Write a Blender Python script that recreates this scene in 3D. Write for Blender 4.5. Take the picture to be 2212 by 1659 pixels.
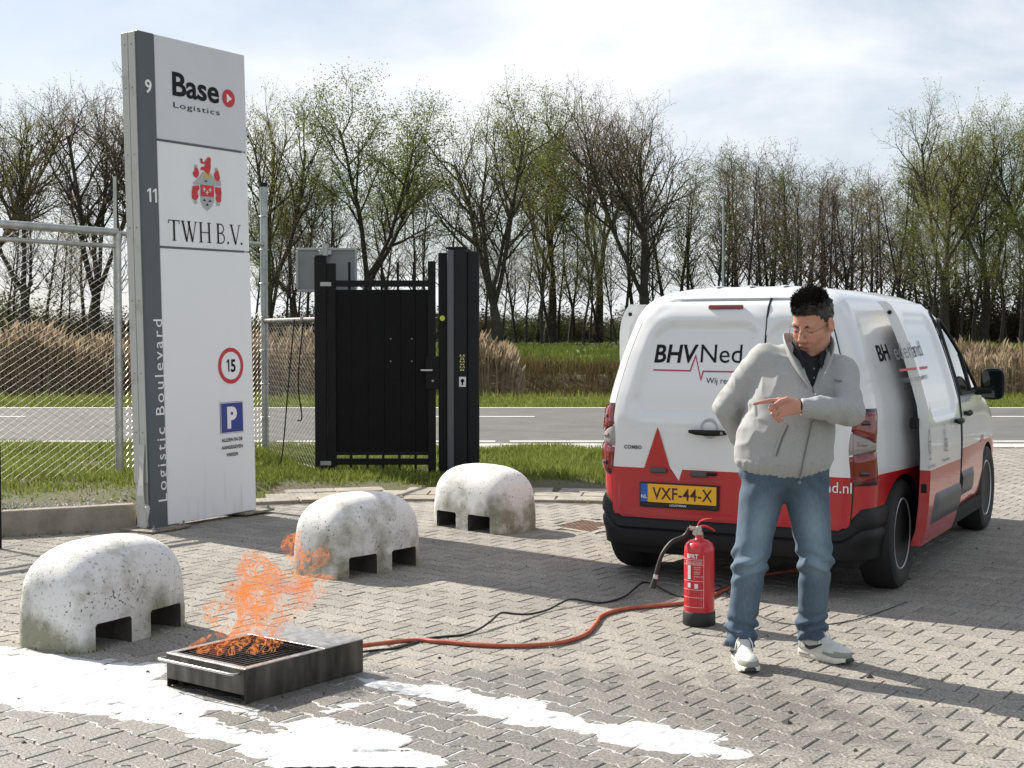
import bpy, bmesh, math, random
import numpy as np
from mathutils import Vector, Matrix, Euler
from mathutils import noise as mnoise

for o in list(bpy.data.objects): bpy.data.objects.remove(o)
S = bpy.context.scene
C = S.collection
R = math.radians
PI = math.pi

# ------------------------------------------------------------------ camera, sky, sun, exposure
CAM_H, PITCH, FPX, WPX = 1.5, R(2.08), 3000.0, 2212.0
cd = bpy.data.cameras.new('camera'); cam = bpy.data.objects.new('camera', cd); C.objects.link(cam)
cam.location = (0, 0, CAM_H); cam.rotation_euler = (PI/2 - PITCH, 0, 0)
cd.sensor_width = 36; cd.lens = FPX/WPX*36; cd.clip_end = 5000; cd.clip_start = 0.05
S.camera = cam
SUN_EL, SUN_AZ = R(39), math.atan2(0.655, -0.755)       # azimuth of the direction towards the sun (x, y)
sv = Vector((math.cos(SUN_AZ)*math.cos(SUN_EL), math.sin(SUN_AZ)*math.cos(SUN_EL), math.sin(SUN_EL)))
sd = bpy.data.lights.new('sun', 'SUN'); sd.energy = 5.0; sd.angle = R(0.5); sd.color = (1.0, 0.93, 0.82)
so = bpy.data.objects.new('sun', sd); C.objects.link(so); so.rotation_euler = sv.to_track_quat('Z', 'Y').to_euler()
so.location = (-20, 20, 25)
W = bpy.data.worlds.new('World'); S.world = W; W.use_nodes = True
wn, wl = W.node_tree.nodes, W.node_tree.links
wn.clear()
def N(nodes, t, **kw):
    n = nodes.new(t)
    for k, v in kw.items():
        if k.startswith('i_'):
            key = k[2:]
            n.inputs[int(key) if key.isdigit() else key.replace('_', ' ')].default_value = v
        else: setattr(n, k, v)
    return n
wo = N(wn, 'ShaderNodeOutputWorld'); bg = N(wn, 'ShaderNodeBackground'); bg.inputs[1].default_value = 0.062
sky = N(wn, 'ShaderNodeTexSky'); sky.sky_type = 'NISHITA'; sky.sun_disc = False
sky.sun_elevation = SUN_EL; sky.sun_rotation = math.atan2(sv.x, sv.y)
sky.air_density = 1.0; sky.dust_density = 1.4; sky.ozone_density = 1.2
# thin spring clouds, laid out on the dome by direction
tc = N(wn, 'ShaderNodeTexCoord'); sp = N(wn, 'ShaderNodeSeparateXYZ'); wl.new(tc.outputs['Generated'], sp.inputs[0])
ad = N(wn, 'ShaderNodeMath', operation='ADD'); ad.inputs[1].default_value = 0.22; wl.new(sp.outputs[2], ad.inputs[0])
mx_ = N(wn, 'ShaderNodeMath', operation='MAXIMUM'); mx_.inputs[1].default_value = 0.05; wl.new(ad.outputs[0], mx_.inputs[0])
cb = N(wn, 'ShaderNodeCombineXYZ')
for i in (0, 1):
    dv = N(wn, 'ShaderNodeMath', operation='DIVIDE'); wl.new(sp.outputs[i], dv.inputs[0]); wl.new(mx_.outputs[0], dv.inputs[1]); wl.new(dv.outputs[0], cb.inputs[i])
nz = N(wn, 'ShaderNodeTexNoise'); nz.inputs['Scale'].default_value = 1.1; nz.inputs['Detail'].default_value = 9; nz.inputs['Roughness'].default_value = 0.55; nz.inputs['Distortion'].default_value = 0.4
mpw = N(wn, 'ShaderNodeMapping'); mpw.inputs['Location'].default_value = (3.1, 1.45, 0); wl.new(cb.outputs[0], mpw.inputs[0]); wl.new(mpw.outputs[0], nz.inputs[0])
cr = N(wn, 'ShaderNodeValToRGB'); cr.color_ramp.elements[0].position = 0.40; cr.color_ramp.elements[1].position = 0.62
wl.new(nz.outputs[0], cr.inputs[0])
clr = N(wn, 'ShaderNodeRGB'); clr.outputs[0].default_value = (9.3, 9.5, 9.8, 1)
hz = N(wn, 'ShaderNodeMix', data_type='RGBA'); hz.inputs[7].default_value = (7.6, 8.3, 9.2, 1)
hzf = N(wn, 'ShaderNodeMapRange'); hzf.inputs['From Min'].default_value = 0.0; hzf.inputs['From Max'].default_value = 0.7; hzf.inputs['To Min'].default_value = 0.55; hzf.inputs['To Max'].default_value = 0.12; wl.new(sp.outputs[2], hzf.inputs[0]); wl.new(hzf.outputs[0], hz.inputs[0])
wl.new(sky.outputs[0], hz.inputs[6])
cm = N(wn, 'ShaderNodeMix', data_type='RGBA'); wl.new(cr.outputs[0], cm.inputs[0]); wl.new(hz.outputs[2], cm.inputs[6]); wl.new(clr.outputs[0], cm.inputs[7])
wl.new(cm.outputs[2], bg.inputs[0]); wl.new(bg.outputs[0], wo.inputs[0])
S.view_settings.view_transform = 'Standard'; S.view_settings.look = 'None'
S.view_settings.gamma = 1; S.view_settings.use_curve_mapping = False
S.view_settings.exposure = 0.86
S.render.engine = 'CYCLES'
S.cycles.max_bounces = 4; S.cycles.diffuse_bounces = 2; S.cycles.glossy_bounces = 2; S.cycles.transmission_bounces = 3; S.cycles.transparent_max_bounces = 24

# ------------------------------------------------------------------ photo point -> place in the world
def ray(x, y):
    a = (x-WPX/2)/FPX; b = (829.5-y)/FPX
    return (a, math.cos(PITCH)+b*math.sin(PITCH), -math.sin(PITCH)+b*math.cos(PITCH))
def gp(x, y, z=0.0):
    r = ray(x, y); t = (z-CAM_H)/r[2]; return Vector((r[0]*t, r[1]*t, z))
def at(x, y, Y):
    r = ray(x, y); t = Y/r[1]; return Vector((r[0]*t, Y, CAM_H+r[2]*t))

# ------------------------------------------------------------------ tags
def tag(o, label=None, cat=None, group=None, kind=None):
    if label: o['label'] = label
    if cat: o['category'] = cat
    if group: o['group'] = group
    if kind: o['kind'] = kind
    return o
def thing(name, label, cat, loc=(0, 0, 0), rz=0, group=None):
    o = bpy.data.objects.new(name, None); C.objects.link(o); o.location = loc; o.rotation_euler = (0, 0, rz)
    o.empty_display_size = 0.2
    return tag(o, label, cat, group)
def copy_tree(o, parent=None):
    c = o.copy(); C.objects.link(c); c.parent = parent
    for ch in list(o.children): copy_tree(ch, c)
    return c

# ------------------------------------------------------------------ materials
MATS = {}
def mat(name, col, rough=0.6, metal=0.0, var=None, scale=8.0, bump=0.0, bscale=None, detail=6, coord='obj', spec=None,
        stops=(0.35, 0.65), bdist=0.01, coat=0.0, nrough=0.6):
    if name in MATS: return MATS[name]
    m = bpy.data.materials.new(name); m.use_nodes = True; MATS[name] = m
    nt = m.node_tree; n, l = nt.nodes, nt.links
    b = n['Principled BSDF']
    b.inputs['Base Color'].default_value = (*col, 1); b.inputs['Roughness'].default_value = rough; b.inputs['Metallic'].default_value = metal
    if spec is not None: b.inputs['Specular IOR Level'].default_value = spec
    if coat: b.inputs['Coat Weight'].default_value = coat; b.inputs['Coat Roughness'].default_value = 0.05
    if var or bump:
        if coord == 'pos': src = N(n, 'ShaderNodeNewGeometry').outputs['Position']
        else: src = N(n, 'ShaderNodeTexCoord').outputs['Object']
    if var:
        t = N(n, 'ShaderNodeTexNoise'); t.inputs['Scale'].default_value = scale; t.inputs['Detail'].default_value = detail; t.inputs['Roughness'].default_value = nrough
        l.new(src, t.inputs[0])
        r = N(n, 'ShaderNodeValToRGB'); r.color_ramp.elements[0].position = stops[0]; r.color_ramp.elements[1].position = stops[1]
        r.color_ramp.elements[0].color = (*col, 1); r.color_ramp.elements[1].color = (*var, 1)
        l.new(t.outputs[0], r.inputs[0]); l.new(r.outputs[0], b.inputs['Base Color'])
    if bump:
        t2 = N(n, 'ShaderNodeTexNoise'); t2.inputs['Scale'].default_value = bscale or scale*4; t2.inputs['Detail'].default_value = 5
        l.new(src, t2.inputs[0])
        bp = N(n, 'ShaderNodeBump'); bp.inputs['Strength'].default_value = bump; bp.inputs['Distance'].default_value = bdist
        l.new(t2.outputs[0], bp.inputs['Height']); l.new(bp.outputs[0], b.inputs['Normal'])
    return m
def leafmat(name, c1, c2, trans=0.35, scale=3.0):
    if name in MATS: return MATS[name]
    m = bpy.data.materials.new(name); m.use_nodes = True; MATS[name] = m
    n, l = m.node_tree.nodes, m.node_tree.links
    n.clear()
    o = N(n, 'ShaderNodeOutputMaterial'); d = N(n, 'ShaderNodeBsdfDiffuse'); t = N(n, 'ShaderNodeBsdfTranslucent'); mx = N(n, 'ShaderNodeMixShader'); mx.inputs[0].default_value = trans
    g = N(n, 'ShaderNodeNewGeometry'); r = N(n, 'ShaderNodeValToRGB')
    nzz = N(n, 'ShaderNodeTexNoise'); nzz.inputs['Scale'].default_value = scale; l.new(g.outputs['Position'], nzz.inputs[0])
    av = N(n, 'ShaderNodeMath', operation='MULTIPLY_ADD'); av.inputs[1].default_value = 0.5; l.new(g.outputs['Random Per Island'], av.inputs[0])
    hv = N(n, 'ShaderNodeMath', operation='MULTIPLY'); hv.inputs[1].default_value = 0.5; l.new(nzz.outputs[0], hv.inputs[0]); l.new(hv.outputs[0], av.inputs[2])
    r.color_ramp.elements[0].position = 0.15; r.color_ramp.elements[1].position = 0.85
    r.color_ramp.elements[0].color = (*c1, 1); r.color_ramp.elements[1].color = (*c2, 1)
    l.new(av.outputs[0], r.inputs[0]); l.new(r.outputs[0], d.inputs[0]); l.new(r.outputs[0], t.inputs[0])
    l.new(d.outputs[0], mx.inputs[1]); l.new(t.outputs[0], mx.inputs[2]); l.new(mx.outputs[0], o.inputs[0])
    return m

# ------------------------------------------------------------------ mesh builder
class MB:
    def __init__(s): s.v = []; s.f = []; s.m = []
    def add(s, vs, fs, m=0):
        k = len(s.v); s.v.extend([tuple(p) for p in vs]); s.f.extend([tuple(i+k for i in q) for q in fs]); s.m.extend([m]*len(fs))
        return s
    def box(s, c, sz, bev=0.0, M=None, m=0):
        hx, hy, hz_ = sz[0]/2, sz[1]/2, sz[2]/2
        c = Vector(c)
        if bev <= 0:
            vs = [Vector((x, y, z)) for x in (-hx, hx) for y in (-hy, hy) for z in (-hz_, hz_)]
            fs = [(0, 1, 3, 2), (4, 6, 7, 5), (0, 4, 5, 1), (2, 3, 7, 6), (0, 2, 6, 4), (1, 5, 7, 3)]
        else:
            h = (hx, hy, hz_); vs = []; idx = {}
            sg = [(a, b, d) for a in (-1, 1) for b in (-1, 1) for d in (-1, 1)]
            for q in sg:
                for ax in range(3):
                    p = [q[i]*(h[i]-(0 if i == ax else bev)) for i in range(3)]
                    idx[q, ax] = len(vs); vs.append(Vector(p))
            fs = []
            for ax in range(3):
                o1, o2 = (ax+1) % 3, (ax+2) % 3
                for sn in (-1, 1):
                    def qq(a, b):
                        t = [0, 0, 0]; t[ax] = sn; t[o1] = a; t[o2] = b; return tuple(t)
                    q = [idx[qq(-1, -1), ax], idx[qq(1, -1), ax], idx[qq(1, 1), ax], idx[qq(-1, 1), ax]]
                    fs.append(q if sn > 0 else q[::-1])
            for ax in range(3):
                o1, o2 = (ax+1) % 3, (ax+2) % 3
                for a in (-1, 1):
                    for b in (-1, 1):
                        def qq(t0):
                            t = [0, 0, 0]; t[ax] = t0; t[o1] = a; t[o2] = b; return tuple(t)
                        q = [idx[qq(-1), o1], idx[qq(1), o1], idx[qq(1), o2], idx[qq(-1), o2]]
                        fs.append(q if a*b < 0 else q[::-1])
            for q in sg:
                t = [idx[q, 0], idx[q, 1], idx[q, 2]]
                fs.append(t if q[0]*q[1]*q[2] > 0 else t[::-1])
        vs = [((M @ p) if M else p)+c for p in vs]
        return s.add(vs, fs, m)
    def tube(s, pts, r, n=6, cap=True, m=0):
        pts = [Vector(p) for p in pts]; k = len(pts)
        rr = r if isinstance(r, (list, tuple)) else [r]*k
        vs = []; prev = None
        for i, p in enumerate(pts):
            t = (pts[min(i+1, k-1)]-pts[max(i-1, 0)])
            if t.length < 1e-9: t = Vector((0, 0, 1))
            t.normalize()
            if prev is None:
                a = Vector((0, 0, 1)) if abs(t.z) < 0.9 else Vector((1, 0, 0))
                u = t.cross(a).normalized()
            else:
                u = (prev-t*prev.dot(t))
                u = u.normalized() if u.length > 1e-6 else t.orthogonal().normalized()
            prev = u; w = t.cross(u)
            for j in range(n):
                a = 2*PI*j/n; vs.append(p+u*(math.cos(a)*rr[i])+w*(math.sin(a)*rr[i]))
        fs = [(i*n+j, i*n+(j+1) % n, (i+1)*n+(j+1) % n, (i+1)*n+j) for i in range(k-1) for j in range(n)]
        if cap: fs += [tuple(range(n-1, -1, -1)), tuple(range((k-1)*n, k*n))]
        return s.add(vs, fs, m)
    def lathe(s, prof, n=24, M=None, m=0):
        vs = []; k = len(prof)
        for r, z in prof:
            for j in range(n):
                a = 2*PI*j/n; p = Vector((r*math.cos(a), r*math.sin(a), z)); vs.append(M @ p if M else p)
        fs = [(i*n+j, i*n+(j+1) % n, (i+1)*n+(j+1) % n, (i+1)*n+j) for i in range(k-1) for j in range(n)]
        if prof[0][0] > 1e-6: fs.append(tuple(range(n-1, -1, -1)))
        if prof[-1][0] > 1e-6: fs.append(tuple(range((k-1)*n, k*n)))
        return s.add(vs, fs, m)
    def prism(s, poly, z0, z1, fn=None, m=0):
        k = len(poly); fn = fn or (lambda x, y, z: (x, y, z))
        vs = [fn(x, y, z0) for x, y in poly]+[fn(x, y, z1) for x, y in poly]
        fs = [tuple(range(k-1, -1, -1)), tuple(range(k, 2*k))]+[(i, (i+1) % k, k+(i+1) % k, k+i) for i in range(k)]
        return s.add(vs, fs, m)
    def build(s, name, mats, parent=None, smooth=False, angle=40, recalc=True, loc=None, rot=None):
        me = bpy.data.meshes.new(name); me.from_pydata(s.v, [], s.f)
        for mm in (mats if isinstance(mats, (list, tuple)) else [mats]): me.materials.append(mm)
        if any(s.m): me.polygons.foreach_set('material_index', s.m)
        if recalc:
            b = bmesh.new(); b.from_mesh(me); bmesh.ops.remove_doubles(b, verts=b.verts, dist=1e-6); bmesh.ops.recalc_face_normals(b, faces=b.faces); b.to_mesh(me); b.free()
        me.update()
        if smooth:
            me.polygons.foreach_set('use_smooth', [True]*len(me.polygons))
            if angle: me.set_sharp_from_angle(angle=R(angle))
        o = bpy.data.objects.new(name, me); C.objects.link(o)
        if parent: o.parent = parent
        if loc: o.location = loc
        if rot: o.rotation_euler = rot
        return o
def np_obj(name, V, F, mats, parent=None, smooth=False, mi=None):
    """fast mesh from numpy: V (n,3), F (k,3|4) constant size"""
    me = bpy.data.meshes.new(name); V = np.asarray(V, dtype=np.float32); F = np.asarray(F, dtype=np.int32)
    k, d = F.shape
    me.vertices.add(len(V)); me.vertices.foreach_set('co', V.ravel())
    me.loops.add(k*d); me.loops.foreach_set('vertex_index', F.ravel())
    me.polygons.add(k); me.polygons.foreach_set('loop_start', np.arange(0, k*d, d, dtype=np.int32))
    for mm in (mats if isinstance(mats, (list, tuple)) else [mats]): me.materials.append(mm)
    if mi is not None: me.polygons.foreach_set('material_index', np.asarray(mi, dtype=np.int32))
    if smooth: me.polygons.foreach_set('use_smooth', np.ones(k, dtype=bool))
    me.update(calc_edges=True); me.validate()
    o = bpy.data.objects.new(name, me); C.objects.link(o)
    if parent: o.parent = parent
    return o
def smooth_path(pts, n=8):
    """Catmull-Rom through the points"""
    P = [Vector(p) for p in pts]; out = []
    for i in range(len(P)-1):
        a, b, c, d = P[max(i-1, 0)], P[i], P[i+1], P[min(i+2, len(P)-1)]
        for j in range(n):
            t = j/n
            out.append(0.5*((2*b)+(c-a)*t+(2*a-5*b+4*c-d)*t*t+(3*b-a-3*c+d)*t**3))
    out.append(P[-1]); return out
TXT = {}
def text2d(s, size=1.0, bold=0.0, shear=0.0, spacing=1.0, align='LEFT', sx=1.0):
    """outline lettering as flat polygons: verts (x, y), faces"""
    cu = bpy.data.curves.new('t', 'FONT'); cu.body = s; cu.size = size; cu.offset = bold; cu.shear = shear; cu.space_character = spacing
    cu.align_x = align; cu.resolution_u = 3; cu.fill_mode = 'FRONT'
    ob = bpy.data.objects.new('t', cu); C.objects.link(ob)
    dg = bpy.context.evaluated_depsgraph_get(); me = bpy.data.meshes.new_from_object(ob.evaluated_get(dg))
    vs = [(v.co.x*sx, v.co.y) for v in me.vertices]; fs = [tuple(p.vertices) for p in me.polygons]
    bpy.data.objects.remove(ob); bpy.data.curves.remove(cu); bpy.data.meshes.remove(me)
    return vs, fs
def print_on(name, items, mats, fn, parent):
    """flat print: items = [(verts2d, faces, material index)], fn(x, y) -> 3-D"""
    b = MB()
    for vs, fs, mi in items: b.add([fn(x, y) for x, y in vs], fs, mi)
    return b.build(name, mats, parent, recalc=False)
def circle2d(cx, cy, r, n=32, ry=None):
    return [(cx+r*math.cos(2*PI*i/n), cy+(ry or r)*math.sin(2*PI*i/n)) for i in range(n)], [tuple(range(n))]
def ring2d(cx, cy, r0, r1, n=40):
    v = [(cx+r*math.cos(2*PI*i/n), cy+r*math.sin(2*PI*i/n)) for r in (r0, r1) for i in range(n)]
    return v, [(i, n+i, n+(i+1) % n, (i+1) % n)[::-1] for i in range(n)]
def poly2d(p): return list(p), [tuple(range(len(p)))]
def rect2d(x0, y0, x1, y1): return [(x0, y0), (x1, y0), (x1, y1), (x0, y1)], [(0, 1, 2, 3)]
def line2d(pts, w):
    """polyline of width w as quads"""
    v = []; f = []
    P = [Vector((p[0], p[1])) for p in pts]
    for i, p in enumerate(P):
        a = (p-P[i-1]).normalized() if i else None; b = (P[i+1]-p).normalized() if i < len(P)-1 else None
        t = ((a or b)+(b or a)).normalized(); nn = Vector((-t.y, t.x)); k = 1.0
        if a and b: k = min(2.5, 1/max(0.3, nn.dot(Vector((-a.y, a.x)))))
        v += [tuple(p-nn*w/2*k), tuple(p+nn*w/2*k)]
    for i in range(len(P)-1): f.append((2*i, 2*i+2, 2*i+3, 2*i+1))
    return v, f
# ================================================================== THE SETTING
rng = random.Random(7); nrng = np.random.default_rng(7)
def fbm(x, y, s=1.0, o=3, z=0.0):
    return mnoise.fractal(Vector((x*s, y*s, z)), 0.9, 2.0, o)
E1 = Vector((0.57, 0.82)).normalized(); E2 = Vector((E1.y, -E1.x))
def lerp(a, b, t): return a+(b-a)*t
def sstep(a, b, t):
    t = min(1, max(0, (t-a)/(b-a))); return t*t*(3-2*t)

M_galv = mat('galvanised', (0.42, 0.43, 0.43), 0.45, 0.85, var=(0.30, 0.31, 0.32), scale=9, bump=0.1)
# ---- terrain: one sheet to the horizon, with the ditch and the low dyke beyond the road
def terr_z(y):
    pts = [(-100, -0.06), (27.9, -0.06), (28.4, -0.03), (32.6, -0.02), (33.6, -0.35), (34.6, -0.75), (37.6, -0.75), (38.4, -0.35), (39.4, 0.33), (42, 0.52), (52, 0.86), (60, 1.0), (80, 1.0), (140, 0.6), (3000, 0.0)]
    for (a, za), (b, zb) in zip(pts, pts[1:]):
        if y <= b: return lerp(za, zb, (y-a)/(b-a))
    return 0
ys = [-60, 0, 10, 20, 27.9]+[28.4+0.4*i for i in range(34)]+[43+1.5*i for i in range(20)]+[75, 80, 95, 120, 140, 200, 300, 500, 900, 1600, 3000]
xs = [-1500, -600, -250, -120, -60]+[-40+1.0*i for i in range(81)]+[60, 120, 250, 600, 1500]
gv = []; gf = []
for j, y in enumerate(ys):
    for i, x in enumerate(xs):
        b = 0.10*fbm(x, y, 0.35) if y > 32 and y < 70 and abs(x) < 60 else 0
        gv.append((x, y, terr_z(y)+b))
nx_ = len(xs)
for j in range(len(ys)-1):
    for i in range(nx_-1): gf.append((j*nx_+i, j*nx_+i+1, (j+1)*nx_+i+1, (j+1)*nx_+i))
M_meadow = mat('meadow_grass', (0.058, 0.085, 0.018), 0.95, var=(0.105, 0.125, 0.03), scale=1.3, bump=0.6, bscale=9, coord='pos', stops=(0.3, 0.7), bdist=0.05)
M_bank = mat('dead_bank_grass', (0.06, 0.045, 0.022), 0.95, var=(0.10, 0.085, 0.035), scale=2.0, bump=0.6, bscale=12, coord='pos', bdist=0.05)
mi = [1 if 33.2 <= ys[f[0]//nx_] < 40.4 else 0 for f in gf]
ground = np_obj('ground', gv, gf, [M_meadow, M_bank], smooth=True, mi=mi); tag(ground, kind='structure')
M_water = mat('ditch_water', (0.02, 0.025, 0.02), 0.08, bump=0.15, bscale=3, coord='pos')
wtr = MB(); wtr.add([(-200, 33.4, -0.56), (200, 33.4, -0.56), (200, 38.2, -0.56), (-200, 38.2, -0.56)], [(0, 1, 2, 3)])
tag(wtr.build('water', M_water), kind='structure')

# ---- road
ROAD0, ROAD1 = 18.76, 28.2
M_asph = mat('asphalt', (0.070, 0.070, 0.071), 0.9, var=(0.118, 0.116, 0.112), scale=1.1, bump=0.5, bscale=160, coord='pos', detail=12, nrough=0.75)
rb = MB()
rx = [-300, -60, -30, -15, 0, 15, 30, 60, 300]
for a, b in zip(rx, rx[1:]): rb.add([(a, ROAD0, 0), (b, ROAD0, 0), (b, ROAD1, 0), (a, ROAD1, 0)], [(0, 1, 2, 3)])
road = rb.build('road', M_asph); tag(road, kind='structure')
M_paint = mat('road_paint', (0.72, 0.72, 0.69), 0.7, var=(0.52, 0.52, 0.5), scale=14, coord='pos', stops=(0.5, 0.8))
def stripe(name, x0, x1, y0, y1):
    b = MB(); b.add([(x0, y0, 0.004), (x1, y0, 0.004), (x1, y1, 0.004), (x0, y1, 0.004)], [(0, 1, 2, 3)]); return b.build(name, M_paint, road)
stripe('edge_line', -120, 120, 28.0, 28.14)
xd = gp(1155, 900).x                                            # end of the dash beside the gate column
for k in range(-5, 4): stripe('centre_dash', xd-3.0+k*9.2, xd+k*9.2, 24.98, 25.12)
xe = gp(1255-6, 954).x
x0 = gp(1107-6, 953).x
k = x0-1.0
for q in range(-9, 8): stripe('edge_dash', x0+q*1.62, x0+1.42+q*1.62, 19.22, 19.36)

# ---- paving area: outline in plan
KA, KB = Vector((-3.78, 10.2)), Vector((-2.95, 10.62))
KD = (KB-KA).normalized()
PAVE = [(-7.5, 2.6), (-7.5, 8.32), (KA.x, KA.y), (KB.x, KB.y), (-2.72, 11.15), (-2.30, 12.05), (-1.2, 12.35), (0.2, 12.25), (0.95, 12.15), (2.05, 12.55), (2.5, 13.6), (2.6, 15.2), (2.3, 16.6), (1.6, 17.5), (0.4, 18.1), (0.4, 18.15), (12, 18.15), (12, 2.6)]
def inpoly(x, y, P):
    c = False; j = len(P)-1
    for i in range(len(P)):
        if (P[i][1] > y) != (P[j][1] > y) and x < (P[j][0]-P[i][0])*(y-P[i][1])/(P[j][1]-P[i][1])+P[i][0]: c = not c
        j = i
    return c
def dpoly(x, y, P):
    d = 1e9; j = len(P)-1; p = Vector((x, y))
    for i in range(len(P)):
        a, b = Vector(P[j][:2]), Vector(P[i][:2]); ab = b-a; t = max(0, min(1, (p-a).dot(ab)/max(1e-9, ab.length_squared)))
        d = min(d, (a+ab*t-p).length); j = i
    return d
bed = MB(); bed.add([(x, y, -0.010) for x, y in PAVE]+[], [tuple(range(len(PAVE)))])
M_bed = mat('joint_sand', (0.15, 0.13, 0.10), 0.95, var=(0.08, 0.072, 0.058), scale=9, bump=0.4, bscale=120, coord='pos')
paving = bed.build('paving', M_bed); tag(paving, kind='structure')

# concrete interlocking paver: straight ends, waisted sides; one lattice over the yard
PL, PW = 0.20, 0.14
def pav_side(u):
    a = abs(u); s = 1-2*(1-sstep(0.034, 0.066, a)); return PW/2+0.0125*s
JO = Vector(gp(1306, 1424)[:2])+E2*(PL/2)
def pav_outline(g):
    us = [-PL/2+g, -0.064, -0.037, 0.037, 0.064, PL/2-g]
    return [(u, -(pav_side(u)-g)) for u in us]+[(u, pav_side(u)-g) for u in us[::-1]]
def paver_geo(r):
    g0 = 0.0022+r.uniform(-0.0006, 0.0012); top = pav_outline(g0+0.0042); low = pav_outline(g0)
    n = len(top); dz = [r.uniform(-0.0007, 0.0007) for _ in range(2)]
    vs = [(u, v, dz[0]*u*10+dz[1]*v*10) for u, v in top]+[(u, v, -0.0042) for u, v in low]+[(u, v, -0.02) for u, v in low]
    fs = [tuple(range(n))]+[(i, n+i, n+(i+1) % n, (i+1) % n) for i in range(n)]+[(n+i, 2*n+i, 2*n+(i+1) % n, n+(i+1) % n) for i in range(n)]
    return vs, fs
m = bpy.data.materials.new('concrete_paver'); m.use_nodes = True; MATS['concrete_paver'] = m
n, l = m.node_tree.nodes, m.node_tree.links; b = n['Principled BSDF']
ge = N(n, 'ShaderNodeNewGeometry'); oi = N(n, 'ShaderNodeObjectInfo')
rs = N(n, 'ShaderNodeMath', operation='ADD'); l.new(ge.outputs['Random Per Island'], rs.inputs[0]); l.new(oi.outputs['Random'], rs.inputs[1])
fr = N(n, 'ShaderNodeMath', operation='FRACT'); l.new(rs.outputs[0], fr.inputs[0])
t1 = N(n, 'ShaderNodeTexNoise'); t1.inputs['Scale'].default_value = 0.55; t1.inputs['Detail'].default_value = 5; l.new(ge.outputs['Position'], t1.inputs[0])
t2 = N(n, 'ShaderNodeTexNoise'); t2.inputs['Scale'].default_value = 80; t2.inputs['Detail'].default_value = 3; t2.inputs['Roughness'].default_value = 0.75; l.new(ge.outputs['Position'], t2.inputs[0])
t3 = N(n, 'ShaderNodeTexNoise'); t3.inputs['Scale'].default_value = 6; t3.inputs['Detail'].default_value = 7; l.new(ge.outputs['Position'], t3.inputs[0])
r1 = N(n, 'ShaderNodeValToRGB'); r1.color_ramp.elements[0].position = 0.34; r1.color_ramp.elements[1].position = 0.68
r1.color_ramp.elements[0].color = (0.118, 0.109, 0.096, 1); r1.color_ramp.elements[1].color = (0.47, 0.445, 0.395, 1)
e = r1.color_ramp.elements.new(0.5); e.color = (0.268, 0.250, 0.222, 1)
l.new(t2.outputs[0], r1.inputs[0])
hsv = N(n, 'ShaderNodeHueSaturation'); l.new(r1.outputs[0], hsv.inputs['Color'])
v1 = N(n, 'ShaderNodeMath', operation='MULTIPLY_ADD'); v1.inputs[1].default_value = 0.24; v1.inputs[2].default_value = 0.42; l.new(fr.outputs[0], v1.inputs[0])
v2 = N(n, 'ShaderNodeMath', operation='MULTIPLY_ADD'); v2.inputs[1].default_value = 0.62; l.new(t1.outputs[0], v2.inputs[0]); l.new(v1.outputs[0], v2.inputs[2])
l.new(v2.outputs[0], hsv.inputs['Value'])
s1 = N(n, 'ShaderNodeMath', operation='MULTIPLY_ADD'); s1.inputs[1].default_value = 0.7; s1.inputs[2].default_value = 0.6; l.new(t3.outputs[0], s1.inputs[0]); l.new(s1.outputs[0], hsv.inputs['Saturation'])
# wet stain where the foam has run off: round the fire tray and in front of it
mp = N(n, 'ShaderNodeMapping'); mp.vector_type = 'TEXTURE'; mp.inputs['Location'].default_value = (-0.9, 5.35, 0); mp.inputs['Scale'].default_value = (2.6, 0.95, 1)
l.new(ge.outputs['Position'], mp.inputs[0])
ln_ = N(n, 'ShaderNodeVectorMath', operation='LENGTH'); l.new(mp.outputs[0], ln_.inputs[0])
wa = N(n, 'ShaderNodeMath', operation='MULTIPLY_ADD'); wa.inputs[1].default_value = 1.1; l.new(t3.outputs[0], wa.inputs[0]); l.new(ln_.outputs['Value'], wa.inputs[2])
wr = N(n, 'ShaderNodeMapRange'); wr.inputs['From Min'].default_value = 1.62; wr.inputs['From Max'].default_value = 1.38; l.new(wa.outputs[0], wr.inputs[0])
wm = N(n, 'ShaderNodeMix', data_type='RGBA', blend_type='MULTIPLY'); wm.inputs[7].default_value = (0.74, 0.74, 0.76, 1); l.new(wr.outputs[0], wm.inputs[0]); l.new(hsv.outputs[0], wm.inputs[6])
l.new(wm.outputs[2], b.inputs['Base Color'])
rr_ = N(n, 'ShaderNodeMapRange'); rr_.inputs['To Min'].default_value = 0.88; rr_.inputs['To Max'].default_value = 0.42; l.new(wr.outputs[0], rr_.inputs[0]); l.new(rr_.outputs[0], b.inputs['Roughness'])
bp = N(n, 'ShaderNodeBump'); bp.inputs['Strength'].default_value = 0.75; bp.inputs['Distance'].default_value = 0.006; l.new(t2.outputs[0], bp.inputs['Height']); l.new(bp.outputs[0], b.inputs['Normal'])
M_paver = m

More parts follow.
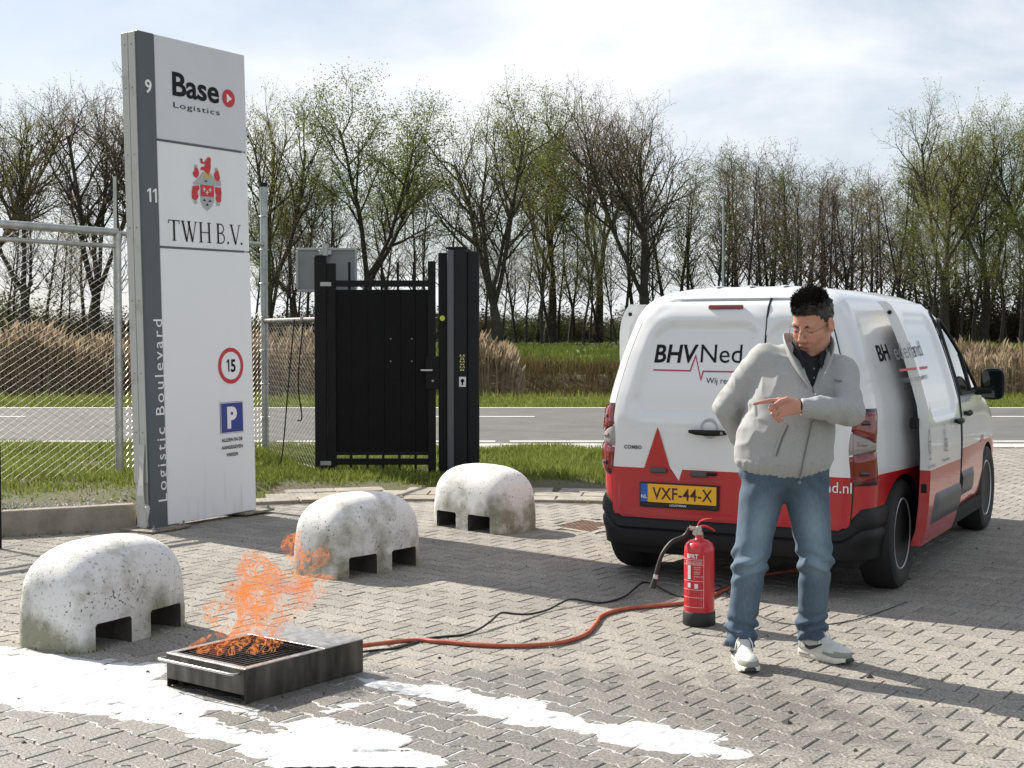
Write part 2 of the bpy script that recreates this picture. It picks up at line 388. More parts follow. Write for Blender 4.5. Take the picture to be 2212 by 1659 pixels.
cells = []
DRAIN = [tuple((gp(*q)+Vector(d_)).xy) for q, d_ in (((1186, 1136), (0, 0, 0)), ((1252, 1118), (0, 0, 0)), ((1345, 1131), (0, 0, 0)), ((1280, 1152), (0, 0, 0)))]
for i in range(-140, 141):
    for j in range(-140, 141):
        c = JO+E2*(PL*(i+0.5*(j % 2)))+E1*(PW*j)
        if c.y < 3.4 or c.y > 18.2 or abs(c.x) > 0.37*c.y+1.4: continue
        if not inpoly(c.x, c.y, PAVE) or inpoly(c.x, c.y, DRAIN): continue
        if c.x < 1.9 and c.y > 11.4 and dpoly(c.x, c.y, PAVE) < 0.05: continue
        cells.append(c)
def seen(c):
    return abs(c.x)/c.y < 0.372 and c.y > 4.65
near = sorted([c for c in cells if seen(c)], key=lambda c: c.y)[:300]
nset = set((round(c.x, 4), round(c.y, 4)) for c in near)
pr_ = random.Random(3)
pmesh = []
for k in range(6):
    vs, fs = paver_geo(pr_); me = bpy.data.meshes.new('paver'); me.from_pydata(vs, [], fs); me.materials.append(M_paver); me.update(); pmesh.append(me)
ang = math.atan2(E2.y, E2.x)
for c in near:
    o = bpy.data.objects.new('paver', pr_.choice(pmesh)); C.objects.link(o); o.parent = paving
    o.location = (c.x, c.y, pr_.uniform(-0.0012, 0.0012)); o.rotation_euler = (pr_.gauss(0, 0.0022), pr_.gauss(0, 0.0022), ang+pr_.gauss(0, 0.004))
mb = MB()
for c in cells:
    if (round(c.x, 4), round(c.y, 4)) in nset: continue
    vs, fs = paver_geo(pr_); a = ang+pr_.gauss(0, 0.004); ca, sa = math.cos(a), math.sin(a); tz = pr_.uniform(-0.0014, 0.0014); tx, ty = pr_.gauss(0, 0.0022), pr_.gauss(0, 0.0022)
    mb.add([(c.x+u*ca-v*sa, c.y+u*sa+v*ca, z+tz+u*tx+v*ty) for u, v, z in vs], fs)
tag(mb.build('pavers', M_paver, paving, recalc=False), kind='stuff')

# ---- slabs along the back of the yard and tile strip along the road
M_slab = mat('concrete_slab', (0.22, 0.195, 0.165), 0.9, var=(0.33, 0.30, 0.26), scale=5, bump=0.5, bscale=60, coord='pos')
band = tag(MB().add([(-2.4, 12.0, -0.02), (0.95, 12.1, -0.02), (2.2, 12.5, -0.02), (2.2, 13.3, -0.02), (0.9, 13.2, -0.02), (-2.2, 13.5, -0.02)], [(0, 1, 2, 3, 4, 5)]).build('slab_edging', M_bed), kind='structure')
rowp = [Vector((-2.3, 12.42)), Vector((-1.2, 12.72)), Vector((0.2, 12.62)), Vector((0.95, 12.5)), Vector((1.9, 12.8)), Vector((2.9, 13.6))]
def along(P, s):
    for a, b in zip(P, P[1:]):
        L_ = (b-a).length
        if s <= L_: return a+(b-a)*(s/L_), (b-a).normalized()
        s -= L_
    return P[-1], (P[-1]-P[-2]).normalized()
slab_rng = random.Random(5)
for row, (off, wd) in enumerate(((0.0, 0.30), (0.33, 0.33), (0.66, 0.30))):
    s = 0.15+0.21*row
    while s < 4.9:
        p, t = along(rowp, s); nn = Vector((-t.y, t.x)); p = p+nn*off
        ln2 = 0.46
        mbx = MB(); mbx.box((0, 0, -0.03), (ln2, wd-0.012, 0.06), 0.006)
        o = mbx.build('slab', M_slab, band, recalc=False, loc=(p.x, p.y, 0.006+slab_rng.uniform(-0.004, 0.006)), rot=(slab_rng.gauss(0, 0.006), slab_rng.gauss(0, 0.006), math.atan2(t.y, t.x)+slab_rng.gauss(0, 0.008)))
        s += ln2+0.012
M_tile = mat('grey_tile', (0.36, 0.345, 0.32), 0.9, var=(0.47, 0.455, 0.43), scale=4, bump=0.3, bscale=60, coord='pos')
tiles = tag(MB().add([(-40, 18.1, -0.02), (12.5, 18.1, -0.02), (12.5, 18.755, -0.02), (-40, 18.755, -0.02)], [(0, 1, 2, 3)]).build('footpath', M_bed), kind='structure')
tm = MB().box((0, 0, -0.03), (0.292, 0.292, 0.06), 0.004).build('tile', M_tile, tiles, recalc=False)
first = True
for r_ in range(6):
    for q in range(-16, 30):
        x = q*0.30+0.15*(r_ % 2); y = 18.60-0.30*r_
        if r_ > 1 and not (0.2*(r_-2)-0.6 < x < 2.9-0.10*r_ and r_ < 6): continue
        if r_ > 1 and x > 2.2: continue
        o = tm if first else tm.copy()
        if not first: C.objects.link(o)
        first = False
        o.location = (x, y, 0.012+slab_rng.uniform(-0.003, 0.004)); o.rotation_euler = (slab_rng.gauss(0, 0.006), slab_rng.gauss(0, 0.006), 0)

# ---- drain grate sunk in the paving
dc = [Vector((p[0], p[1], 0)) for p in DRAIN]
drain = thing('drain_grate', 'rusty square drain grate sunk in the pavers beside the van bumper', 'drain', sum(dc, Vector())/4)
ctr = sum(dc, Vector())/4
M_rust = mat('rusty_iron', (0.10, 0.055, 0.035), 0.8, var=(0.19, 0.12, 0.08), scale=30, bump=0.4, coord='pos')
fb = MB()
ins = [ctr+(p-ctr)*0.80 for p in dc]
fb.add([p-ctr+Vector((0, 0, -0.045)) for p in dc]+[], [(0, 1, 2, 3)])
for i in range(4):
    a, b, c_, d_ = dc[i]-ctr, dc[(i+1) % 4]-ctr, ins[(i+1) % 4]-ctr, ins[i]-ctr
    fb.add([a+Vector((0, 0, -0.003)), b+Vector((0, 0, -0.003)), c_+Vector((0, 0, -0.003)), d_+Vector((0, 0, -0.003)), c_+Vector((0, 0, -0.045)), d_+Vector((0, 0, -0.045))], [(0, 1, 2, 3), (3, 2, 4, 5)])
fb.build('frame', M_slab, drain)
for i in range(11):
    t = (i+0.5)/11; a = lerp(ins[0], ins[3], t)-ctr; b = lerp(ins[1], ins[2], t)-ctr
    d_ = (b-a); MM = Matrix.Rotation(math.atan2(d_.y, d_.x), 3, 'Z')
    MB().box((a+b)/2+Vector((0, 0, -0.02)), (d_.length, 0.022, 0.03), 0.003, M=MM).build('bar', M_rust, drain, recalc=False)

# ---- verge: raised soil and grass behind the kerb and between yard and road
def kside(x, y):                                                # >0 behind the kerb line
    d = Vector((x, y))-KA; return KD.x*d.y-KD.y*d.x
def verge_z(x, y):
    z = 0.015+0.03*fbm(x, y, 0.9)
    z += 0.17*sstep(-2.6, -3.3, x)*sstep(18.2, 15.5, y)
    if x > -7.4 and inpoly(x, y, PAVE): z = -0.05
    elif 11.9 < y < 13.6 and -2.5 < x < 3: z = min(z, lerp(-0.03, z, sstep(0.85, 1.15, y-12.4+0.05*x)))
    return lerp(z, -0.03, sstep(18.0, 18.25, y))
vx = np.arange(-40, 2.61, 0.2); vy = np.arange(9.2, 18.5, 0.2)
VV = []; idx = {}
FF = []
def vkeep(x, y):
    if y > 18.35: return False
    if x < -2.3: return kside(x, y) > -0.02
    if y < 12.3: return False
    return (not inpoly(x, y, PAVE)) or dpoly(x, y, PAVE) < 0.25
for j, y in enumerate(vy):
    for i, x in enumerate(vx):
        if vkeep(x, y): idx[i, j] = len(VV); VV.append((x, y, verge_z(x, y)))
for (i, j) in list(idx):
    q = [(i, j), (i+1, j), (i+1, j+1), (i, j+1)]
    if all(k_ in idx for k_ in q): FF.append([idx[k_] for k_ in q])
M_soil = mat('verge_soil', (0.10, 0.08, 0.055), 0.95, var=(0.065, 0.08, 0.022), scale=2.2, bump=0.7, bscale=45, coord='pos', bdist=0.02)
verge = np_obj('verge', VV, FF, M_soil, smooth=True); tag(verge, kind='structure')

def blades(name, pts, hmin, hmax, wmin, wmax, mt, lean=0.5, seed=1, label=None, cat=None):
    r = np.random.default_rng(seed); P = np.asarray(pts); n_ = len(P)
    a = r.uniform(0, 2*PI, n_); h = r.uniform(hmin, hmax, n_)*P[:, 3]; w = r.uniform(wmin, wmax, n_)
    la = r.uniform(0, 2*PI, n_); ll = r.uniform(0, lean, n_)*h
    u = np.stack([np.cos(a)*w/2, np.sin(a)*w/2, np.zeros(n_)], 1)
    tip = P[:, :3]+np.stack([np.cos(la)*ll, np.sin(la)*ll, h], 1)
    mid = P[:, :3]+np.stack([np.cos(la)*ll*0.3, np.sin(la)*ll*0.3, h*0.55], 1)
    V = np.stack([P[:, :3]-u, P[:, :3]+u, mid+u*0.75, mid-u*0.75, tip], 1).reshape(-1, 3)
    k_ = np.arange(n_)[:, None]*5
    F = np.concatenate([k_+np.array([[0, 1, 2]]), k_+np.array([[0, 2, 3]]), k_+np.array([[3, 2, 4]])])
    o = np_obj(name, V, F, mt); tag(o, label, cat, kind='stuff'); return o
gpts = []
gr = random.Random(11)
while len(gpts) < 74000:
    y = gr.uniform(9.6, 18.25); x = gr.uniform(-9.5, 2.5)
    if abs(x) > 0.37*y+1.5 or not vkeep(x, y): continue
    if inpoly(x, y, PAVE): continue
    d = fbm(x, y, 0.8)+0.25*fbm(x, y, 3.0, 2, 4.0)
    if x < -2.3:
        k = kside(x, y); dens = sstep(0.5, 2.2, k+0.5*d)
    else: dens = sstep(13.35, 14.4, y+0.55*d-0.12*min(0, x))
    if gr.random() > dens*(0.75+0.5*d)+0.03: continue
    gpts.append((x, y, verge_z(x, y)-0.01, (0.55+0.6*dens)*(0.8+0.5*d)))
M_grass = leafmat('grass_blades', (0.085, 0.12, 0.022), (0.27, 0.305, 0.08), 0.38, 1.5)
blades('grass', gpts, 0.035, 0.115, 0.008, 0.02, M_grass, 0.8, 2, 'spring grass of the verge between the yard and the road', 'grass')
gpts = []
while len(gpts) < 42000:
    y = 28.3+abs(gr.gauss(0, 1))*2.2; x = gr.uniform(-18, 18)
    if y > 33.4 or abs(x) > 0.38*y+2: continue
    gpts.append((x, y, terr_z(y)-0.01, 0.6+0.7*sstep(29, 33, y)+0.3*fbm(x, y, 0.7)))
blades('grass', gpts, 0.07, 0.20, 0.012, 0.03, M_grass, 0.8, 3, 'mown grass strip on the far side of the road', 'grass')
gpts = []
while len(gpts) < 45000:
    y = 40.2+abs(gr.gauss(0, 1))*9; x = gr.uniform(-26, 28)
    if y > 62 or abs(x) > 0.38*y+2: continue
    gpts.append((x, y, terr_z(y)-0.02, 0.8+0.5*fbm(x, y, 0.5)))
M_grass2 = leafmat('dyke_grass', (0.065, 0.095, 0.018), (0.17, 0.20, 0.05), 0.3, 0.6)
blades('grass', gpts, 0.1, 0.34, 0.03, 0.06, M_grass2, 0.9, 4, 'rough green grass on top of the low dyke', 'grass')
# dead grass and reed stubble down the shaded face of the dyke
gpts = []
while len(gpts) < 30000:
    y = gr.uniform(37.6, 40.6); x = gr.uniform(-17, 18)
    gpts.append((x, y, max(terr_z(y), -0.6)-0.02, 0.7+0.5*fbm(x, y, 0.6)))
M_dead = leafmat('dead_grass', (0.075, 0.055, 0.025), (0.17, 0.13, 0.065), 0.25, 1.2)
blades('dead_grass', gpts, 0.25, 0.65, 0.015, 0.035, M_dead, 0.35, 5, 'brown dead grass on the shaded bank of the ditch', 'dead grass')

# reeds in three stands along the ditch
def reeds(name, spans, count, label, seed, hm=1.0):
    r = np.random.default_rng(seed); P = []
    rr = random.Random(seed)
    while len(P) < count:
        a, b = rr.choice(spans); x = rr.uniform(a, b); y = rr.uniform(33.2, 36.4)
        e = min(sstep(a, a+0.5, x), sstep(b, b-0.5, x)); 
        if rr.random() > 0.15+e: continue
        P.append((x, y, -0.45, hm*(0.55+0.45*e)*(0.95+0.35*fbm(x, y, 0.8))))
    P = np.array(P); n_ = len(P)
    h = r.uniform(1.35, 2.0, n_)*P[:, 3]; a = r.uniform(0, PI, n_); w = r.uniform(0.012, 0.022, n_)
    la = r.uniform(0, 2*PI, n_); ll = r.uniform(0, 0.16, n_)*h
    u = np.stack([np.cos(a)*w/2, np.sin(a)*w/2, 0*a], 1)
    B = P[:, :3]; T = B+np.stack([np.cos(la)*ll, np.sin(la)*ll, h], 1)
    V = [B-u, B+u, T+u*0.5, T-u*0.5]
    pl = np.stack([np.cos(la)*0.09, np.sin(la)*0.09, -0.02+0*a], 1)          # drooping plume
    V += [T-np.array([0, 0, 0.16])-u*0.6, T-np.array([0, 0, 0.05])+u*2.6, T+np.array([0, 0, 0.17])+pl, T+np.array([0, 0, 0.02])-u*2.2]
    lf = r.uniform(0.25, 0.75, n_)[:, None]; Lp = B+(T-B)*lf; ld = np.stack([np.cos(a)*0.28, np.sin(a)*0.28, r.uniform(0.02, 0.2, n_)], 1)
    V += [Lp, Lp+np.array([0, 0, 0.03]), Lp+ld]
    V = np.stack(V, 1).reshape(-1, 3); k_ = np.arange(n_)[:, None]*11
    F = np.concatenate([k_+np.array([q]) for q in ([0, 1, 2], [0, 2, 3], [4, 5, 6], [4, 6, 7], [8, 9, 10])])
    o = np_obj(name, V, F, M_reed); tag(o, label, 'reeds', kind='stuff'); return o
M_reed = leafmat('dry_reed', (0.24, 0.175, 0.11), (0.47, 0.385, 0.275), 0.35, 0.8)
reeds('reeds', [(-16.5, -4.3), (-15, -6)], 15000, 'tall dry beige reeds behind the chain-link fence and the sign', 21, 0.90)
reeds('reeds', [(-1.6, 0.25)], 2300, 'narrow stand of dry reeds just right of the black gate column', 22, 0.86)
reeds('reeds', [(10.6, 17.5)], 5200, 'dry beige reeds at the right edge behind the van mirror', 23, 0.76)

# ---- concrete kerb wall at the left
M_kerb = mat('kerb_concrete', (0.20, 0.175, 0.14), 0.92, var=(0.30, 0.27, 0.225), scale=6, bump=0.5, bscale=50, coord='pos')
kerb = thing('kerb_wall', 'low weathered concrete kerb holding back the soil left of the sign', 'kerb', (KA.x, KA.y, 0))
for k in range(-5, 1):
    L_ = 0.99; c = KD*(k*1.0+0.5)
    top = 0.165+0.045*(k*1.0+0.5) if k >= 0 else 0.165
    top = min(0.25, max(0.15, top))
    MB().box((c.x-KD.y*0.06, c.y+KD.x*0.06, top/2-0.03), (L_, 0.12, top+0.06), 0.008, M=Matrix.Rotation(math.atan2(KD.y, KD.x), 3, 'Z')).build('kerb_stone', M_kerb, kerb, recalc=False)
# pebbles along the kerb top
pr2 = random.Random(8); M_peb = mat('pebble', (0.20, 0.18, 0.16), 0.9, var=(0.36, 0.33, 0.30), scale=3, coord='pos')
pb = MB()
for k in range(900):
    s = pr2.uniform(-3.0, 1.2); w_ = 0.14+abs(pr2.gauss(0, 0.22)); p = KA+KD*s+Vector((-KD.y, KD.x))*w_; r_ = pr2.uniform(0.008, 0.022)
    z = verge_z(p.x, p.y)+r_*0.3
    o6 = [(r_, 0, 0), (-r_, 0, 0), (0, r_, 0), (0, -r_, 0), (0, 0, r_*0.7), (0, 0, -r_*0.7)]
    a = pr2.uniform(0, PI)
    pb.add([(p.x+x*math.cos(a)-y*math.sin(a), p.y+x*math.sin(a)+y*math.cos(a), z+zz) for x, y, zz in o6], [(0, 2, 4), (2, 1, 4), (1, 3, 4), (3, 0, 4)])
tag(pb.build('gravel', M_peb, recalc=False), 'grey gravel scattered behind the concrete kerb', 'gravel', kind='stuff')
# ================================================================== TREES ON THE DYKE
M_bark = mat('bark', (0.028, 0.024, 0.018), 0.95, var=(0.058, 0.052, 0.038), scale=2.5, bump=0.6, bscale=14, bdist=0.03)
M_bark2 = mat('dark_bark', (0.020, 0.018, 0.015), 0.95, var=(0.042, 0.037, 0.030), scale=2.5, bump=0.6, bscale=14, bdist=0.03)
M_twig = mat('twig_bark', (0.055, 0.046, 0.034), 0.95, var=(0.09, 0.076, 0.052), scale=0.7)
M_leafA = leafmat('spring_leaf', (0.13, 0.15, 0.03), (0.32, 0.33, 0.11), 0.45, 0.5)
M_leafB = leafmat('willow_leaf', (0.085, 0.115, 0.025), (0.20, 0.24, 0.06), 0.45, 0.5)
M_bud = leafmat('catkin_bud', (0.16, 0.12, 0.07), (0.34, 0.28, 0.17), 0.35, 0.5)
def rot_about(v, ax, a): return Matrix.Rotation(a, 3, ax) @ v
def tree_geo(seed, H, style):
    r = random.Random(seed); trunk = MB(); twv = []; twf = []; ends = []
    def add_tube(pts, rads, n, fine):
        if not fine: trunk.tube(pts, rads, n, cap=False); return
        b = MB(); b.tube(pts, rads, n, cap=False); k = len(twv); twv.extend(b.v); twf.extend([tuple(i+k for i in f) for f in b.f])
    def branch(p, d, L, r0, lev, maxlev):
        nseg = 7 if lev == 0 else 6 if lev == 1 else 4 if lev == 2 else 3
        pts = [p.copy()]; rads = [r0]; dd = d.copy(); ax = dd.orthogonal().normalized()
        wob = {0: 0.10, 1: 0.17, 2: 0.22, 3: 0.28}.get(lev, 0.3)
        if style == 'slim' and lev == 0: wob = 0.075
        end_r = max(0.006, r0*((0.13 if style == 'slim' and lev == 0 else 0.42) if lev < 2 else 0.3))
        for i in range(nseg):
            ax = Vector((r.gauss(0, 1), r.gauss(0, 1), r.gauss(0, 1))).normalized()
            dd = rot_about(dd, ax, r.gauss(0, wob)); up = {0: 0.05, 1: 0.10, 2: 0.08}.get(lev, 0.06)
            dd = (dd+Vector((0, 0, up))).normalized()
            p = p+dd*(L/nseg); pts.append(p.copy()); rads.append(lerp(r0, end_r, (i+1)/nseg))
        add_tube(pts, rads, {0: 8, 1: 6, 2: 4}.get(lev, 3), lev >= 3)
        if lev >= maxlev: ends.append((pts[-1], dd)); ends.append((pts[-2], dd)); return
        if style == 'slim':
            nch = {0: int(20+H*0.5), 1: 5, 2: 3}.get(lev, 0); t0 = {0: 0.30, 1: 0.15, 2: 0.2}.get(lev, 0.2)
        else:
            nch = {0: r.choice((3, 4)), 1: 11, 2: 8, 3: 5}.get(lev, 0); t0 = {0: 0.72, 1: 0.28, 2: 0.2, 3: 0.15}.get(lev, 0.2)
        for c in range(nch):
            t = lerp(t0, 1.0, (c+r.random())/nch) if not (style != 'slim' and lev == 0) else lerp(0.75, 1.0, (c+1)/nch)
            f = t*nseg; i = min(nseg-1, int(f)); q = pts[i].lerp(pts[i+1], f-i); td = (pts[i+1]-pts[i]).normalized(); rq = lerp(rads[i], rads[i+1], f-i)
            az = c*2.4+r.uniform(-0.5, 0.5); per = rot_about(td.orthogonal().normalized(), td, az)
            if style == 'slim': ang_ = R(r.uniform(30, 58)) if lev == 0 else R(r.uniform(25, 60)); Lc = L*(r.uniform(0.10, 0.26)*(1.3-0.75*t) if lev == 0 else r.uniform(0.38, 0.65)); rc = rq*(0.45 if lev == 0 else 0.55)
            else:
                if lev == 0: ang_ = R(r.uniform(14, 34)); Lc = H*r.uniform(0.50, 0.66); rc = rq*r.uniform(0.60, 0.76)
                else: ang_ = R(r.uniform(24, 52)); Lc = L*r.uniform(0.34, 0.56)*(1.2-0.45*t if lev == 1 else 1.0); rc = min(rq*0.7, rads[0]*0.5)
            branch(q, (td*math.cos(ang_)+per*math.sin(ang_)).normalized(), Lc, max(0.007, rc), lev+1, maxlev)
    if style == 'slim': branch(Vector((0, 0, -0.3)), Vector((r.gauss(0, 0.03), r.gauss(0, 0.03), 1)).normalized(), H*0.98, 0.0105*H, 0, 3)
    else: branch(Vector((0, 0, -0.3)), Vector((r.gauss(0, 0.06), r.gauss(0, 0.06), 1)).normalized(), H*(0.30 if style == 'big' else 0.2), 0.034*H, 0, 4)
    return trunk, twv, twf, ends
def leaves_np(ends, per, size, seed, spread):
    r = np.random.default_rng(seed); E = np.array([tuple(p) for p, d in ends]); E = np.repeat(E, per, 0); n_ = len(E)
    if n_ == 0: return np.zeros((0, 3)), np.zeros((0, 3), int)
    P = E+r.normal(0, spread, (n_, 3)); u = r.normal(0, 1, (n_, 3)); u /= np.linalg.norm(u, axis=1)[:, None]; v = np.cross(u, r.normal(0, 1, (n_, 3))); v /= np.linalg.norm(v, axis=1)[:, None]
    s = (r.uniform(0.6, 1.3, n_)*size)[:, None]
    V = np.stack([P-u*s, P+v*s*0.45, P+u*s, P-v*s*0.45], 1).reshape(-1, 3); k = np.arange(n_)[:, None]*4
    return V, np.concatenate([k+np.array([[0, 1, 2]]), k+np.array([[0, 2, 3]])])
TREES = {}
def tree_proto(key, seed, H, style, per, lsize, lspread, leaf, bark):
    tr, tv, tf, ends = tree_geo(seed, H, style)
    top = max(v[2] for v in tr.v+tv[::7])
    me_t = tr; 
    o = bpy.data.objects.new('tree', None)
    t = me_t.build('trunk', bark, None, smooth=True, angle=0, recalc=False)
    LV, LF = leaves_np(ends, per, lsize, seed, lspread)
    tv = np.array(tv); F4 = np.array(tf)
    FT = np.concatenate([F4[:, [0, 1, 2]], F4[:, [0, 2, 3]]])
    V = np.concatenate([tv, LV]); F = np.concatenate([FT, LF+len(tv)]); mi = np.concatenate([np.zeros(len(FT), int), np.ones(len(LF), int)])
    c = np_obj('crown', V, F, [M_twig, leaf], mi=mi)
    md = t.data, c.data
    bpy.data.objects.remove(t); bpy.data.objects.remove(c)
    TREES[key] = (md[0], md[1], top); return key
tree_proto('bigA', 101, 13, 'big', 2, 0.045, 0.12, M_bud, M_bark)
tree_proto('bigB', 117, 13, 'big', 11, 0.060, 0.26, M_leafB, M_bark)
tree_proto('bigC', 125, 14, 'big', 4, 0.055, 0.18, M_leafA, M_bark)
tree_proto('bigD', 134, 13, 'low', 3, 0.048, 0.18, M_leafA, M_bark)
tree_proto('bigE', 149, 14, 'low', 2, 0.045, 0.14, M_bud, M_bark)
tree_proto('bigF', 158, 14, 'big', 13, 0.060, 0.27, M_leafA, M_bark)
for i, (sd_, per, lf) in enumerate(((201, 1, M_bud), (212, 1, M_bud), (223, 2, M_leafB), (234, 1, M_bud), (245, 3, M_leafB), (256, 3, M_leafA))):
    tree_proto('slim%d' % i, sd_, 10, 'slim', per*2, 0.042, 0.14, lf, M_bark2)
def place_tree(name, key, px, Y, topy, label, group=None, rz=0, wx=1.0, lean=(0, 0)):
    a, b, top = TREES[key]; base = at(px, 745, Y); z0 = terr_z(Y)
    ztop = at(px, topy, Y).z; s = (ztop-z0)/top
    o = thing(name, label, 'tree', (base.x, Y, z0), rz, group); o.scale = (s*wx, s*wx, s); o.rotation_euler = (lean[0], lean[1], rz)
    for nm, me in (('trunk', a), ('crown', b)):
        c = bpy.data.objects.new(nm, me); C.objects.link(c); c.parent = o
    return o
# the large ones, each by where it stands
for nm, key, px, Y, ty, rz, wx, ln, lb in [
    ('bare_tree', 'bigA', -55, 70, 175, 0.4, 1.0, (0, 0), 'bare tree at the left edge of the photo, its trunk cut off'),
    ('bare_tree', 'bigC', 60, 66, 205, 2.2, 0.95, (0, 0), 'wide bare tree left of the sign, second from the left edge'),
    ('bare_tree', 'bigE', 205, 68, 118, 1.0, 0.92, (0, 0), 'tall bare tree with dark forked trunk directly left of the sign'),
    ('bare_tree', 'bigA', 400, 70, 170, 3.4, 1.0, (0, 0), 'bare tree mostly hidden behind the white sign'),
    ('bare_tree', 'bigC', 575, 69, 165, 5.0, 0.95, (0, 0), 'bare tree whose twigs show just right of the sign'),
    ('leafy_tree', 'bigB', 800, 67, 165, 0.9, 1.08, (0, 0), 'broad tree with green spring foliage above the black gate'),
    ('bare_tree', 'bigD', 1075, 64, 160, 2.6, 1.0, (0, 0.03), 'thick forked tree rising right of the black gate column'),
    ('bare_tree', 'bigB', 1185, 74, 170, 4.4, 0.85, (0, 0), 'tree with pale green haze between gate column and van'),
    ('bare_tree', 'bigE', 1395, 65, 138, 4.1, 1.02, (0, 0.05), 'tallest bare tree, with wide twiggy crown above the van rear corner'),
    ('bare_tree', 'bigA', 1290, 76, 190, 1.9, 0.8, (0, -0.03), 'slender bare tree just left of the tallest tree'),
    ('leafy_tree', 'bigC', 2035, 66, 168, 0.2, 0.9, (0, 0), 'tall pale-leaved tree above the front of the van roof'),
    ('leafy_tree', 'bigF', 2120, 70, 215, 2.7, 0.8, (0, 0), 'dense green tree between the pale-leaved tree and the right edge'),
    ('bare_tree', 'bigC', 2235, 67, 185, 3.9, 1.0, (0, 0), 'pale-leaved tree cut off by the right edge of the photo'),
    ('leafy_tree', 'bigF', 2330, 72, 230, 1.1, 1.0, (0, 0), 'green tree just outside the right edge'),
    ('leafy_tree', 'bigB', 640, 76, 330, 3.0, 0.8, (0, 0), 'lower green tree between the sign and the gate'),
]:
    place_tree(nm, key, px, Y, ty, lb, None, rz, wx, ln)
tr_ = random.Random(31)
def nth(k): return '%d%s' % (k, 'th' if 10 < k % 100 < 14 else {1: 'st', 2: 'nd', 3: 'rd'}.get(k % 10, 'th'))
zones = [(-90, 270, 11, (330, 480), 'slim dark tree in the thicket left of the sign', 'slim trees left of the sign'),
         (540, 700, 8, (330, 480), 'slim dark tree between the sign and the black gate', 'slim trees between sign and gate'),
         (705, 1035, 10, (330, 470), 'slim dark tree behind the black gate', 'slim trees behind the gate'),
         (1040, 1340, 17, (380, 520), 'slim dark tree between the gate column and the van', 'slim trees between gate and van'),
         (1345, 1545, 9, (300, 420), 'slim dark tree above the rear of the van roof', 'slim trees above the van rear'),
         (1550, 1775, 19, (296, 375), 'slim straight alder above the middle of the van roof', 'slim alders above the van roof'),
         (1775, 1960, 14, (338, 400), 'slim alder above the front half of the van roof', 'slim alders above the van front'),
         (1960, 2300, 24, (330, 500), 'slim dark tree in the thicket at the right edge', 'slim trees at the right')]
for a, b_, cnt, (t0, t1), lb, gp_ in zones:
    for k in range(cnt):
        px = lerp(a, b_, (k+tr_.uniform(0.1, 0.9))/cnt); Y = tr_.uniform(61.5, 80)
        ky = 'slim%d' % tr_.choice((0, 1, 2, 3, 3, 0, 1, 4, 5) if px < 1960 else (2, 4, 5, 4, 5, 1, 2))
        place_tree('slim_tree', ky, px, Y, tr_.uniform(t0, t1), lb+', %s from the left' % nth(k+1), gp_, tr_.uniform(0, 6.28), tr_.uniform(0.95, 1.5), (tr_.gauss(0, 0.03), tr_.gauss(0, 0.04)))
# undergrowth: twiggy shrubs along the foot of the trees
def shrub_mesh(seed, leaf):
    r = random.Random(seed); b = MB(); ends = []
    for k in range(26):
        d = Vector((r.gauss(0, 0.45), r.gauss(0, 0.45), 1)).normalized(); p = Vector((r.gauss(0, 0.25), r.gauss(0, 0.25), -0.1)); pts = [p]
        for i in range(4): d = (d+Vector((r.gauss(0, 0.2), r.gauss(0, 0.2), 0.05))).normalized(); p = p+d*r.uniform(0.3, 0.6); pts.append(p); ends.append((p, d))
        b.tube(pts, [0.02, 0.016, 0.012, 0.008, 0.005], 3, cap=False)
        for q in pts[1:]:
            for _ in range(3):
                dd = (d+Vector((r.gauss(0, 0.7), r.gauss(0, 0.7), 0.2))).normalized(); b.tube([q, q+dd*0.3, q+dd*0.55+Vector((0, 0, 0.08))], [0.007, 0.005, 0.003], 3, cap=False); ends.append((q+dd*0.55, dd))
    LV, LF = leaves_np(ends, 4, 0.065, seed, 0.16)
    t = b.build('stems', M_bark2, None, recalc=False); c = np_obj('foliage', LV, LF, leaf); md = (t.data, c.data); bpy.data.objects.remove(t); bpy.data.objects.remove(c)
    return md
M_bush = leafmat('bush_leaf', (0.05, 0.065, 0.022), (0.12, 0.14, 0.05), 0.3, 0.4)
M_bushb = leafmat('bramble', (0.045, 0.035, 0.022), (0.10, 0.085, 0.045), 0.3, 0.4)
SH = [shrub_mesh(301, M_bush), shrub_mesh(302, M_bushb), shrub_mesh(303, M_bush), shrub_mesh(304, M_bushb)]
zs = [(-60, 280, 'dark twiggy shrub under the trees left of the sign'), (540, 1040, 'dark twiggy shrub under the trees behind the gate'), (1040, 1340, 'dark twiggy shrub under the trees between gate and van'), (1340, 1980, 'dark twiggy shrub under the trees behind the van roof'), (1980, 2300, 'dark twiggy shrub under the trees at the right edge')]
for a, b_, lb in zs:
    nsh = int((b_-a)/27)
    for k in range(nsh):
        px = lerp(a, b_, (k+tr_.random())/nsh); Y = tr_.uniform(67, 92); s = tr_.uniform(0.45, 1.05)*(1.5 if px > 1950 else 1.2 if px < 280 else 1.0)
        base = at(px, 745, Y); o = thing('shrub', lb+', %s from the left' % nth(k+1), 'shrub', (base.x, Y, terr_z(Y)), tr_.uniform(0, 6.28), lb.replace('dark twiggy shrub', 'shrubs')); o.scale = (s*1.5, s*1.5, s)
        md = tr_.choice(SH)
        for nm, me in (('stems', md[0]), ('foliage', md[1])):
            c = bpy.data.objects.new(nm, me); C.objects.link(c); c.parent = o
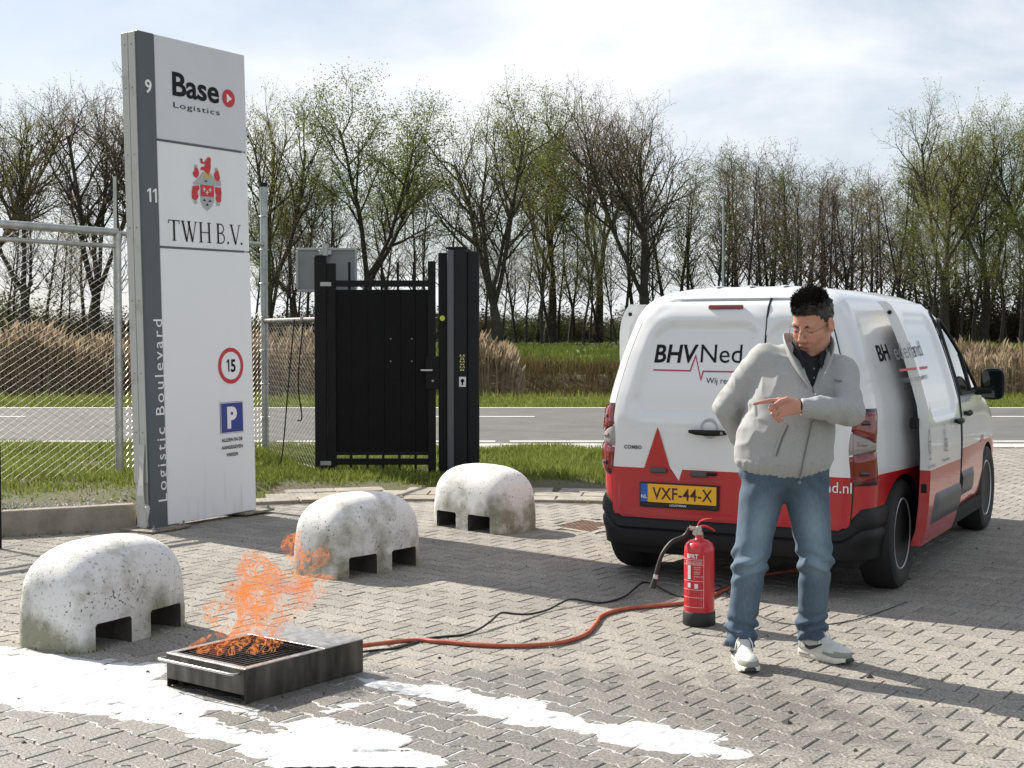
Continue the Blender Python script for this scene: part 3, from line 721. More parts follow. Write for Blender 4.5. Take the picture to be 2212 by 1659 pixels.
# distant wood that reads as one mass behind the trunks
wv = MB(); wr_ = random.Random(77)
P_ = []
for k in range(9000):
    x = wr_.uniform(-75, 75); Y = wr_.uniform(130, 165); hmax = 1.2+1.6*abs(fbm(x, Y, 0.06)); P_.append((Vector((x, Y, 0.6+hmax*wr_.random()**1.2)), Vector((0, 0, 1))))
LV, LF = leaves_np(P_, 3, 0.34, 5, 0.4)
M_far = leafmat('far_wood', (0.075, 0.085, 0.065), (0.13, 0.135, 0.095), 0.3, 0.1)
tag(np_obj('distant_wood', LV, LF, M_far), 'low hazy belt of distant bushes seen between the trunks', 'wood', kind='stuff')
# street lamp far behind the van roof
lp = thing('street_lamp', 'slim pale grey street lamp pole standing behind the van roof', 'street lamp', (at(1561, 745, 56).x, 56, terr_z(56)))
M_pole = mat('lamp_pole', (0.33, 0.37, 0.38), 0.5, 0.2)
zt = at(1561, 425, 56).z-terr_z(56)
MB().tube([(0, 0, 0), (0, 0, zt*0.4)], [0.075, 0.07], 10).build('base', M_pole, lp, smooth=True)
MB().tube([(0, 0, zt*0.4), (0, 0, zt*0.98)], [0.05, 0.035], 10).build('mast', M_pole, lp, smooth=True)
MB().box((0, 0.18, zt), (0.2, 0.55, 0.07), 0.02).build('lantern', M_pole, lp)
# ================================================================== SIGN, FENCE, GATE
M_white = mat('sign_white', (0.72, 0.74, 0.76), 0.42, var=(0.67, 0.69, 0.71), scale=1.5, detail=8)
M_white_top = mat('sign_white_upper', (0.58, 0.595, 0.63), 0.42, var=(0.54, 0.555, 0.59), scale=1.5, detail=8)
M_slate = mat('sign_slate_grey', (0.072, 0.085, 0.098), 0.5, var=(0.085, 0.098, 0.112), scale=2)
M_side = mat('sign_side_aluminium', (0.50, 0.50, 0.48), 0.5, var=(0.30, 0.27, 0.22), scale=5, stops=(0.55, 0.8), detail=10)
M_ink = mat('print_black', (0.008, 0.009, 0.012), 0.6, spec=0.2)
M_inkw = mat('print_white', (0.74, 0.75, 0.76), 0.5)
M_red = mat('print_red', (0.50, 0.018, 0.03), 0.5)
M_blue = mat('print_blue', (0.018, 0.035, 0.22), 0.5)
M_crestg = mat('print_grey', (0.36, 0.37, 0.38), 0.5)
M_gold = mat('print_gold', (0.50, 0.36, 0.10), 0.5)
M_dirt = mat('dirt_streak', (0.30, 0.29, 0.26), 0.9)
M_screw = mat('screw_steel', (0.25, 0.25, 0.25), 0.4, 0.8)
def dirty_panel():
    m = bpy.data.materials.new('sign_white_weathered'); m.use_nodes = True; n, l = m.node_tree.nodes, m.node_tree.links; b = n['Principled BSDF']; b.inputs['Roughness'].default_value = 0.42
    t = N(n, 'ShaderNodeTexCoord'); mp = N(n, 'ShaderNodeMapping'); mp.inputs['Scale'].default_value = (14, 14, 0.7); l.new(t.outputs['Object'], mp.inputs[0])
    s1 = N(n, 'ShaderNodeTexNoise'); s1.inputs['Scale'].default_value = 1.6; s1.inputs['Detail'].default_value = 6; l.new(mp.outputs[0], s1.inputs[0])
    sp_ = N(n, 'ShaderNodeSeparateXYZ'); l.new(t.outputs['Object'], sp_.inputs[0])
    hr = N(n, 'ShaderNodeMapRange'); hr.inputs['From Min'].default_value = 0.75; hr.inputs['From Max'].default_value = 0.0; hr.inputs['To Max'].default_value = 0.22; l.new(sp_.outputs[2], hr.inputs[0])
    ad_ = N(n, 'ShaderNodeMath', operation='ADD'); l.new(s1.outputs[0], ad_.inputs[0]); l.new(hr.outputs[0], ad_.inputs[1])
    r_ = N(n, 'ShaderNodeValToRGB'); r_.color_ramp.elements[0].position = 0.73; r_.color_ramp.elements[1].position = 1.0; r_.color_ramp.elements[0].color = (0.72, 0.74, 0.76, 1); r_.color_ramp.elements[1].color = (0.44, 0.435, 0.40, 1)
    l.new(ad_.outputs[0], r_.inputs[0]); l.new(r_.outputs[0], b.inputs['Base Color']); return m
M_wdirty = dirty_panel()
SA = gp(325, 1148); SB = gp(555, 1110); sdir = (SB-SA).normalized(); SW = 1.185; ST = 0.152; SH_ = 3.80
SM = Matrix.Translation(SA) @ Matrix.Rotation(R(-1.15), 4, 'Y') @ Matrix.Rotation(math.atan2(sdir.y, sdir.x), 4, 'Z')
sign = thing('monolith_sign', 'tall white and slate grey monolith sign with company names on the yard', 'sign')
sign.matrix_world = SM
def project(p):
    z = p.z-CAM_H; d = p.y*math.cos(PITCH)-z*math.sin(PITCH); u = p.y*math.sin(PITCH)+z*math.cos(PITCH)
    return WPX/2+FPX*p.x/d, 829.5-FPX*u/d
SMi = SM.inverted()
def su(x, y):
    """photo point -> (u, v) on the sign's face"""
    o = SMi @ Vector((0, 0, CAM_H)); d = SMi.to_3x3() @ Vector(ray(x, y)); t = -o.y/d.y; p = o+d*t; return p.x, p.z
TOPL, TOPR = su(295, 63)[1], su(527, 122)[1]
HT = (TOPL+TOPR)/2
uS = 0.175
MB().box((SW/2, ST/2+0.012, HT/2+0.01), (SW-0.012, ST-0.03, HT-0.03), 0.004).build('frame', M_side, sign)
MB().box((uS/2, 0.0, HT/2), (uS-0.004, 0.03, HT), 0.005).build('number_strip', M_slate, sign)
s1v = (su(343, 300)[1]+su(530, 333)[1])/2; s2v = (su(350, 533)[1]+su(530, 545)[1])/2
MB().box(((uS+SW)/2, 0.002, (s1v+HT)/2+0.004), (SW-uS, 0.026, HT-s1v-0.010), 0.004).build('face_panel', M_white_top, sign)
MB().box(((uS+SW)/2, 0.002, (s1v+s2v)/2), (SW-uS, 0.026, s1v-s2v-0.012), 0.004).build('face_panel', M_white, sign)
MB().box(((uS+SW)/2, 0.002, s2v/2+0.01), (SW-uS, 0.026, s2v-0.032), 0.004).build('face_panel', M_wdirty, sign)
for zz in (s1v, s2v): MB().box(((uS+SW)/2-0.03, 0.001, zz), (SW-uS-0.075, 0.030, 0.016), 0.002).build('divider', M_slate, sign)
sidep = MB()
for a, b_ in ((0.005, 0.072), (0.078, ST-0.006)): sidep.box((0.002, (a+b_)/2+0.008, HT/2+0.18), (0.014, b_-a, HT-0.37), 0.003)
sidep.build('side_trim', M_side, sign)
for zz in (0.75, 1.2, 1.75, 2.3, 2.85, 3.35, HT-0.1):
    for yy in (0.045, 0.115): MB().lathe([(0.007, 0), (0.005, 0.004), (0.0, 0.005)], 8, M=Matrix.Translation((-0.005, yy, zz)) @ Matrix.Rotation(-PI/2, 4, 'Y')).build('screw', M_screw, sign)
# bent and torn cladding at the foot, and the steel base plate
fl = MB(); W_ = []
for i in range(9):
    t = i/8; zz = 0.04+t*0.62; out = 0.055*math.sin(t*2.6)*(1-t*0.6); W_.append((-0.006-out, 0.02, zz)); W_.append((-0.008-out*0.25, 0.105+0.02*math.sin(t*7), zz))
fl.add(W_, [(2*i, 2*i+1, 2*i+3, 2*i+2) for i in range(8)])
o = fl.build('torn_cladding', M_side, sign); tag(o, label='bent torn aluminium cladding at the foot'); sm_ = o.modifiers.new('s', 'SOLIDIFY'); sm_.thickness = 0.004
MB().box((0.0, 0.06, 0.11), (0.05, 0.09, 0.20), 0.02, M=Matrix.Rotation(0.25, 3, 'X')).build('corner_cap', M_side, sign)
M_plate = mat('base_plate_steel', (0.16, 0.145, 0.12), 0.7, 0.4, var=(0.30, 0.27, 0.23), scale=16)
MB().box((0.10, 0.05, 0.012), (0.42, 0.36, 0.018), 0.003).build('base_plate', M_plate, sign)
MB().box((SW-0.02, 0.07, 0.012), (0.36, 0.28, 0.018), 0.003).build('base_plate', M_plate, sign)
for xx, yy in ((-0.05, -0.09), (0.26, -0.09), (0.26, 0.18), (SW+0.12, -0.03)): MB().lathe([(0.018, 0.02), (0.018, 0.036), (0.009, 0.037), (0.009, 0.055), (0, 0.056)], 6, M=Matrix.Translation((xx, yy, 0))).build('bolt', M_screw, sign)
# lettering
FY = -0.0125
def on_face(dy=0.0, u0=0, v0=0): return lambda x, y: (u0+x, FY-dy, v0+y)
def fit(s, pl, pr, hpx, **kw):
    """text whose baseline runs from photo point pl to pr with cap height given by photo point hpx"""
    a, b_, h_ = su(*pl), su(*pr), su(*hpx)
    vs, fs = text2d(s, 1.0, **kw); x0 = min(v[0] for v in vs); x1 = max(v[0] for v in vs); capv = max(v[1] for v in vs)
    kx = (b_[0]-a[0])/(x1-x0); base = (a[1]+b_[1])/2; ky = (h_[1]-a[1])/capv
    return [(a[0]+(x-x0)*kx, base+y*ky) for x, y in vs], fs
def word(name, items, mats, dy=0.002): return print_on(name, items, mats, lambda x, y: (x, FY-dy, y), sign)
v9, f9 = text2d('9', 1, bold=0.02)
ONE = [(0.16, 0), (0.28, 0), (0.28, 0.72), (0.18, 0.72), (0.02, 0.60), (0.02, 0.50), (0.16, 0.58)]
def with_ones(parts):
    V = []; F = []; x = 0
    for ch in parts:
        if ch == '1': vs, fs = poly2d(ONE); w = 0.28
        else: vs, fs = text2d(ch, 1, bold=0.03); w = max(v[0] for v in vs)
        k = len(V); V += [(x+a, b) for a, b in vs]; F += [tuple(i+k for i in f) for f in fs]; x += w+0.10
    return V, F
v11, f11 = with_ones('11')
def put(vs, cx, cy, h_, sx=1.0):
    x0, x1 = min(v[0] for v in vs), max(v[0] for v in vs); y0, y1 = min(v[1] for v in vs), max(v[1] for v in vs); k = h_/(y1-y0)
    return [(cx+(x-(x0+x1)/2)*k*sx, cy+(y-(y0+y1)/2)*k) for x, y in vs]
c9, c11 = su(317, 187), su(325, 422)
print_on('house_number', [(put(v9, c9[0], c9[1], 0.105, 1.05), f9, 0)], M_inkw, lambda x, y: (x, -0.017, y), sign)
print_on('house_number', [(put(v11, c11[0], c11[1], 0.105, 1.05), f11, 0)], M_inkw, lambda x, y: (x, -0.017, y), sign)
vb, fb_ = text2d('Logistic Boulevard', 1, spacing=1.28)
va, vz = su(352, 1085)[1], su(333, 690)[1]; x1 = max(v[0] for v in vb); kk = (vz-va)/x1; ub = su(345, 900)[0]
print_on('street_name', [([(ub+0.035-y*0.13, va+x*kk) for x, y in vb], fb_, 0)], M_inkw, lambda x, y: (x, -0.017, y), sign)
word('company_name', [(*fit('Base', (370, 202), (471, 226), (370, 152), bold=0.022, spacing=0.98), 0)], [M_ink])
word('company_name', [(*fit('Logistics', (372, 233), (472, 249), (372, 221), spacing=1.12), 0)], [M_ink])
cu_, cv_ = su(491, 213); rr2 = (su(504, 213)[0]-su(477, 213)[0])/2
word('play_emblem', [(*circle2d(cu_, cv_, rr2, 32, rr2*0.98), 0)], [M_red], 0.002)
word('play_triangle', [(*poly2d([(cu_-rr2*0.32, cv_-rr2*0.5), (cu_+rr2*0.5, cv_), (cu_-rr2*0.32, cv_+rr2*0.5)]), 0)], [M_inkw], 0.004)
# TWH B.V. in roman capitals, drawn stroke by stroke
def roman(word_, h=1.0):
    V = []; F = []; x = 0
    def q(pts): V_ = len(V); V.extend(pts); F.append(tuple(range(V_, V_+len(pts))))
    def bar(xa, ya, xb, yb, w): vs, fs = line2d([(xa, ya), (xb, yb)], w); q([vs[0], vs[2], vs[3], vs[1]])
    def serif(cx, y, w=0.26): q([(cx-w/2, y-0.017), (cx+w/2, y-0.017), (cx+w/2, y+0.017), (cx-w/2, y+0.017)])
    TK, TN = 0.11, 0.045
    for ch in word_:
        if ch == 'T': bar(x+0.36, 0, x+0.36, 1, TK); q([(x, 0.955), (x+0.72, 0.955), (x+0.72, 1.0), (x, 1.0)]); q([(x, 0.82), (x+0.03, 0.82), (x+0.05, 0.96), (x, 0.96)]); q([(x+0.69, 0.82), (x+0.72, 0.82), (x+0.72, 0.96), (x+0.67, 0.96)]); serif(x+0.36, 0.017); x += 0.84
        elif ch == 'W':
            bar(x+0.08, 1, x+0.34, 0, TK); bar(x+0.34, 0, x+0.56, 1, TN); bar(x+0.46, 1, x+0.72, 0, TK); bar(x+0.72, 0, x+0.96, 1, TN); serif(x+0.08, 0.983); serif(x+0.96, 0.983, 0.2); serif(x+0.5, 0.983, 0.24); x += 1.16
        elif ch == 'H': bar(x+0.13, 0, x+0.13, 1, TK); bar(x+0.69, 0, x+0.69, 1, TK); bar(x+0.13, 0.5, x+0.69, 0.5, TN); [serif(x+a, b_) for a in (0.13, 0.69) for b_ in (0.017, 0.983)]; x += 0.96
        elif ch == 'B':
            bar(x+0.13, 0, x+0.13, 1, TK); serif(x+0.12, 0.017); serif(x+0.12, 0.983)
            for y0, y1, w in ((0.5, 1.0, 0.30), (0.0, 0.54, 0.36)):
                cy = (y0+y1)/2; ry = (y1-y0)/2; pts = [(x+0.16, y1-0.02)]+[(x+0.28+w*math.cos(a)*0.8, cy+(ry-0.02)*math.sin(a)) for a in [PI/2-PI*i/10 for i in range(11)]]+[(x+0.16, y0+0.02)]
                vs, fs = line2d(pts, 0.055); k_ = len(V); V.extend(vs); F.extend([tuple(i+k_ for i in f) for f in fs])
            x += 0.74
        elif ch == 'V': bar(x+0.08, 1, x+0.38, 0, TK); bar(x+0.38, 0, x+0.66, 1, TN); serif(x+0.08, 0.983); serif(x+0.66, 0.983, 0.2); x += 0.72
        elif ch == '.': vs, fs = circle2d(x+0.08, 0.06, 0.065, 12); k_ = len(V); V.extend(vs); F.extend([tuple(i+k_ for i in f) for f in fs]); x += 0.24
        elif ch == ' ': x += 0.22
    return V, F, x
V_, F_, wd = roman('TWH B.V.')
a, b_ = su(362, 520), su(524, 529); hgt = su(365, 476)[1]-su(368, 521)[1]
word('company_name', [([(a[0]+x/wd*(b_[0]-a[0]), (a[1]+b_[1])/2+y*hgt) for x, y in V_], F_, 0)], [M_ink])
# heraldic shield with supporters, as flat print (points read off the sign's face)
def cz(x, y): return su((400+x/3.13)*0.8508, (150+y/3.13)*0.8508)
def crest(pts): return [cz(*p) for p in pts]
cg = [(poly2d(crest([(330, 998), (437, 1010), (440, 1130), (425, 1170), (388, 1206), (352, 1175), (334, 1130)])), 1),
      (poly2d(crest([(272, 985), (330, 930), (345, 900), (420, 915), (440, 955), (492, 970), (496, 1012), (440, 1010), (400, 1030), (360, 1020), (330, 1000), (285, 998)])), 1)]
lion = [(333, 800), (340, 788), (348, 798), (345, 812), (360, 822), (376, 800), (384, 785), (404, 780), (413, 800), (410, 822), (412, 860), (404, 900), (398, 930), (376, 905), (352, 880), (338, 886), (329, 872), (338, 858), (362, 856), (370, 838), (348, 832), (330, 826)]
manL = [(268, 905), (280, 890), (286, 862), (300, 860), (312, 880), (320, 905), (314, 930), (300, 945), (280, 935)]
manR = [(440, 905), (452, 893), (458, 882), (472, 890), (480, 920), (486, 950), (478, 970), (462, 975), (446, 955), (438, 930)]
legL = [(268, 1010), (318, 1004), (322, 1030), (306, 1060), (316, 1095), (300, 1120), (282, 1122), (274, 1112), (264, 1116), (262, 1060)]
legR = [(446, 1018), (494, 1024), (497, 1070), (494, 1130), (484, 1142), (462, 1136), (450, 1110), (460, 1085), (448, 1060)]
pawL = [(276, 1120), (300, 1122), (304, 1148), (286, 1152)]; pawR = [(454, 1140), (480, 1142), (486, 1166), (460, 1168)]
curlL = [(280, 845), (296, 838), (308, 850), (302, 866), (286, 862)]; curlR = [(444, 870), (458, 864), (470, 878), (464, 892), (446, 888)]
chief = [(331, 998), (436, 1010), (438, 1098), (332, 1090)]
crown_ = [(346, 905), (412, 912), (416, 938), (390, 946), (352, 936)]
b2 = []
for p in (lion, manL, manR, legL, legR, chief): b2.append((poly2d(crest(p)), 0))
for p in (pawL, pawR, curlL, curlR): b2.append((poly2d(crest(p)), 1))
b2.append((poly2d(crest(crown_)), 2))
word('crest', [(v, f, 0) for (v, f), _ in cg], [M_crestg], 0.002)
word('crest', [(v, f, mi_) for (v, f), mi_ in b2], [M_red, M_crestg, M_gold], 0.0035)
b3 = []
for cx, cy in ((358, 1036), (405, 1042), (382, 1062)):
    b3.append((poly2d(crest([(cx-3, cy-18), (cx+3, cy-18), (cx+3, cy+18), (cx-3, cy+18)])), 0)); b3.append((poly2d(crest([(cx-12, cy-4), (cx+12, cy-3), (cx+12, cy+3), (cx-12, cy+2)])), 0))
for cx, cy in ((360, 1122), (405, 1128), (383, 1158)): b3.append((poly2d(crest([(cx, cy-12), (cx+12, cy+8), (cx-12, cy+8)])), 1))
b3.append((poly2d(crest([(362, 966), (370, 964), (372, 976), (364, 978)])), 1)); b3.append((poly2d(crest([(373, 966), (381, 965), (382, 977), (374, 978)])), 1))
b3.append((poly2d(crest([(330, 790), (326, 800), (334, 806), (340, 796)])), 1))
word('crest', [(v, f, mi_) for (v, f), mi_ in b3], [M_inkw, M_ink], 0.005)
# speed limit, parking sign and its small print
cu_, cv_ = su(496, 790); rr3 = (su(523, 790)[0]-su(469, 790)[0])/2
word('speed_limit_sign', [(*circle2d(cu_, cv_, rr3*0.8), 1), (*ring2d(cu_, cv_, rr3*0.76, rr3), 0)], [M_red, M_inkw], 0.002)
v15, f15 = with_ones('15')
word('speed_limit_number', [(put(v15, cu_, cv_, rr3*0.72, 0.92), f15, 0)], [M_ink], 0.004)
pu0, pv0 = su(474, 938); pu1, pv1 = su(522, 866)
word('parking_sign', [(*rect2d(pu0, pv0, pu1, pv1), 0)], [M_blue], 0.002)
vP, fP = text2d('P', 1, bold=0.05)
word('parking_letter', [(put(vP, (pu0+pu1)/2, (pv0+pv1)/2, (pv1-pv0)*0.70, 0.95), fP, 0), (*line2d([(pu0+0.006, pv0+0.006), (pu1-0.006, pv0+0.006), (pu1-0.006, pv1-0.006), (pu0+0.006, pv1-0.006), (pu0+0.006, pv0)], 0.005), 0)], [M_inkw], 0.004)
for i, tx in enumerate(('ALLEEN IN DE', 'AANGEGEVEN', 'VAKKEN')):
    vt, ft = text2d(tx, 1, bold=0.02); c_ = su(499, 949+i*16); word('small_print', [(put(vt, c_[0], c_[1], 0.030, 0.95 if i < 2 else 0.85), ft, 0)], [M_ink], 0.002)

# ---- chain-link fence
def ground_z(x, y): return verge_z(x, y)
def chain_mesh(a, b, z0a, z0b, z1, pitch=0.056, wr=0.0024):
    """zig-zag strands hooked into one another between points a and b"""
    D = (b-a); L_ = D.length; t = D.normalized(); nn = Vector((-t.y, t.x)); b_ = MB(); n_ = int(L_/pitch)
    for i in range(n_+1):
        s = i*pitch; z0 = lerp(z0a, z0b, s/L_); k = int((z1-z0)/(pitch*0.56)); pts = []
        for j in range(k+1):
            sg = 1 if (j+i) % 2 else -1; q = a+t*(s+sg*pitch*0.53)+nn*(0.0026*sg); pts.append((q.x, q.y, z1-j*pitch*0.56))
        b_.tube(pts, wr, 3, cap=False)
    return b_
M_wire = mat('galvanised_wire', (0.46, 0.455, 0.43), 0.42, 0.55, var=(0.33, 0.31, 0.28), scale=12)
fp1 = gp(258, 1025, 0.17); fdir = Vector((0.58, 0.815)).normalized(); fA = Vector((fp1.x, fp1.y))-fdir*4.2; fP1 = Vector((fp1.x, fp1.y)); fP2 = Vector(gp(573, 985, 0.03)[:2])
fence = thing('chain_link_fence', 'galvanised chain-link fence with pipe rails left of the white sign', 'fence', (0, 0, 0))
ztop = at(250, 502, fp1.y).z
def post(parent, p, z0, z1, r_=0.04, m_=M_galv, name='post'): return MB().tube([(p.x, p.y, z0), (p.x, p.y, z1)], r_, 14).build(name, m_, parent, smooth=True)
post(fence, fP1, 0, ztop, 0.038); post(fence, fA, -0.1, ztop, 0.038)
post(fence, fP1+Vector((-0.03, 0.05)), ztop-0.1, at(245, 380, fp1.y).z, 0.016)
for zz, rr_c in ((ztop, 0.036), (at(250, 532, fp1.y).z, 0.02)):
    MB().tube([(fA.x, fA.y, zz), (fP1.x, fP1.y, zz)], rr_c, 12).build('rail', M_galv, fence, smooth=True)
tag(chain_mesh(fA+fdir*0.03, fP1, 0.16, 0.15, ztop+0.02).build('wire_mesh', M_wire, fence, recalc=False), kind='stuff')
wtie = MB()
for i in range(36):
    c = fA.lerp(fP1, i/35.0); wtie.tube([(c.x+0.04*math.cos(q), c.y+0.02*math.cos(q), ztop+0.04*math.sin(q)) for q in [k_*PI/4 for k_ in range(9)]], 0.003, 4, cap=False)
tag(wtie.build('tie_wires', M_wire, fence, recalc=False), kind='stuff')
# run behind the sign to the tall corner post and on to the gate
fz2 = at(573, 395, fP2.y).z
MB().tube([(fP1.x, fP1.y, at(545, 528, 14.7).z), (fP2.x, fP2.y, at(560, 528, fP2.y).z)], 0.025, 10).build('rail', M_galv, fence, smooth=True)
tall = post(fence, fP2, -0.05, fz2-0.05, 0.045)
MB().tube([(fP2.x, fP2.y, fz2-0.05), (fP2.x, fP2.y, fz2)], 0.047, 14).build('post_cap', M_ink, fence, smooth=True)
tag(chain_mesh(fP1, fP2, 0.13, 0.02, 1.75).build('wire_mesh', M_wire, fence, recalc=False), kind='stuff')
for k in range(7):
    zz = 0.5+k*0.4; MB().tube([(fP2.x+0.055*math.cos(q), fP2.y+0.055*math.sin(q), zz) for q in [i*PI/6 for i in range(13)]], 0.006, 4, cap=False).build('clip', M_wire, fence)
GY = 14.745
gpx = lambda x: at(x, 1025, GY).x
gzz = lambda y: at(900, y, GY).z
rz1 = gzz(690)
link = thing('wire_fence', 'short chain-link panel with a dark top rail joining tall grey post and gate', 'fence', (0, 0, 0))
gl = Vector((gpx(690), GY))
M_black = mat('black_powder_coat', (0.006, 0.006, 0.007), 0.55, var=(0.009, 0.009, 0.010), scale=4, spec=0.18)
M_darkpipe = mat('weathered_dark_pipe', (0.09, 0.085, 0.08), 0.5, 0.4, var=(0.30, 0.29, 0.27), scale=20, stops=(0.5, 0.7))
MB().tube([(fP2.x, fP2.y, rz1), (gl.x, gl.y, rz1)], 0.028, 10).build('rail', M_darkpipe, link, smooth=True)
tag(chain_mesh(fP2, gl, 0.02, 0.02, rz1).build('wire_mesh', M_wire, link, recalc=False), kind='stuff')
M_cable = mat('black_rubber', (0.012, 0.012, 0.012), 0.55)
for i, (xa, xb) in enumerate(((628, 640), (648, 652))):
    p0 = at(xa+8, 690, 15.2); p1 = at(xb-(30 if i == 0 else 0), 980 if i == 0 else 900, 15.2); pm = at(xa-4, 820, 15.15)
    tag(MB().tube(smooth_path([p0, pm, p1, p1+Vector((-0.05, 0, -0.12 if i == 0 else -0.04))]), 0.008, 6).build('cable', M_cable, smooth=True), 'black cable drooping from the chain-link panel rail, the %s one' % ('longer left' if i == 0 else 'shorter right'), 'cable')

# ---- black gate, with posts
def zc(x, y): return (640+x/1.975)*0.8508, (560+y/1.975)*0.8508
gate = thing('steel_gate', 'black steel pedestrian gate with solid sheet and bars above and below', 'gate', (gpx(825), GY, 0))
g0 = Vector((gpx(825), GY, 0))
def gb(name, x0, x1, y0, y1, dy=0.0, th=0.05, m_=M_black, parent=gate, bev=0.004, org=g0):
    a = at(*zc(x0, y1), GY); b_ = at(*zc(x1, y0), GY); zb = max(a.z, -0.05)
    return MB().box(((a.x+b_.x)/2-org.x, dy, (zb+b_.z)/2), (b_.x-a.x, th, b_.z-zb), bev).build(name, m_, parent)
gb('stile', 383, 420, 215, 1282, 0.0, 0.06); gb('stile', 884, 920, 204, 1282, 0.0, 0.06)
gb('rail', 420, 884, 300, 332, 0.0, 0.05); gb('rail', 420, 884, 1192, 1224, 0.0, 0.05)
gb('rail', 420, 884, 1172-14, 1176, 0.004, 0.03)
for k, x in enumerate((488, 571, 650, 731, 812)):
    gb('bar', x-6, x+6, 208, 348, 0.0, 0.022, bev=0.002); gb('bar', x+8-6, x+8+6, 1172, 1280, 0.0, 0.022, bev=0.002)
M_sheet = mat('black_sheet', (0.005, 0.005, 0.0055), 0.6, var=(0.007, 0.007, 0.0075), scale=3, spec=0.12)
xsn = [418, 500, 582, 664, 746, 820, 886]
for a, b_ in zip(xsn, xsn[1:]): gb('sheet_panel', a+0.8, b_-0.8, 346, 1174, 0.012, 0.02, M_sheet, bev=0.004)
for x, y in ((695, 593), (801, 593), (695, 706), (801, 706)):
    p = at(*zc(x, y), GY); MB().lathe([(0.010, 0), (0.008, 0.006), (0, 0.008)], 8, M=Matrix.Translation((p.x-g0.x, 0.002, p.z)) @ Matrix.Rotation(PI/2, 4, 'X')).build('bolt', M_screw, gate)
p = at(*zc(905, 750), GY); q = at(*zc(848, 750), GY)
MB().tube([(p.x-g0.x, -0.03, p.z), (p.x-g0.x, -0.075, p.z), (q.x-g0.x, -0.075, p.z)], 0.011, 8).build('handle', mat('brushed_steel', (0.55, 0.55, 0.55), 0.35, 0.9), gate, smooth=True)
gb('lock_box', 872, 940, 680, 845, -0.005, 0.075)
p = at(*zc(907, 803), GY); MB().lathe([(0.013, 0), (0.013, 0.01), (0, 0.011)], 10, M=Matrix.Translation((p.x-g0.x, -0.042, p.z)) @ Matrix.Rotation(PI/2, 4, 'X')).build('lock_cylinder', M_screw, gate)
for y in (320, 1215): gb('hinge', 345, 400, y-11, y+11, -0.045, 0.03, M_galv)
gpL = thing('gate_post', 'black square gate post on the hinge side, left of the gate', 'post', (gpx(696), GY, 0))
gb('post', 320, 374, 180, 1282, 0.0, 0.11, M_black, gpL, 0.006, Vector((gpx(696), GY, 0)))
gb('post_cap', 318, 376, 176, 184, 0.0, 0.118, M_black, gpL, 0.002, Vector((gpx(696), GY, 0)))
gpR = thing('gate_post', 'black latch post with a yellow reflector between gate and column', 'post', (gpx(955), GY, 0)); oR = Vector((gpx(955), GY, 0))
gb('post', 936, 978, 162, 1300, 0.02, 0.10, M_black, gpR, 0.005, oR)
p = at(*zc(955, 490), GY); MB().lathe([(0.028, 0), (0.028, 0.008), (0, 0.009)], 16, M=Matrix.Translation((p.x-oR.x, -0.03, p.z)) @ Matrix.Rotation(PI/2, 4, 'X')).build('reflector', mat('yellow_reflector', (0.55, 0.60, 0.06), 0.4), gpR)
# motor column
colm = thing('gate_column', 'tall black box column of the sliding gate with warning labels', 'column', (gpx(1000), GY, 0)); oC = Vector((gpx(1000), GY, 0))
M_col = mat('column_black', (0.009, 0.010, 0.013), 0.5, var=(0.012, 0.013, 0.016), scale=2, spec=0.2)
M_colside = mat('column_grey_edge', (0.075, 0.08, 0.09), 0.4)
gb('housing', 1018, 1078, 140, 1320, 0.02, 0.26, M_col, colm, 0.008, oC)
gb('edge_profile', 981, 1017, 145, 1320, 0.0, 0.20, M_colside, colm, 0.012, oC)
gb('housing', 1080, 1138, 155, 1320, 0.05, 0.22, M_col, colm, 0.008, oC)
gb('cap', 976, 1080, 134, 144, 0.02, 0.27, M_col, colm, 0.003, oC)
M_yell = mat('warning_yellow', (0.62, 0.60, 0.22), 0.5)
pl = [at(*zc(x, y), GY) for x, y in ((1044, 755), (1067, 672))]
lb_ = MB().box(((pl[0].x+pl[1].x)/2-oC.x, -0.112, (pl[0].z+pl[1].z)/2), (pl[1].x-pl[0].x, 0.004, pl[1].z-pl[0].z), 0).build('warning_label', M_yell, colm)
its = []
for k in range(3):
    cx = (pl[0].x+pl[1].x)/2-oC.x; cy = lerp(pl[0].z, pl[1].z, (k+0.5)/3); r_ = 0.034
    its.append((*line2d([(cx-r_, cy-r_*0.8), (cx+r_, cy-r_*0.8), (cx, cy+r_*0.9), (cx-r_, cy-r_*0.8)], 0.011), 0)); its.append((*rect2d(cx-0.006, cy-0.018, cx+0.006, cy+0.008), 0))
    its.append((*rect2d(cx-0.055, cy-0.063, cx+0.055, cy-0.058), 0))
print_on('warning_symbols', its, M_ink, lambda x, y: (x, -0.1155, y), colm)
pk = [at(*zc(x, y), GY) for x, y in ((1040, 832), (1074, 782))]
MB().box(((pk[0].x+pk[1].x)/2-oC.x, -0.113, (pk[0].z+pk[1].z)/2), (pk[1].x-pk[0].x, 0.012, pk[1].z-pk[0].z), 0.003).build('key_switch', mat('switch_white', (0.62, 0.62, 0.62), 0.4), colm)
cx, cy = (pk[0].x+pk[1].x)/2-oC.x, (pk[0].z+pk[1].z)/2
print_on('key_hole', [(*circle2d(cx, cy+0.012, 0.02, 12), 0), (*rect2d(cx-0.008, cy-0.035, cx+0.008, cy+0.01), 0)], M_ink, lambda x, y: (x, -0.1205, y), colm)
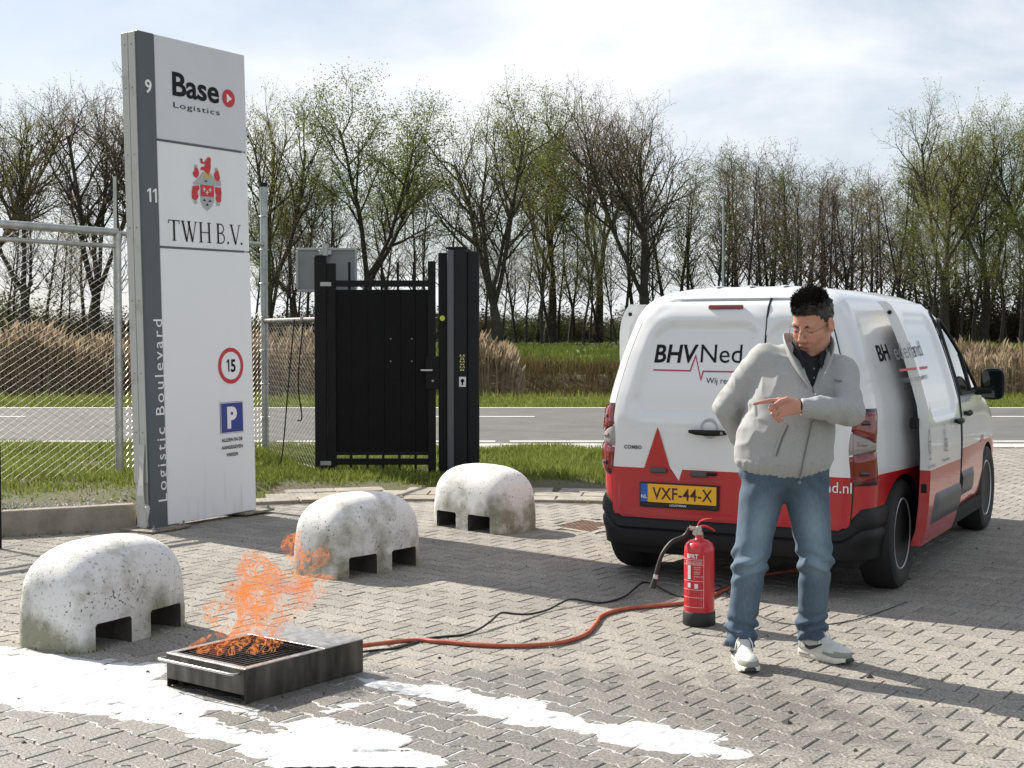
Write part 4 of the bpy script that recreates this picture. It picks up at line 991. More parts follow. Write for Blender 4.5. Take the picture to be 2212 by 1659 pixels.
# back of a traffic sign on its pole behind the gate post
SY = 15.5
bs = thing('traffic_sign', 'grey back of a rectangular traffic sign behind the black gate post', 'sign', (at(705, 1000, SY).x, SY, 0)); oS = Vector((at(705, 1000, SY).x, SY, 0))
a, b_ = at(*zc(226, 352), SY), at(*zc(518, 143), SY)
M_back = mat('sign_back_grey', (0.17, 0.18, 0.185), 0.5, var=(0.21, 0.22, 0.225), scale=3)
M_backf = mat('sign_back_rim', (0.30, 0.31, 0.32), 0.45)
MB().box(((a.x+b_.x)/2-oS.x, 0.03, (a.z+b_.z)/2), (b_.x-a.x-0.02, 0.008, b_.z-a.z-0.02), 0.002).build('plate', M_back, bs)
for z_ in (a.z, b_.z): MB().box(((a.x+b_.x)/2-oS.x, 0.025, z_), (b_.x-a.x, 0.03, 0.03), 0.006).build('rim', M_backf, bs)
for x_ in (a.x, b_.x): MB().box((x_-oS.x, 0.025, (a.z+b_.z)/2), (0.03, 0.03, b_.z-a.z-0.032), 0.006).build('rim', M_backf, bs)
MB().tube([(0, -0.02, -0.1), (0, -0.02, b_.z+0.06)], 0.032, 12).build('pole', M_galv, bs, smooth=True)
MB().box((0, 0.0, b_.z-0.04), (0.14, 0.05, 0.05), 0.005).build('bracket', M_galv, bs)
# black post at the left edge of the yard
lp2 = gp(-3, 1185); tag(MB().tube([(lp2.x, lp2.y, -0.02), (lp2.x, lp2.y, 0.72), (lp2.x, lp2.y, 0.74)], [0.022, 0.022, 0.012], 10).build('marker_post', M_black, smooth=True), 'thin black post at the left edge of the yard', 'post')

# ================================================================== CONCRETE BARRIER BLOCKS
mw = bpy.data.materials.new('white_painted_concrete'); mw.use_nodes = True
n, l = mw.node_tree.nodes, mw.node_tree.links; b = n['Principled BSDF']; b.inputs['Roughness'].default_value = 0.8
tcx = N(n, 'ShaderNodeTexCoord'); oi = N(n, 'ShaderNodeObjectInfo')
of = N(n, 'ShaderNodeVectorMath', operation='ADD'); l.new(tcx.outputs['Object'], of.inputs[0]); l.new(oi.outputs['Location'], of.inputs[1])
def noise_n(sc, det=6, ro=0.6):
    t = N(n, 'ShaderNodeTexNoise'); t.inputs['Scale'].default_value = sc; t.inputs['Detail'].default_value = det; t.inputs['Roughness'].default_value = ro; l.new(of.outputs[0], t.inputs[0]); return t
def ramp(src, a, b2_):
    r_ = N(n, 'ShaderNodeMapRange'); r_.inputs['From Min'].default_value = a; r_.inputs['From Max'].default_value = b2_; l.new(src, r_.inputs[0]); return r_
chips = noise_n(58, 3, 0.6); patch = noise_n(4.2, 7, 0.6); fine = noise_n(120, 3, 0.6); chipd = noise_n(6, 3)
sepz = N(n, 'ShaderNodeSeparateXYZ'); l.new(tcx.outputs['Object'], sepz.inputs[0])
c1 = ramp(chips.outputs[0], 0.60, 0.645); c2 = ramp(chipd.outputs[0], 0.36, 0.60)
cmul = N(n, 'ShaderNodeMath', operation='MULTIPLY'); l.new(c1.outputs[0], cmul.inputs[0]); l.new(c2.outputs[0], cmul.inputs[1])
# algae: patchy, denser towards the foot and under the shoulder where water runs
zr = ramp(sepz.outputs[2], 0.42, 0.0)
al = N(n, 'ShaderNodeMath', operation='MULTIPLY_ADD'); l.new(zr.outputs[0], al.inputs[0]); al.inputs[1].default_value = 0.20; l.new(patch.outputs[0], al.inputs[2])
a1 = ramp(al.outputs[0], 0.53, 0.76)
bw = N(n, 'ShaderNodeMix', data_type='RGBA'); bw.inputs[6].default_value = (0.68, 0.675, 0.665, 1); bw.inputs[7].default_value = (0.25, 0.245, 0.175, 1); l.new(a1.outputs[0], bw.inputs[0])
f1 = ramp(fine.outputs[0], 0.58, 0.74); fm = N(n, 'ShaderNodeMath', operation='MULTIPLY'); l.new(f1.outputs[0], fm.inputs[0]); l.new(a1.outputs[0], fm.inputs[1])
bw1 = N(n, 'ShaderNodeMix', data_type='RGBA'); bw1.inputs[7].default_value = (0.09, 0.08, 0.065, 1); l.new(fm.outputs[0], bw1.inputs[0]); l.new(bw.outputs[2], bw1.inputs[6])
bw2 = N(n, 'ShaderNodeMix', data_type='RGBA'); bw2.inputs[7].default_value = (0.115, 0.105, 0.095, 1); l.new(cmul.outputs[0], bw2.inputs[0]); l.new(bw1.outputs[2], bw2.inputs[6])
l.new(bw2.outputs[2], b.inputs['Base Color'])
hs = N(n, 'ShaderNodeMath', operation='MULTIPLY_ADD'); l.new(cmul.outputs[0], hs.inputs[0]); hs.inputs[1].default_value = -0.8; l.new(fine.outputs[0], hs.inputs[2])
bp = N(n, 'ShaderNodeBump'); bp.inputs['Strength'].default_value = 0.5; bp.inputs['Distance'].default_value = 0.006; l.new(hs.outputs[0], bp.inputs['Height']); l.new(bp.outputs[0], b.inputs['Normal'])
M_block = mw
M_pocket = mat('raw_concrete_with_shade', (0.075, 0.068, 0.06), 0.95, var=(0.04, 0.037, 0.033), scale=14, bump=0.5)  # raw dirty concrete, with the shade inside the slots darkened into its colour
def block_mesh(seed):
    r = random.Random(seed); L_, B_, Hh = 0.40, 0.235, 0.495; V = []; F = []; NA = 56
    def ringp(sx, sy, z, e):
        out = []
        for i in range(NA):
            a = 2*PI*i/NA; c, s = math.cos(a), math.sin(a)
            x = math.copysign(abs(c)**(2/e), c)*L_*sx; y = math.copysign(abs(s)**(2/e), s)*B_*sy
            k = 1+0.004*fbm(x*6, y*6, 1, 2, seed+z*5); out.append((x*k, y*k, z))
        return out
    prof = [(1.0, 1.0, 0.0, 5.5), (1.0, 1.0, 0.10, 5.5), (0.995, 0.99, 0.20, 5.2), (0.985, 0.975, 0.27, 4.8)]
    for i in range(1, 11):
        t = i/10*PI/2; sx = 0.985*(math.cos(t)**0.62); sy = 0.975*(math.cos(t)**0.72); prof.append((max(sx, 0.02), max(sy, 0.02), 0.27+(Hh-0.27)*math.sin(t), 4.8-2.2*(i/10)))
    for p in prof: V += ringp(*p)
    k = len(prof)
    F = [(i*NA+j, i*NA+(j+1) % NA, (i+1)*NA+(j+1) % NA, (i+1)*NA+j) for i in range(k-1) for j in range(NA)]
    F += [tuple(range(NA-1, -1, -1)), tuple(range((k-1)*NA, k*NA))]
    b_ = MB(); b_.add(V, F); o = b_.build('barrier_block', [M_block, M_pocket], smooth=True, angle=50)
    cut = MB()
    for sx in (-1, 1): cut.box((sx*0.185, 0, 0.04), (0.235, 0.8, 0.185), 0.012, M=None)
    co = cut.build('cut', M_pocket)
    bo = o.modifiers.new('b', 'BOOLEAN'); bo.object = co; bo.operation = 'DIFFERENCE'; bo.solver = 'EXACT'
    dg = bpy.context.evaluated_depsgraph_get(); me = bpy.data.meshes.new_from_object(o.evaluated_get(dg)); o.modifiers.clear(); o.data = me
    me.polygons.foreach_set('use_smooth', [True]*len(me.polygons)); me.set_sharp_from_angle(angle=R(38))
    bpy.data.objects.remove(co); return o
for sd_, (x, y), a, lb in ((1, (-2.03, 6.88), math.atan2(0.89, 0.45), 'white painted concrete barrier block nearest the camera, left of the fire tray'),
                           (2, (-0.985, 8.83), R(51.5), 'white concrete barrier block in the middle, behind the flames'),
                           (3, (-0.215, 10.72), R(-46), 'white concrete barrier block farthest back, in front of the black gate')):
    o = block_mesh(sd_); o.location = (x, y, -0.004); o.rotation_euler = (0, 0, a); tag(o, lb, 'barrier block', 'concrete barrier blocks')
# ================================================================== FIRE TRAY
TN, TR, TL = gp(530, 1522), gp(785, 1450), gp(349, 1485)
tx = (TR-TN).normalized(); LX = (TR-TN).length; LY = (TL-TN).length
tray = thing('fire_tray', 'open stainless steel fire tray with grate on the wet pavers', 'fire tray', TN, math.atan2(tx.y, tx.x))
TRAY_M = Matrix.Translation(TN) @ Matrix.Rotation(math.atan2(tx.y, tx.x), 4, 'Z')
mt = bpy.data.materials.new('scorched_steel'); mt.use_nodes = True
n, l = mt.node_tree.nodes, mt.node_tree.links; b = n['Principled BSDF']; b.inputs['Metallic'].default_value = 0.9
tcx = N(n, 'ShaderNodeTexCoord'); mpp = N(n, 'ShaderNodeMapping'); mpp.inputs['Scale'].default_value = (6, 6, 1.2); l.new(tcx.outputs['Object'], mpp.inputs[0])
t = N(n, 'ShaderNodeTexNoise'); t.inputs['Scale'].default_value = 2.2; t.inputs['Detail'].default_value = 8; l.new(mpp.outputs[0], t.inputs[0])
r = N(n, 'ShaderNodeValToRGB'); l.new(t.outputs[0], r.inputs[0]); r.color_ramp.elements[0].position = 0.3; r.color_ramp.elements[1].position = 0.75
r.color_ramp.elements[0].color = (0.035, 0.031, 0.027, 1); r.color_ramp.elements[1].color = (0.15, 0.142, 0.13, 1); l.new(r.outputs[0], b.inputs['Base Color'])
rr_ = N(n, 'ShaderNodeMapRange'); rr_.inputs['To Min'].default_value = 0.62; rr_.inputs['To Max'].default_value = 0.34; l.new(t.outputs[0], rr_.inputs[0]); l.new(rr_.outputs[0], b.inputs['Roughness'])
M_scorch = mt
M_steel = mat('stainless_top', (0.58, 0.57, 0.55), 0.36, 0.9, var=(0.40, 0.39, 0.37), scale=26, stops=(0.42, 0.6), detail=8, bump=0.2, bscale=60)
M_soot = mat('soot_black', (0.010, 0.009, 0.009), 0.85)
TH = 0.142
MB().box((LX/2, 0.003, TH/2), (LX, 0.005, TH), 0.0015).build('side_panel', M_scorch, tray)
MB().box((LX/2, LY-0.003, TH/2), (LX, 0.005, TH), 0.0015).build('side_panel', M_scorch, tray)
MB().box((0.0, LY/2, TH/2+0.018), (0.005, LY-0.008, TH-0.036), 0.0015).build('front_panel', M_scorch, tray)
MB().box((LX-0.003, LY/2, TH/2), (0.005, LY-0.012, TH), 0.0015).build('rear_panel', M_scorch, tray)
MB().box((LX/2, LY/2, 0.045), (LX-0.02, LY-0.02, 0.006), 0).build('pan', M_soot, tray)
GX = LX*0.655
for nm, c, s_ in (('rim', (GX/2, 0.014, TH+0.001), (GX, 0.030, 0.005)), ('rim', (GX/2, LY-0.014, TH+0.001), (GX, 0.030, 0.005)), ('rim', (0.014, LY/2, TH+0.001), (0.030, LY-0.058, 0.005))): MB().box(c, s_, 0.0015).build(nm, M_steel, tray)
MB().box(((GX+LX)/2+0.002, LY/2, TH+0.002), (LX-GX+0.004, LY, 0.005), 0.0015).build('burner_cover', M_steel, tray)
inner = MB()
for c, s_ in (((GX/2, 0.03, TH-0.045), (GX, 0.003, 0.09)), ((GX/2, LY-0.03, TH-0.045), (GX, 0.003, 0.09)), ((GX, LY/2, TH-0.045), (0.003, LY-0.06, 0.09)), ((0.03, LY/2, TH-0.045), (0.003, LY-0.06, 0.09))): inner.box(c, s_)
inner.build('liner', M_soot, tray)
nb = 17
for i in range(nb):
    x = 0.045+(GX-0.06)*i/(nb-1); MB().box((x, LY/2, TH-0.012), (0.006, LY-0.06, 0.014), 0.001).build('grate_bar', M_soot, tray, recalc=False)
for i in range(8):
    y = 0.06+(LY-0.12)*i/7; MB().box((GX/2+0.015, y, TH-0.022), (GX-0.05, 0.006, 0.008), 0.001).build('grate_cross_bar', M_soot, tray, recalc=False)
hp = [(0.0, 0.03, TH-0.020), (-0.035, 0.03, TH-0.018), (-0.042, 0.05, TH-0.018), (-0.042, LY-0.01, TH-0.018), (-0.035, LY+0.008, TH-0.018), (0.0, LY+0.004, TH-0.02)]
MB().tube(hp, 0.0055, 8).build('handle', M_steel, tray, smooth=True)
for x in (0.05, LX-0.05):
    for y in (0.05, LY-0.05): MB().box((x, y, 0.012), (0.03, 0.03, 0.022), 0.002).build('foot', M_soot, tray)

# ---- flames: twisted hollow tongues of burning gas
mf = bpy.data.materials.new('flame'); mf.use_nodes = True
n, l = mf.node_tree.nodes, mf.node_tree.links; n.clear()
o_ = N(n, 'ShaderNodeOutputMaterial'); em = N(n, 'ShaderNodeEmission'); tp = N(n, 'ShaderNodeBsdfTransparent'); mx = N(n, 'ShaderNodeMixShader')
g_ = N(n, 'ShaderNodeNewGeometry')
n1 = N(n, 'ShaderNodeTexNoise'); n1.inputs['Scale'].default_value = 9; n1.inputs['Detail'].default_value = 3.5; n1.inputs['Distortion'].default_value = 1.6; l.new(g_.outputs['Position'], n1.inputs[0])
n2 = N(n, 'ShaderNodeTexNoise'); n2.inputs['Scale'].default_value = 6; n2.inputs['Detail'].default_value = 4; l.new(g_.outputs['Position'], n2.inputs[0])
sb = N(n, 'ShaderNodeMath', operation='SUBTRACT'); sb.inputs[1].default_value = 0.5; l.new(n1.outputs[0], sb.inputs[0])
ab = N(n, 'ShaderNodeMath', operation='ABSOLUTE'); l.new(sb.outputs[0], ab.inputs[0])
rg = N(n, 'ShaderNodeMapRange'); rg.inputs['From Min'].default_value = 0.036; rg.inputs['From Max'].default_value = 0.0; rg.inputs['To Max'].default_value = 0.72; l.new(ab.outputs[0], rg.inputs[0])
veil = N(n, 'ShaderNodeMapRange'); veil.inputs['From Min'].default_value = 0.42; veil.inputs['From Max'].default_value = 0.68; veil.inputs['To Max'].default_value = 0.17; l.new(n2.outputs[0], veil.inputs[0])
sm = N(n, 'ShaderNodeMath', operation='ADD', use_clamp=True); l.new(rg.outputs[0], sm.inputs[0]); l.new(veil.outputs[0], sm.inputs[1])
at_ = N(n, 'ShaderNodeAttribute'); at_.attribute_name = 'fade'
ml = N(n, 'ShaderNodeMath', operation='MULTIPLY'); l.new(sm.outputs[0], ml.inputs[0]); l.new(at_.outputs['Fac'], ml.inputs[1])
cr_ = N(n, 'ShaderNodeValToRGB'); cr_.color_ramp.elements[0].color = (0.95, 0.19, 0.055, 1); cr_.color_ramp.elements[1].color = (1.0, 0.44, 0.13, 1); l.new(rg.outputs[0], cr_.inputs[0])
l.new(cr_.outputs[0], em.inputs[0]); em.inputs[1].default_value = 0.56
l.new(ml.outputs[0], mx.inputs[0]); l.new(tp.outputs[0], mx.inputs[1]); l.new(em.outputs[0], mx.inputs[2]); l.new(mx.outputs[0], o_.inputs[0])
fire = thing('fire', 'orange flames blowing to the right above the fire tray', 'fire', TRAY_M @ Vector((GX/2, LY/2, TH)))
fo = Vector(fire.location); fr_ = random.Random(9)
def tongue(path, rad, fades, seed):
    """closed wavy tube along the path, wider across than deep"""
    P_ = smooth_path(path, 5); k = len(P_); NA = 12; V = []; A = []
    for i, p in enumerate(P_):
        t = i/(k-1); rr = rad*(math.sin(PI*min(0.97, 0.06+0.94*t))**0.7)
        fidx = t*(len(fades)-1); f0 = int(min(fidx, len(fades)-2)); fd = lerp(fades[f0], fades[f0+1], fidx-f0)
        for j in range(NA):
            a = 2*PI*j/NA+t*2.0; d = Vector((math.cos(a), 0.65*math.sin(a), 0.35*math.sin(a+1.0)))
            w = 1+0.55*fbm(p.x*9+d.x*0.7, p.z*9+d.y*0.7, 1, 3, seed*3.1); V.append(p+d*rr*w); A.append(fd)
    F = [(i*NA+j, i*NA+(j+1) % NA, (i+1)*NA+(j+1) % NA, (i+1)*NA+j) for i in range(k-1) for j in range(NA)]+[tuple(range(NA-1, -1, -1)), tuple(range((k-1)*NA, k*NA))]
    b_ = MB(); b_.add([v-fo for v in V], F); o = b_.build('flame_tongue', mf, fire, smooth=True, angle=0, recalc=False)
    at2 = o.data.attributes.new('fade', 'FLOAT', 'POINT'); at2.data.foreach_set('value', A); return o
def fp(x, y, Y): return at(x, y, Y)
# low flames licking over the grate
for (xa, ya, xb, yb, Y) in ((425, 1392, 470, 1375, 5.95), (470, 1405, 520, 1375, 5.85), (510, 1400, 560, 1370, 5.85), (545, 1405, 600, 1375, 5.9), (560, 1390, 590, 1360, 6.0), (500, 1385, 540, 1355, 6.05), (450, 1398, 500, 1392, 5.8), (585, 1400, 610, 1385, 5.9)):
    tongue([fp(xa-8, ya+14, Y), fp(xa, ya, Y), fp((xa+xb)/2+4, (ya+yb)/2-8, Y+0.02), fp(xb, yb, Y+0.03)], 0.045, (1.0, 1.0, 0.8), xa+yb)
# body of the fire
for i, (pts, rad, fd) in enumerate([
    ([(520, 1365), (500, 1330), (475, 1310), (450, 1300)], 0.075, (0.5, 0.9, 1.0, 0.8)),
    ([(560, 1370), (545, 1320), (520, 1280), (480, 1262)], 0.085, (0.4, 0.9, 1.0, 0.8)),
    ([(590, 1360), (585, 1310), (560, 1260), (540, 1215), (545, 1195)], 0.085, (0.4, 0.8, 1.0, 1.0, 0.6)),
    ([(610, 1350), (620, 1300), (600, 1260), (570, 1225)], 0.085, (0.3, 0.8, 1.0, 0.7)),
    ([(630, 1340), (655, 1290), (640, 1260), (680, 1245)], 0.075, (0.2, 0.7, 0.9, 0.6)),
    ([(560, 1300), (610, 1270), (660, 1262), (690, 1240)], 0.07, (0.8, 1.0, 0.9, 0.5)),
    ([(480, 1310), (530, 1275), (580, 1262), (620, 1250)], 0.075, (0.8, 1.0, 1.0, 0.7)),
    ([(640, 1250), (650, 1215), (636, 1185), (632, 1158), (655, 1148)], 0.05, (0.6, 0.9, 0.9, 1.0, 0.8)),
    ([(660, 1240), (690, 1215), (688, 1190), (702, 1178)], 0.05, (0.4, 0.7, 0.6, 0.4)),
    ([(680, 1250), (720, 1248), (750, 1240)], 0.04, (0.5, 0.5, 0.3)),
    ([(640, 1320), (680, 1290), (690, 1265)], 0.045, (0.3, 0.45, 0.3)),
    ([(545, 1395), (535, 1360), (545, 1325), (530, 1290)], 0.075, (1.0, 0.8, 0.8, 0.7)),
    ([(585, 1392), (590, 1355), (575, 1320), (590, 1285)], 0.07, (1.0, 0.7, 0.8, 0.8)),
    ([(490, 1395), (495, 1360), (480, 1335), (462, 1318)], 0.06, (1.0, 0.7, 0.7, 0.6)),
    ([(520, 1300), (560, 1245), (552, 1205), (534, 1188)], 0.06, (0.8, 1.0, 0.9, 0.5))]):
    Y0 = 6.0+0.05*(i % 4)
    tongue([fp(x, y, Y0+0.0006*(x-500)) for x, y in pts], rad, fd, i+31)

# ================================================================== FOAM
def vnoise(X, Y, s, seed=0):
    X = X*s; Y = Y*s; xi = np.floor(X).astype(int); yi = np.floor(Y).astype(int); fx = X-xi; fy = Y-yi
    fx = fx*fx*(3-2*fx); fy = fy*fy*(3-2*fy)
    def h(a, b): 
        n_ = (a*374761393+b*668265263+seed*1442695041) & 0x7fffffff; n_ = ((n_ ^ (n_ >> 13))*1274126177) & 0x7fffffff; return ((n_ ^ (n_ >> 16)) & 0xffff)/65535.0
    return (h(xi, yi)*(1-fx)+h(xi+1, yi)*fx)*(1-fy)+(h(xi, yi+1)*(1-fx)+h(xi+1, yi+1)*fx)*fy
def vfbm(X, Y, s, o=4, seed=0):
    r_ = 0; a = 0.5
    for i in range(o): r_ = r_+a*(vnoise(X, Y, s, seed+i)*2-1); s *= 2.05; a *= 0.55
    return r_
def sdpoly(X, Y, P):
    d = np.full(X.shape, 1e9); ins = np.zeros(X.shape, bool); j = len(P)-1
    for i in range(len(P)):
        ax, ay = P[j]; bx, by = P[i]; ex, ey = bx-ax, by-ay; t = np.clip(((X-ax)*ex+(Y-ay)*ey)/(ex*ex+ey*ey+1e-12), 0, 1)
        d = np.minimum(d, (X-ax-t*ex)**2+(Y-ay-t*ey)**2); c = ((ay > Y) != (by > Y)) & (X < (bx-ax)*(Y-ay)/(by-ay+1e-12)+ax); ins ^= c; j = i
    d = np.sqrt(d); return np.where(ins, d, -d)
FA = [(-90, 1392), (70, 1404), (160, 1420), (240, 1428), (300, 1432), (356, 1430), (360, 1486), (420, 1508), (520, 1532), (600, 1540), (680, 1545), (750, 1562), (830, 1572), (870, 1592), (880, 1612), (935, 1627), (962, 1646), (930, 1680), (700, 1675), (560, 1632), (470, 1597), (380, 1572), (290, 1556), (200, 1546), (110, 1536), (0, 1512), (-90, 1500)]
FB = [(640, 1562), (700, 1548), (760, 1533), (830, 1520), (900, 1527), (960, 1542), (1050, 1552), (1130, 1562), (1200, 1578), (1300, 1602), (1400, 1618), (1500, 1634), (1590, 1634), (1612, 1626), (1560, 1606), (1592, 1600), (1560, 1588), (1450, 1571), (1380, 1556), (1290, 1561), (1200, 1531), (1150, 1511), (1040, 1501), (960, 1481), (850, 1473), (780, 1466), (790, 1482), (900, 1502), (850, 1512), (760, 1512), (700, 1532), (620, 1552)]
HOLES = [[(455, 1536), (520, 1545), (565, 1560), (575, 1580), (520, 1575), (475, 1560)], [(560, 1530), (660, 1530), (700, 1545), (620, 1560), (560, 1548)], [(880, 1508), (980, 1522), (1010, 1540), (930, 1530)]]
TZ = [(700, 1550), (900, 1545), (1200, 1570), (1600, 1600), (1760, 1640), (1800, 1680), (900, 1680), (870, 1600)]
G2 = lambda P: [tuple(gp(*q)[:2]) for q in P]
res = 0.0075; gx = np.arange(-2.75, 1.35, res); gy = np.arange(4.75, 6.62, res); X, Y = np.meshgrid(gx, gy)
nf = vfbm(X, Y*1.6, 5, 5, 3)
f_ = np.maximum(sdpoly(X, Y, G2(FA))+0.02, sdpoly(X, Y, G2(FB))+0.012)+0.075*nf
for hp_ in HOLES: f_ = np.minimum(f_, -(sdpoly(X, Y, G2(hp_))+0.05*vfbm(X, Y, 14, 3, 9)))
tz_ = sdpoly(X, Y, G2(TZ))
PX, PY = X-JO.x, Y-JO.y; UU = PX*E2.x+PY*E2.y; VV_ = PX*E1.x+PY*E1.y
jr = np.round(VV_/PW); lv = VV_-jr*PW; un = UU-PL*0.5*(jr.astype(int) % 2); lu = un-np.round(un/PL)*PL
aa = np.abs(lu); tt = np.clip((aa-0.034)/0.032, 0, 1); sdw = PW/2+0.0125*(1-2*(1-tt*tt*(3-2*tt)))
dside = sdw-np.abs(lv); dend = np.where(dside > 0.003, PL/2-aa, 1.0); dj = np.minimum(np.abs(dside), dend)
joint = np.exp(-(dj/0.0068)**2)
cov = np.clip(f_/0.05, 0, 1); cov = cov*cov*(3-2*cov)
thick = 0.0030+0.0085*np.clip(f_/0.16, 0, 1)*(0.55+0.45*vfbm(X, Y, 9, 4, 21))+0.0040*vfbm(X, Y, 26, 4, 33)-0.0012*(vfbm(X, Y*2.2, 16, 3, 41) > 0.28)
patchy = vfbm(X*0.8, Y*2.0, 7, 4, 55)
thick = np.where(patchy > 0.52, thick-0.010*np.clip((patchy-0.52)/0.1, 0, 1), thick)
Zf = np.where(f_ > 0, thick*cov-0.0050*joint*(1-0.25*np.clip(f_/0.16, 0, 1))-0.001, -0.02)
jf = np.clip((f_+0.16+0.12*vfbm(X, Y, 6, 3, 71))/0.1, 0, 1); jf = np.maximum(jf, np.clip(tz_/0.05, 0, 1)*(vfbm(X, Y, 3.2, 3, 77) > -0.05))
Zj = np.where((joint > 0.30) & (jf > 0.5), -0.0012+0.0035*vfbm(X, Y, 16, 3, 61)-0.004*(1-joint), -0.02)
Zf = np.maximum(Zf, Zj)
tl = np.array(TRAY_M.inverted()); TXX = tl[0, 0]*X+tl[0, 1]*Y+tl[0, 3]; TYY = tl[1, 0]*X+tl[1, 1]*Y+tl[1, 3]
Zf = np.where((TXX > 0.0) & (TXX < LX+0.01) & (TYY > -0.01) & (TYY < LY+0.01), -0.02, Zf)
Zf = np.maximum(Zf, -0.0065)
keep = Zf > -0.0050
cell = keep[:-1, :-1] | keep[1:, :-1] | keep[:-1, 1:] | keep[1:, 1:]
ii, jj = np.nonzero(cell); w_ = X.shape[1]; k0 = ii*w_+jj
Fq = np.stack([k0, k0+1, k0+w_+1, k0+w_], 1); used = np.unique(Fq); remap = np.full(X.size, -1); remap[used] = np.arange(len(used))
Vf = np.stack([X.ravel()[used], Y.ravel()[used], Zf.ravel()[used]], 1)
M_foam = mat('fire_foam', (0.52, 0.535, 0.55), 0.55, var=(0.43, 0.445, 0.465), scale=7, bump=0.5, bscale=90, coord='pos', bdist=0.004)
tag(np_obj('foam', Vf, remap[Fq], M_foam, smooth=True), 'white extinguisher foam spread over the pavers round the fire tray', 'foam', kind='stuff')

# ================================================================== HOSE AND CABLE
M_hose = mat('orange_hose', (0.34, 0.075, 0.035), 0.5, var=(0.42, 0.11, 0.055), scale=20)
HR = 0.0115
hpts = [TRAY_M @ Vector((LX-0.005, LY*0.52, 0.075)), TRAY_M @ Vector((LX+0.06, LY*0.50, 0.055))]
for x, y in ((880, 1384), (950, 1386), (1040, 1393), (1120, 1395), (1205, 1389), (1262, 1372), (1286, 1349), (1301, 1330), (1345, 1316), (1410, 1309), (1475, 1303), (1530, 1290), (1580, 1268), (1660, 1240), (1760, 1228)): hpts.append(gp(x, y, HR))
tag(MB().tube(smooth_path(hpts, 7), HR, 10).build('gas_hose', M_hose, smooth=True), 'orange rubber hose winding from the fire tray to the van', 'hose')
def c8(x, y): return ((1000+x/2.212)*0.8508, (1350+y/2.212)*0.8508)
cr2 = 0.0058
cpts = [TRAY_M @ Vector((LX-0.003, LY*0.30, 0.05)), gp(800, 1406, cr2)]
for x, y, zz in ((0, 655, 0), (100, 630, 0), (180, 602, 0), (290, 588, 0), (380, 580, 0.0), (460, 556, 0.008), (540, 506, 0.028), (600, 457, 0.045), (680, 462, 0.03), (760, 463, 0.01), (860, 440, 0.004), (930, 405, 0.02), (990, 380, 0.03), (1070, 388, 0.015), (1150, 399, 0), (1230, 388, 0), (1300, 362, 0.005), (1350, 322, 0.02), (1395, 287, 0.03), (1440, 288, 0.02), (1480, 306, 0.01), (1560, 348, 0), (1640, 365, 0), (1760, 350, 0), (1900, 300, 0)):
    px, py = c8(x, y); cpts.append(gp(px, py, cr2+zz))
tag(MB().tube(smooth_path(cpts, 6), cr2, 8).build('electric_cable', M_cable, smooth=True), 'thin black cable looping over the pavers from the fire tray', 'cable')
tag(MB().tube(smooth_path([gp(1550, 1262, 0.004), gp(1640, 1330, 0.004), gp(1740, 1350, 0.004), gp(1850, 1338, 0.004), gp(1960, 1300, 0.004)], 8), 0.0028, 6).build('wire', M_cable, smooth=True), 'very thin dark wire lying between the feet of the man and the van', 'wire')

# ================================================================== FIRE EXTINGUISHER
EX = gp(1510, 1348); EX.z = 0.0
ext = thing('fire_extinguisher', 'red fire extinguisher with black rubber foot standing in front of the van', 'extinguisher', EX)
M_exr = mat('extinguisher_red', (0.52, 0.012, 0.022), 0.28, coat=0.4)
M_brass = mat('valve_metal', (0.55, 0.52, 0.45), 0.35, 0.8)
ER = 0.0785; BT = 0.425
MB().lathe([(ER-0.002, 0.055), (ER, 0.07), (ER, BT-0.045), (ER*0.965, BT-0.022), (ER*0.85, BT-0.004), (ER*0.6, BT+0.010), (ER*0.36, BT+0.016), (0.022, BT+0.02), (0.021, BT+0.04), (0.0, BT+0.041)], 40).build('cylinder', M_exr, ext, smooth=True, angle=55)
MB().lathe([(0.0, 0.0), (ER+0.003, 0.0), (ER+0.006, 0.006), (ER+0.005, 0.066), (ER+0.001, 0.072), (ER-0.004, 0.07)], 40).build('foot_ring', M_cable, ext, smooth=True, angle=40)
MB().lathe([(0.019, BT+0.04), (0.019, BT+0.052), (0.014, BT+0.056), (0.014, BT+0.085), (0.0, BT+0.086)], 16).build('valve', M_brass, ext, smooth=True, angle=40)
MB().tube([(-0.01, 0, BT+0.068), (-0.045, -0.005, BT+0.074), (-0.052, -0.005, BT+0.075)], [0.011, 0.011, 0.014], 10).build('outlet', M_brass, ext, smooth=True)
MB().lathe([(0.013, -0.004), (0.016, -0.002), (0.016, 0.002), (0.013, 0.004)], 16, M=Matrix.Translation((-0.022, -0.012, BT+0.05)) @ Matrix.Rotation(PI/2, 4, 'X')).build('pin_ring', M_brass, ext)
def lever(pts, w, th): 
    b_ = MB(); P_ = smooth_path(pts, 5); V = []
    for p in P_:
        for sy in (-w/2, w/2):
            for sz in (-th/2, th/2): V.append((p.x, p.y+sy, p.z+sz))
    k = len(P_); F = []
    for i in range(k-1):
        a = 4*i; F += [(a, a+1, a+5, a+4), (a+2, a+6, a+7, a+3), (a, a+4, a+6, a+2), (a+1, a+3, a+7, a+5)]
    F += [(0, 2, 3, 1), (4*k-4, 4*k-3, 4*k-1, 4*k-2)]; return b_.add(V, F)
lever([(-0.012, 0, BT+0.082), (0.0, 0, BT+0.105), (0.03, 0, BT+0.118), (0.062, 0, BT+0.121)], 0.022, 0.006).build('squeeze_lever', M_exr, ext, smooth=True)
lever([(-0.005, 0, BT+0.075), (0.02, 0, BT+0.083), (0.05, 0, BT+0.076), (0.078, 0, BT+0.060)], 0.024, 0.010).build('carry_handle', M_exr, ext, smooth=True)
def ep(x, y, dy=0.0): p = at(x, y, EX.y+dy); return p-EX
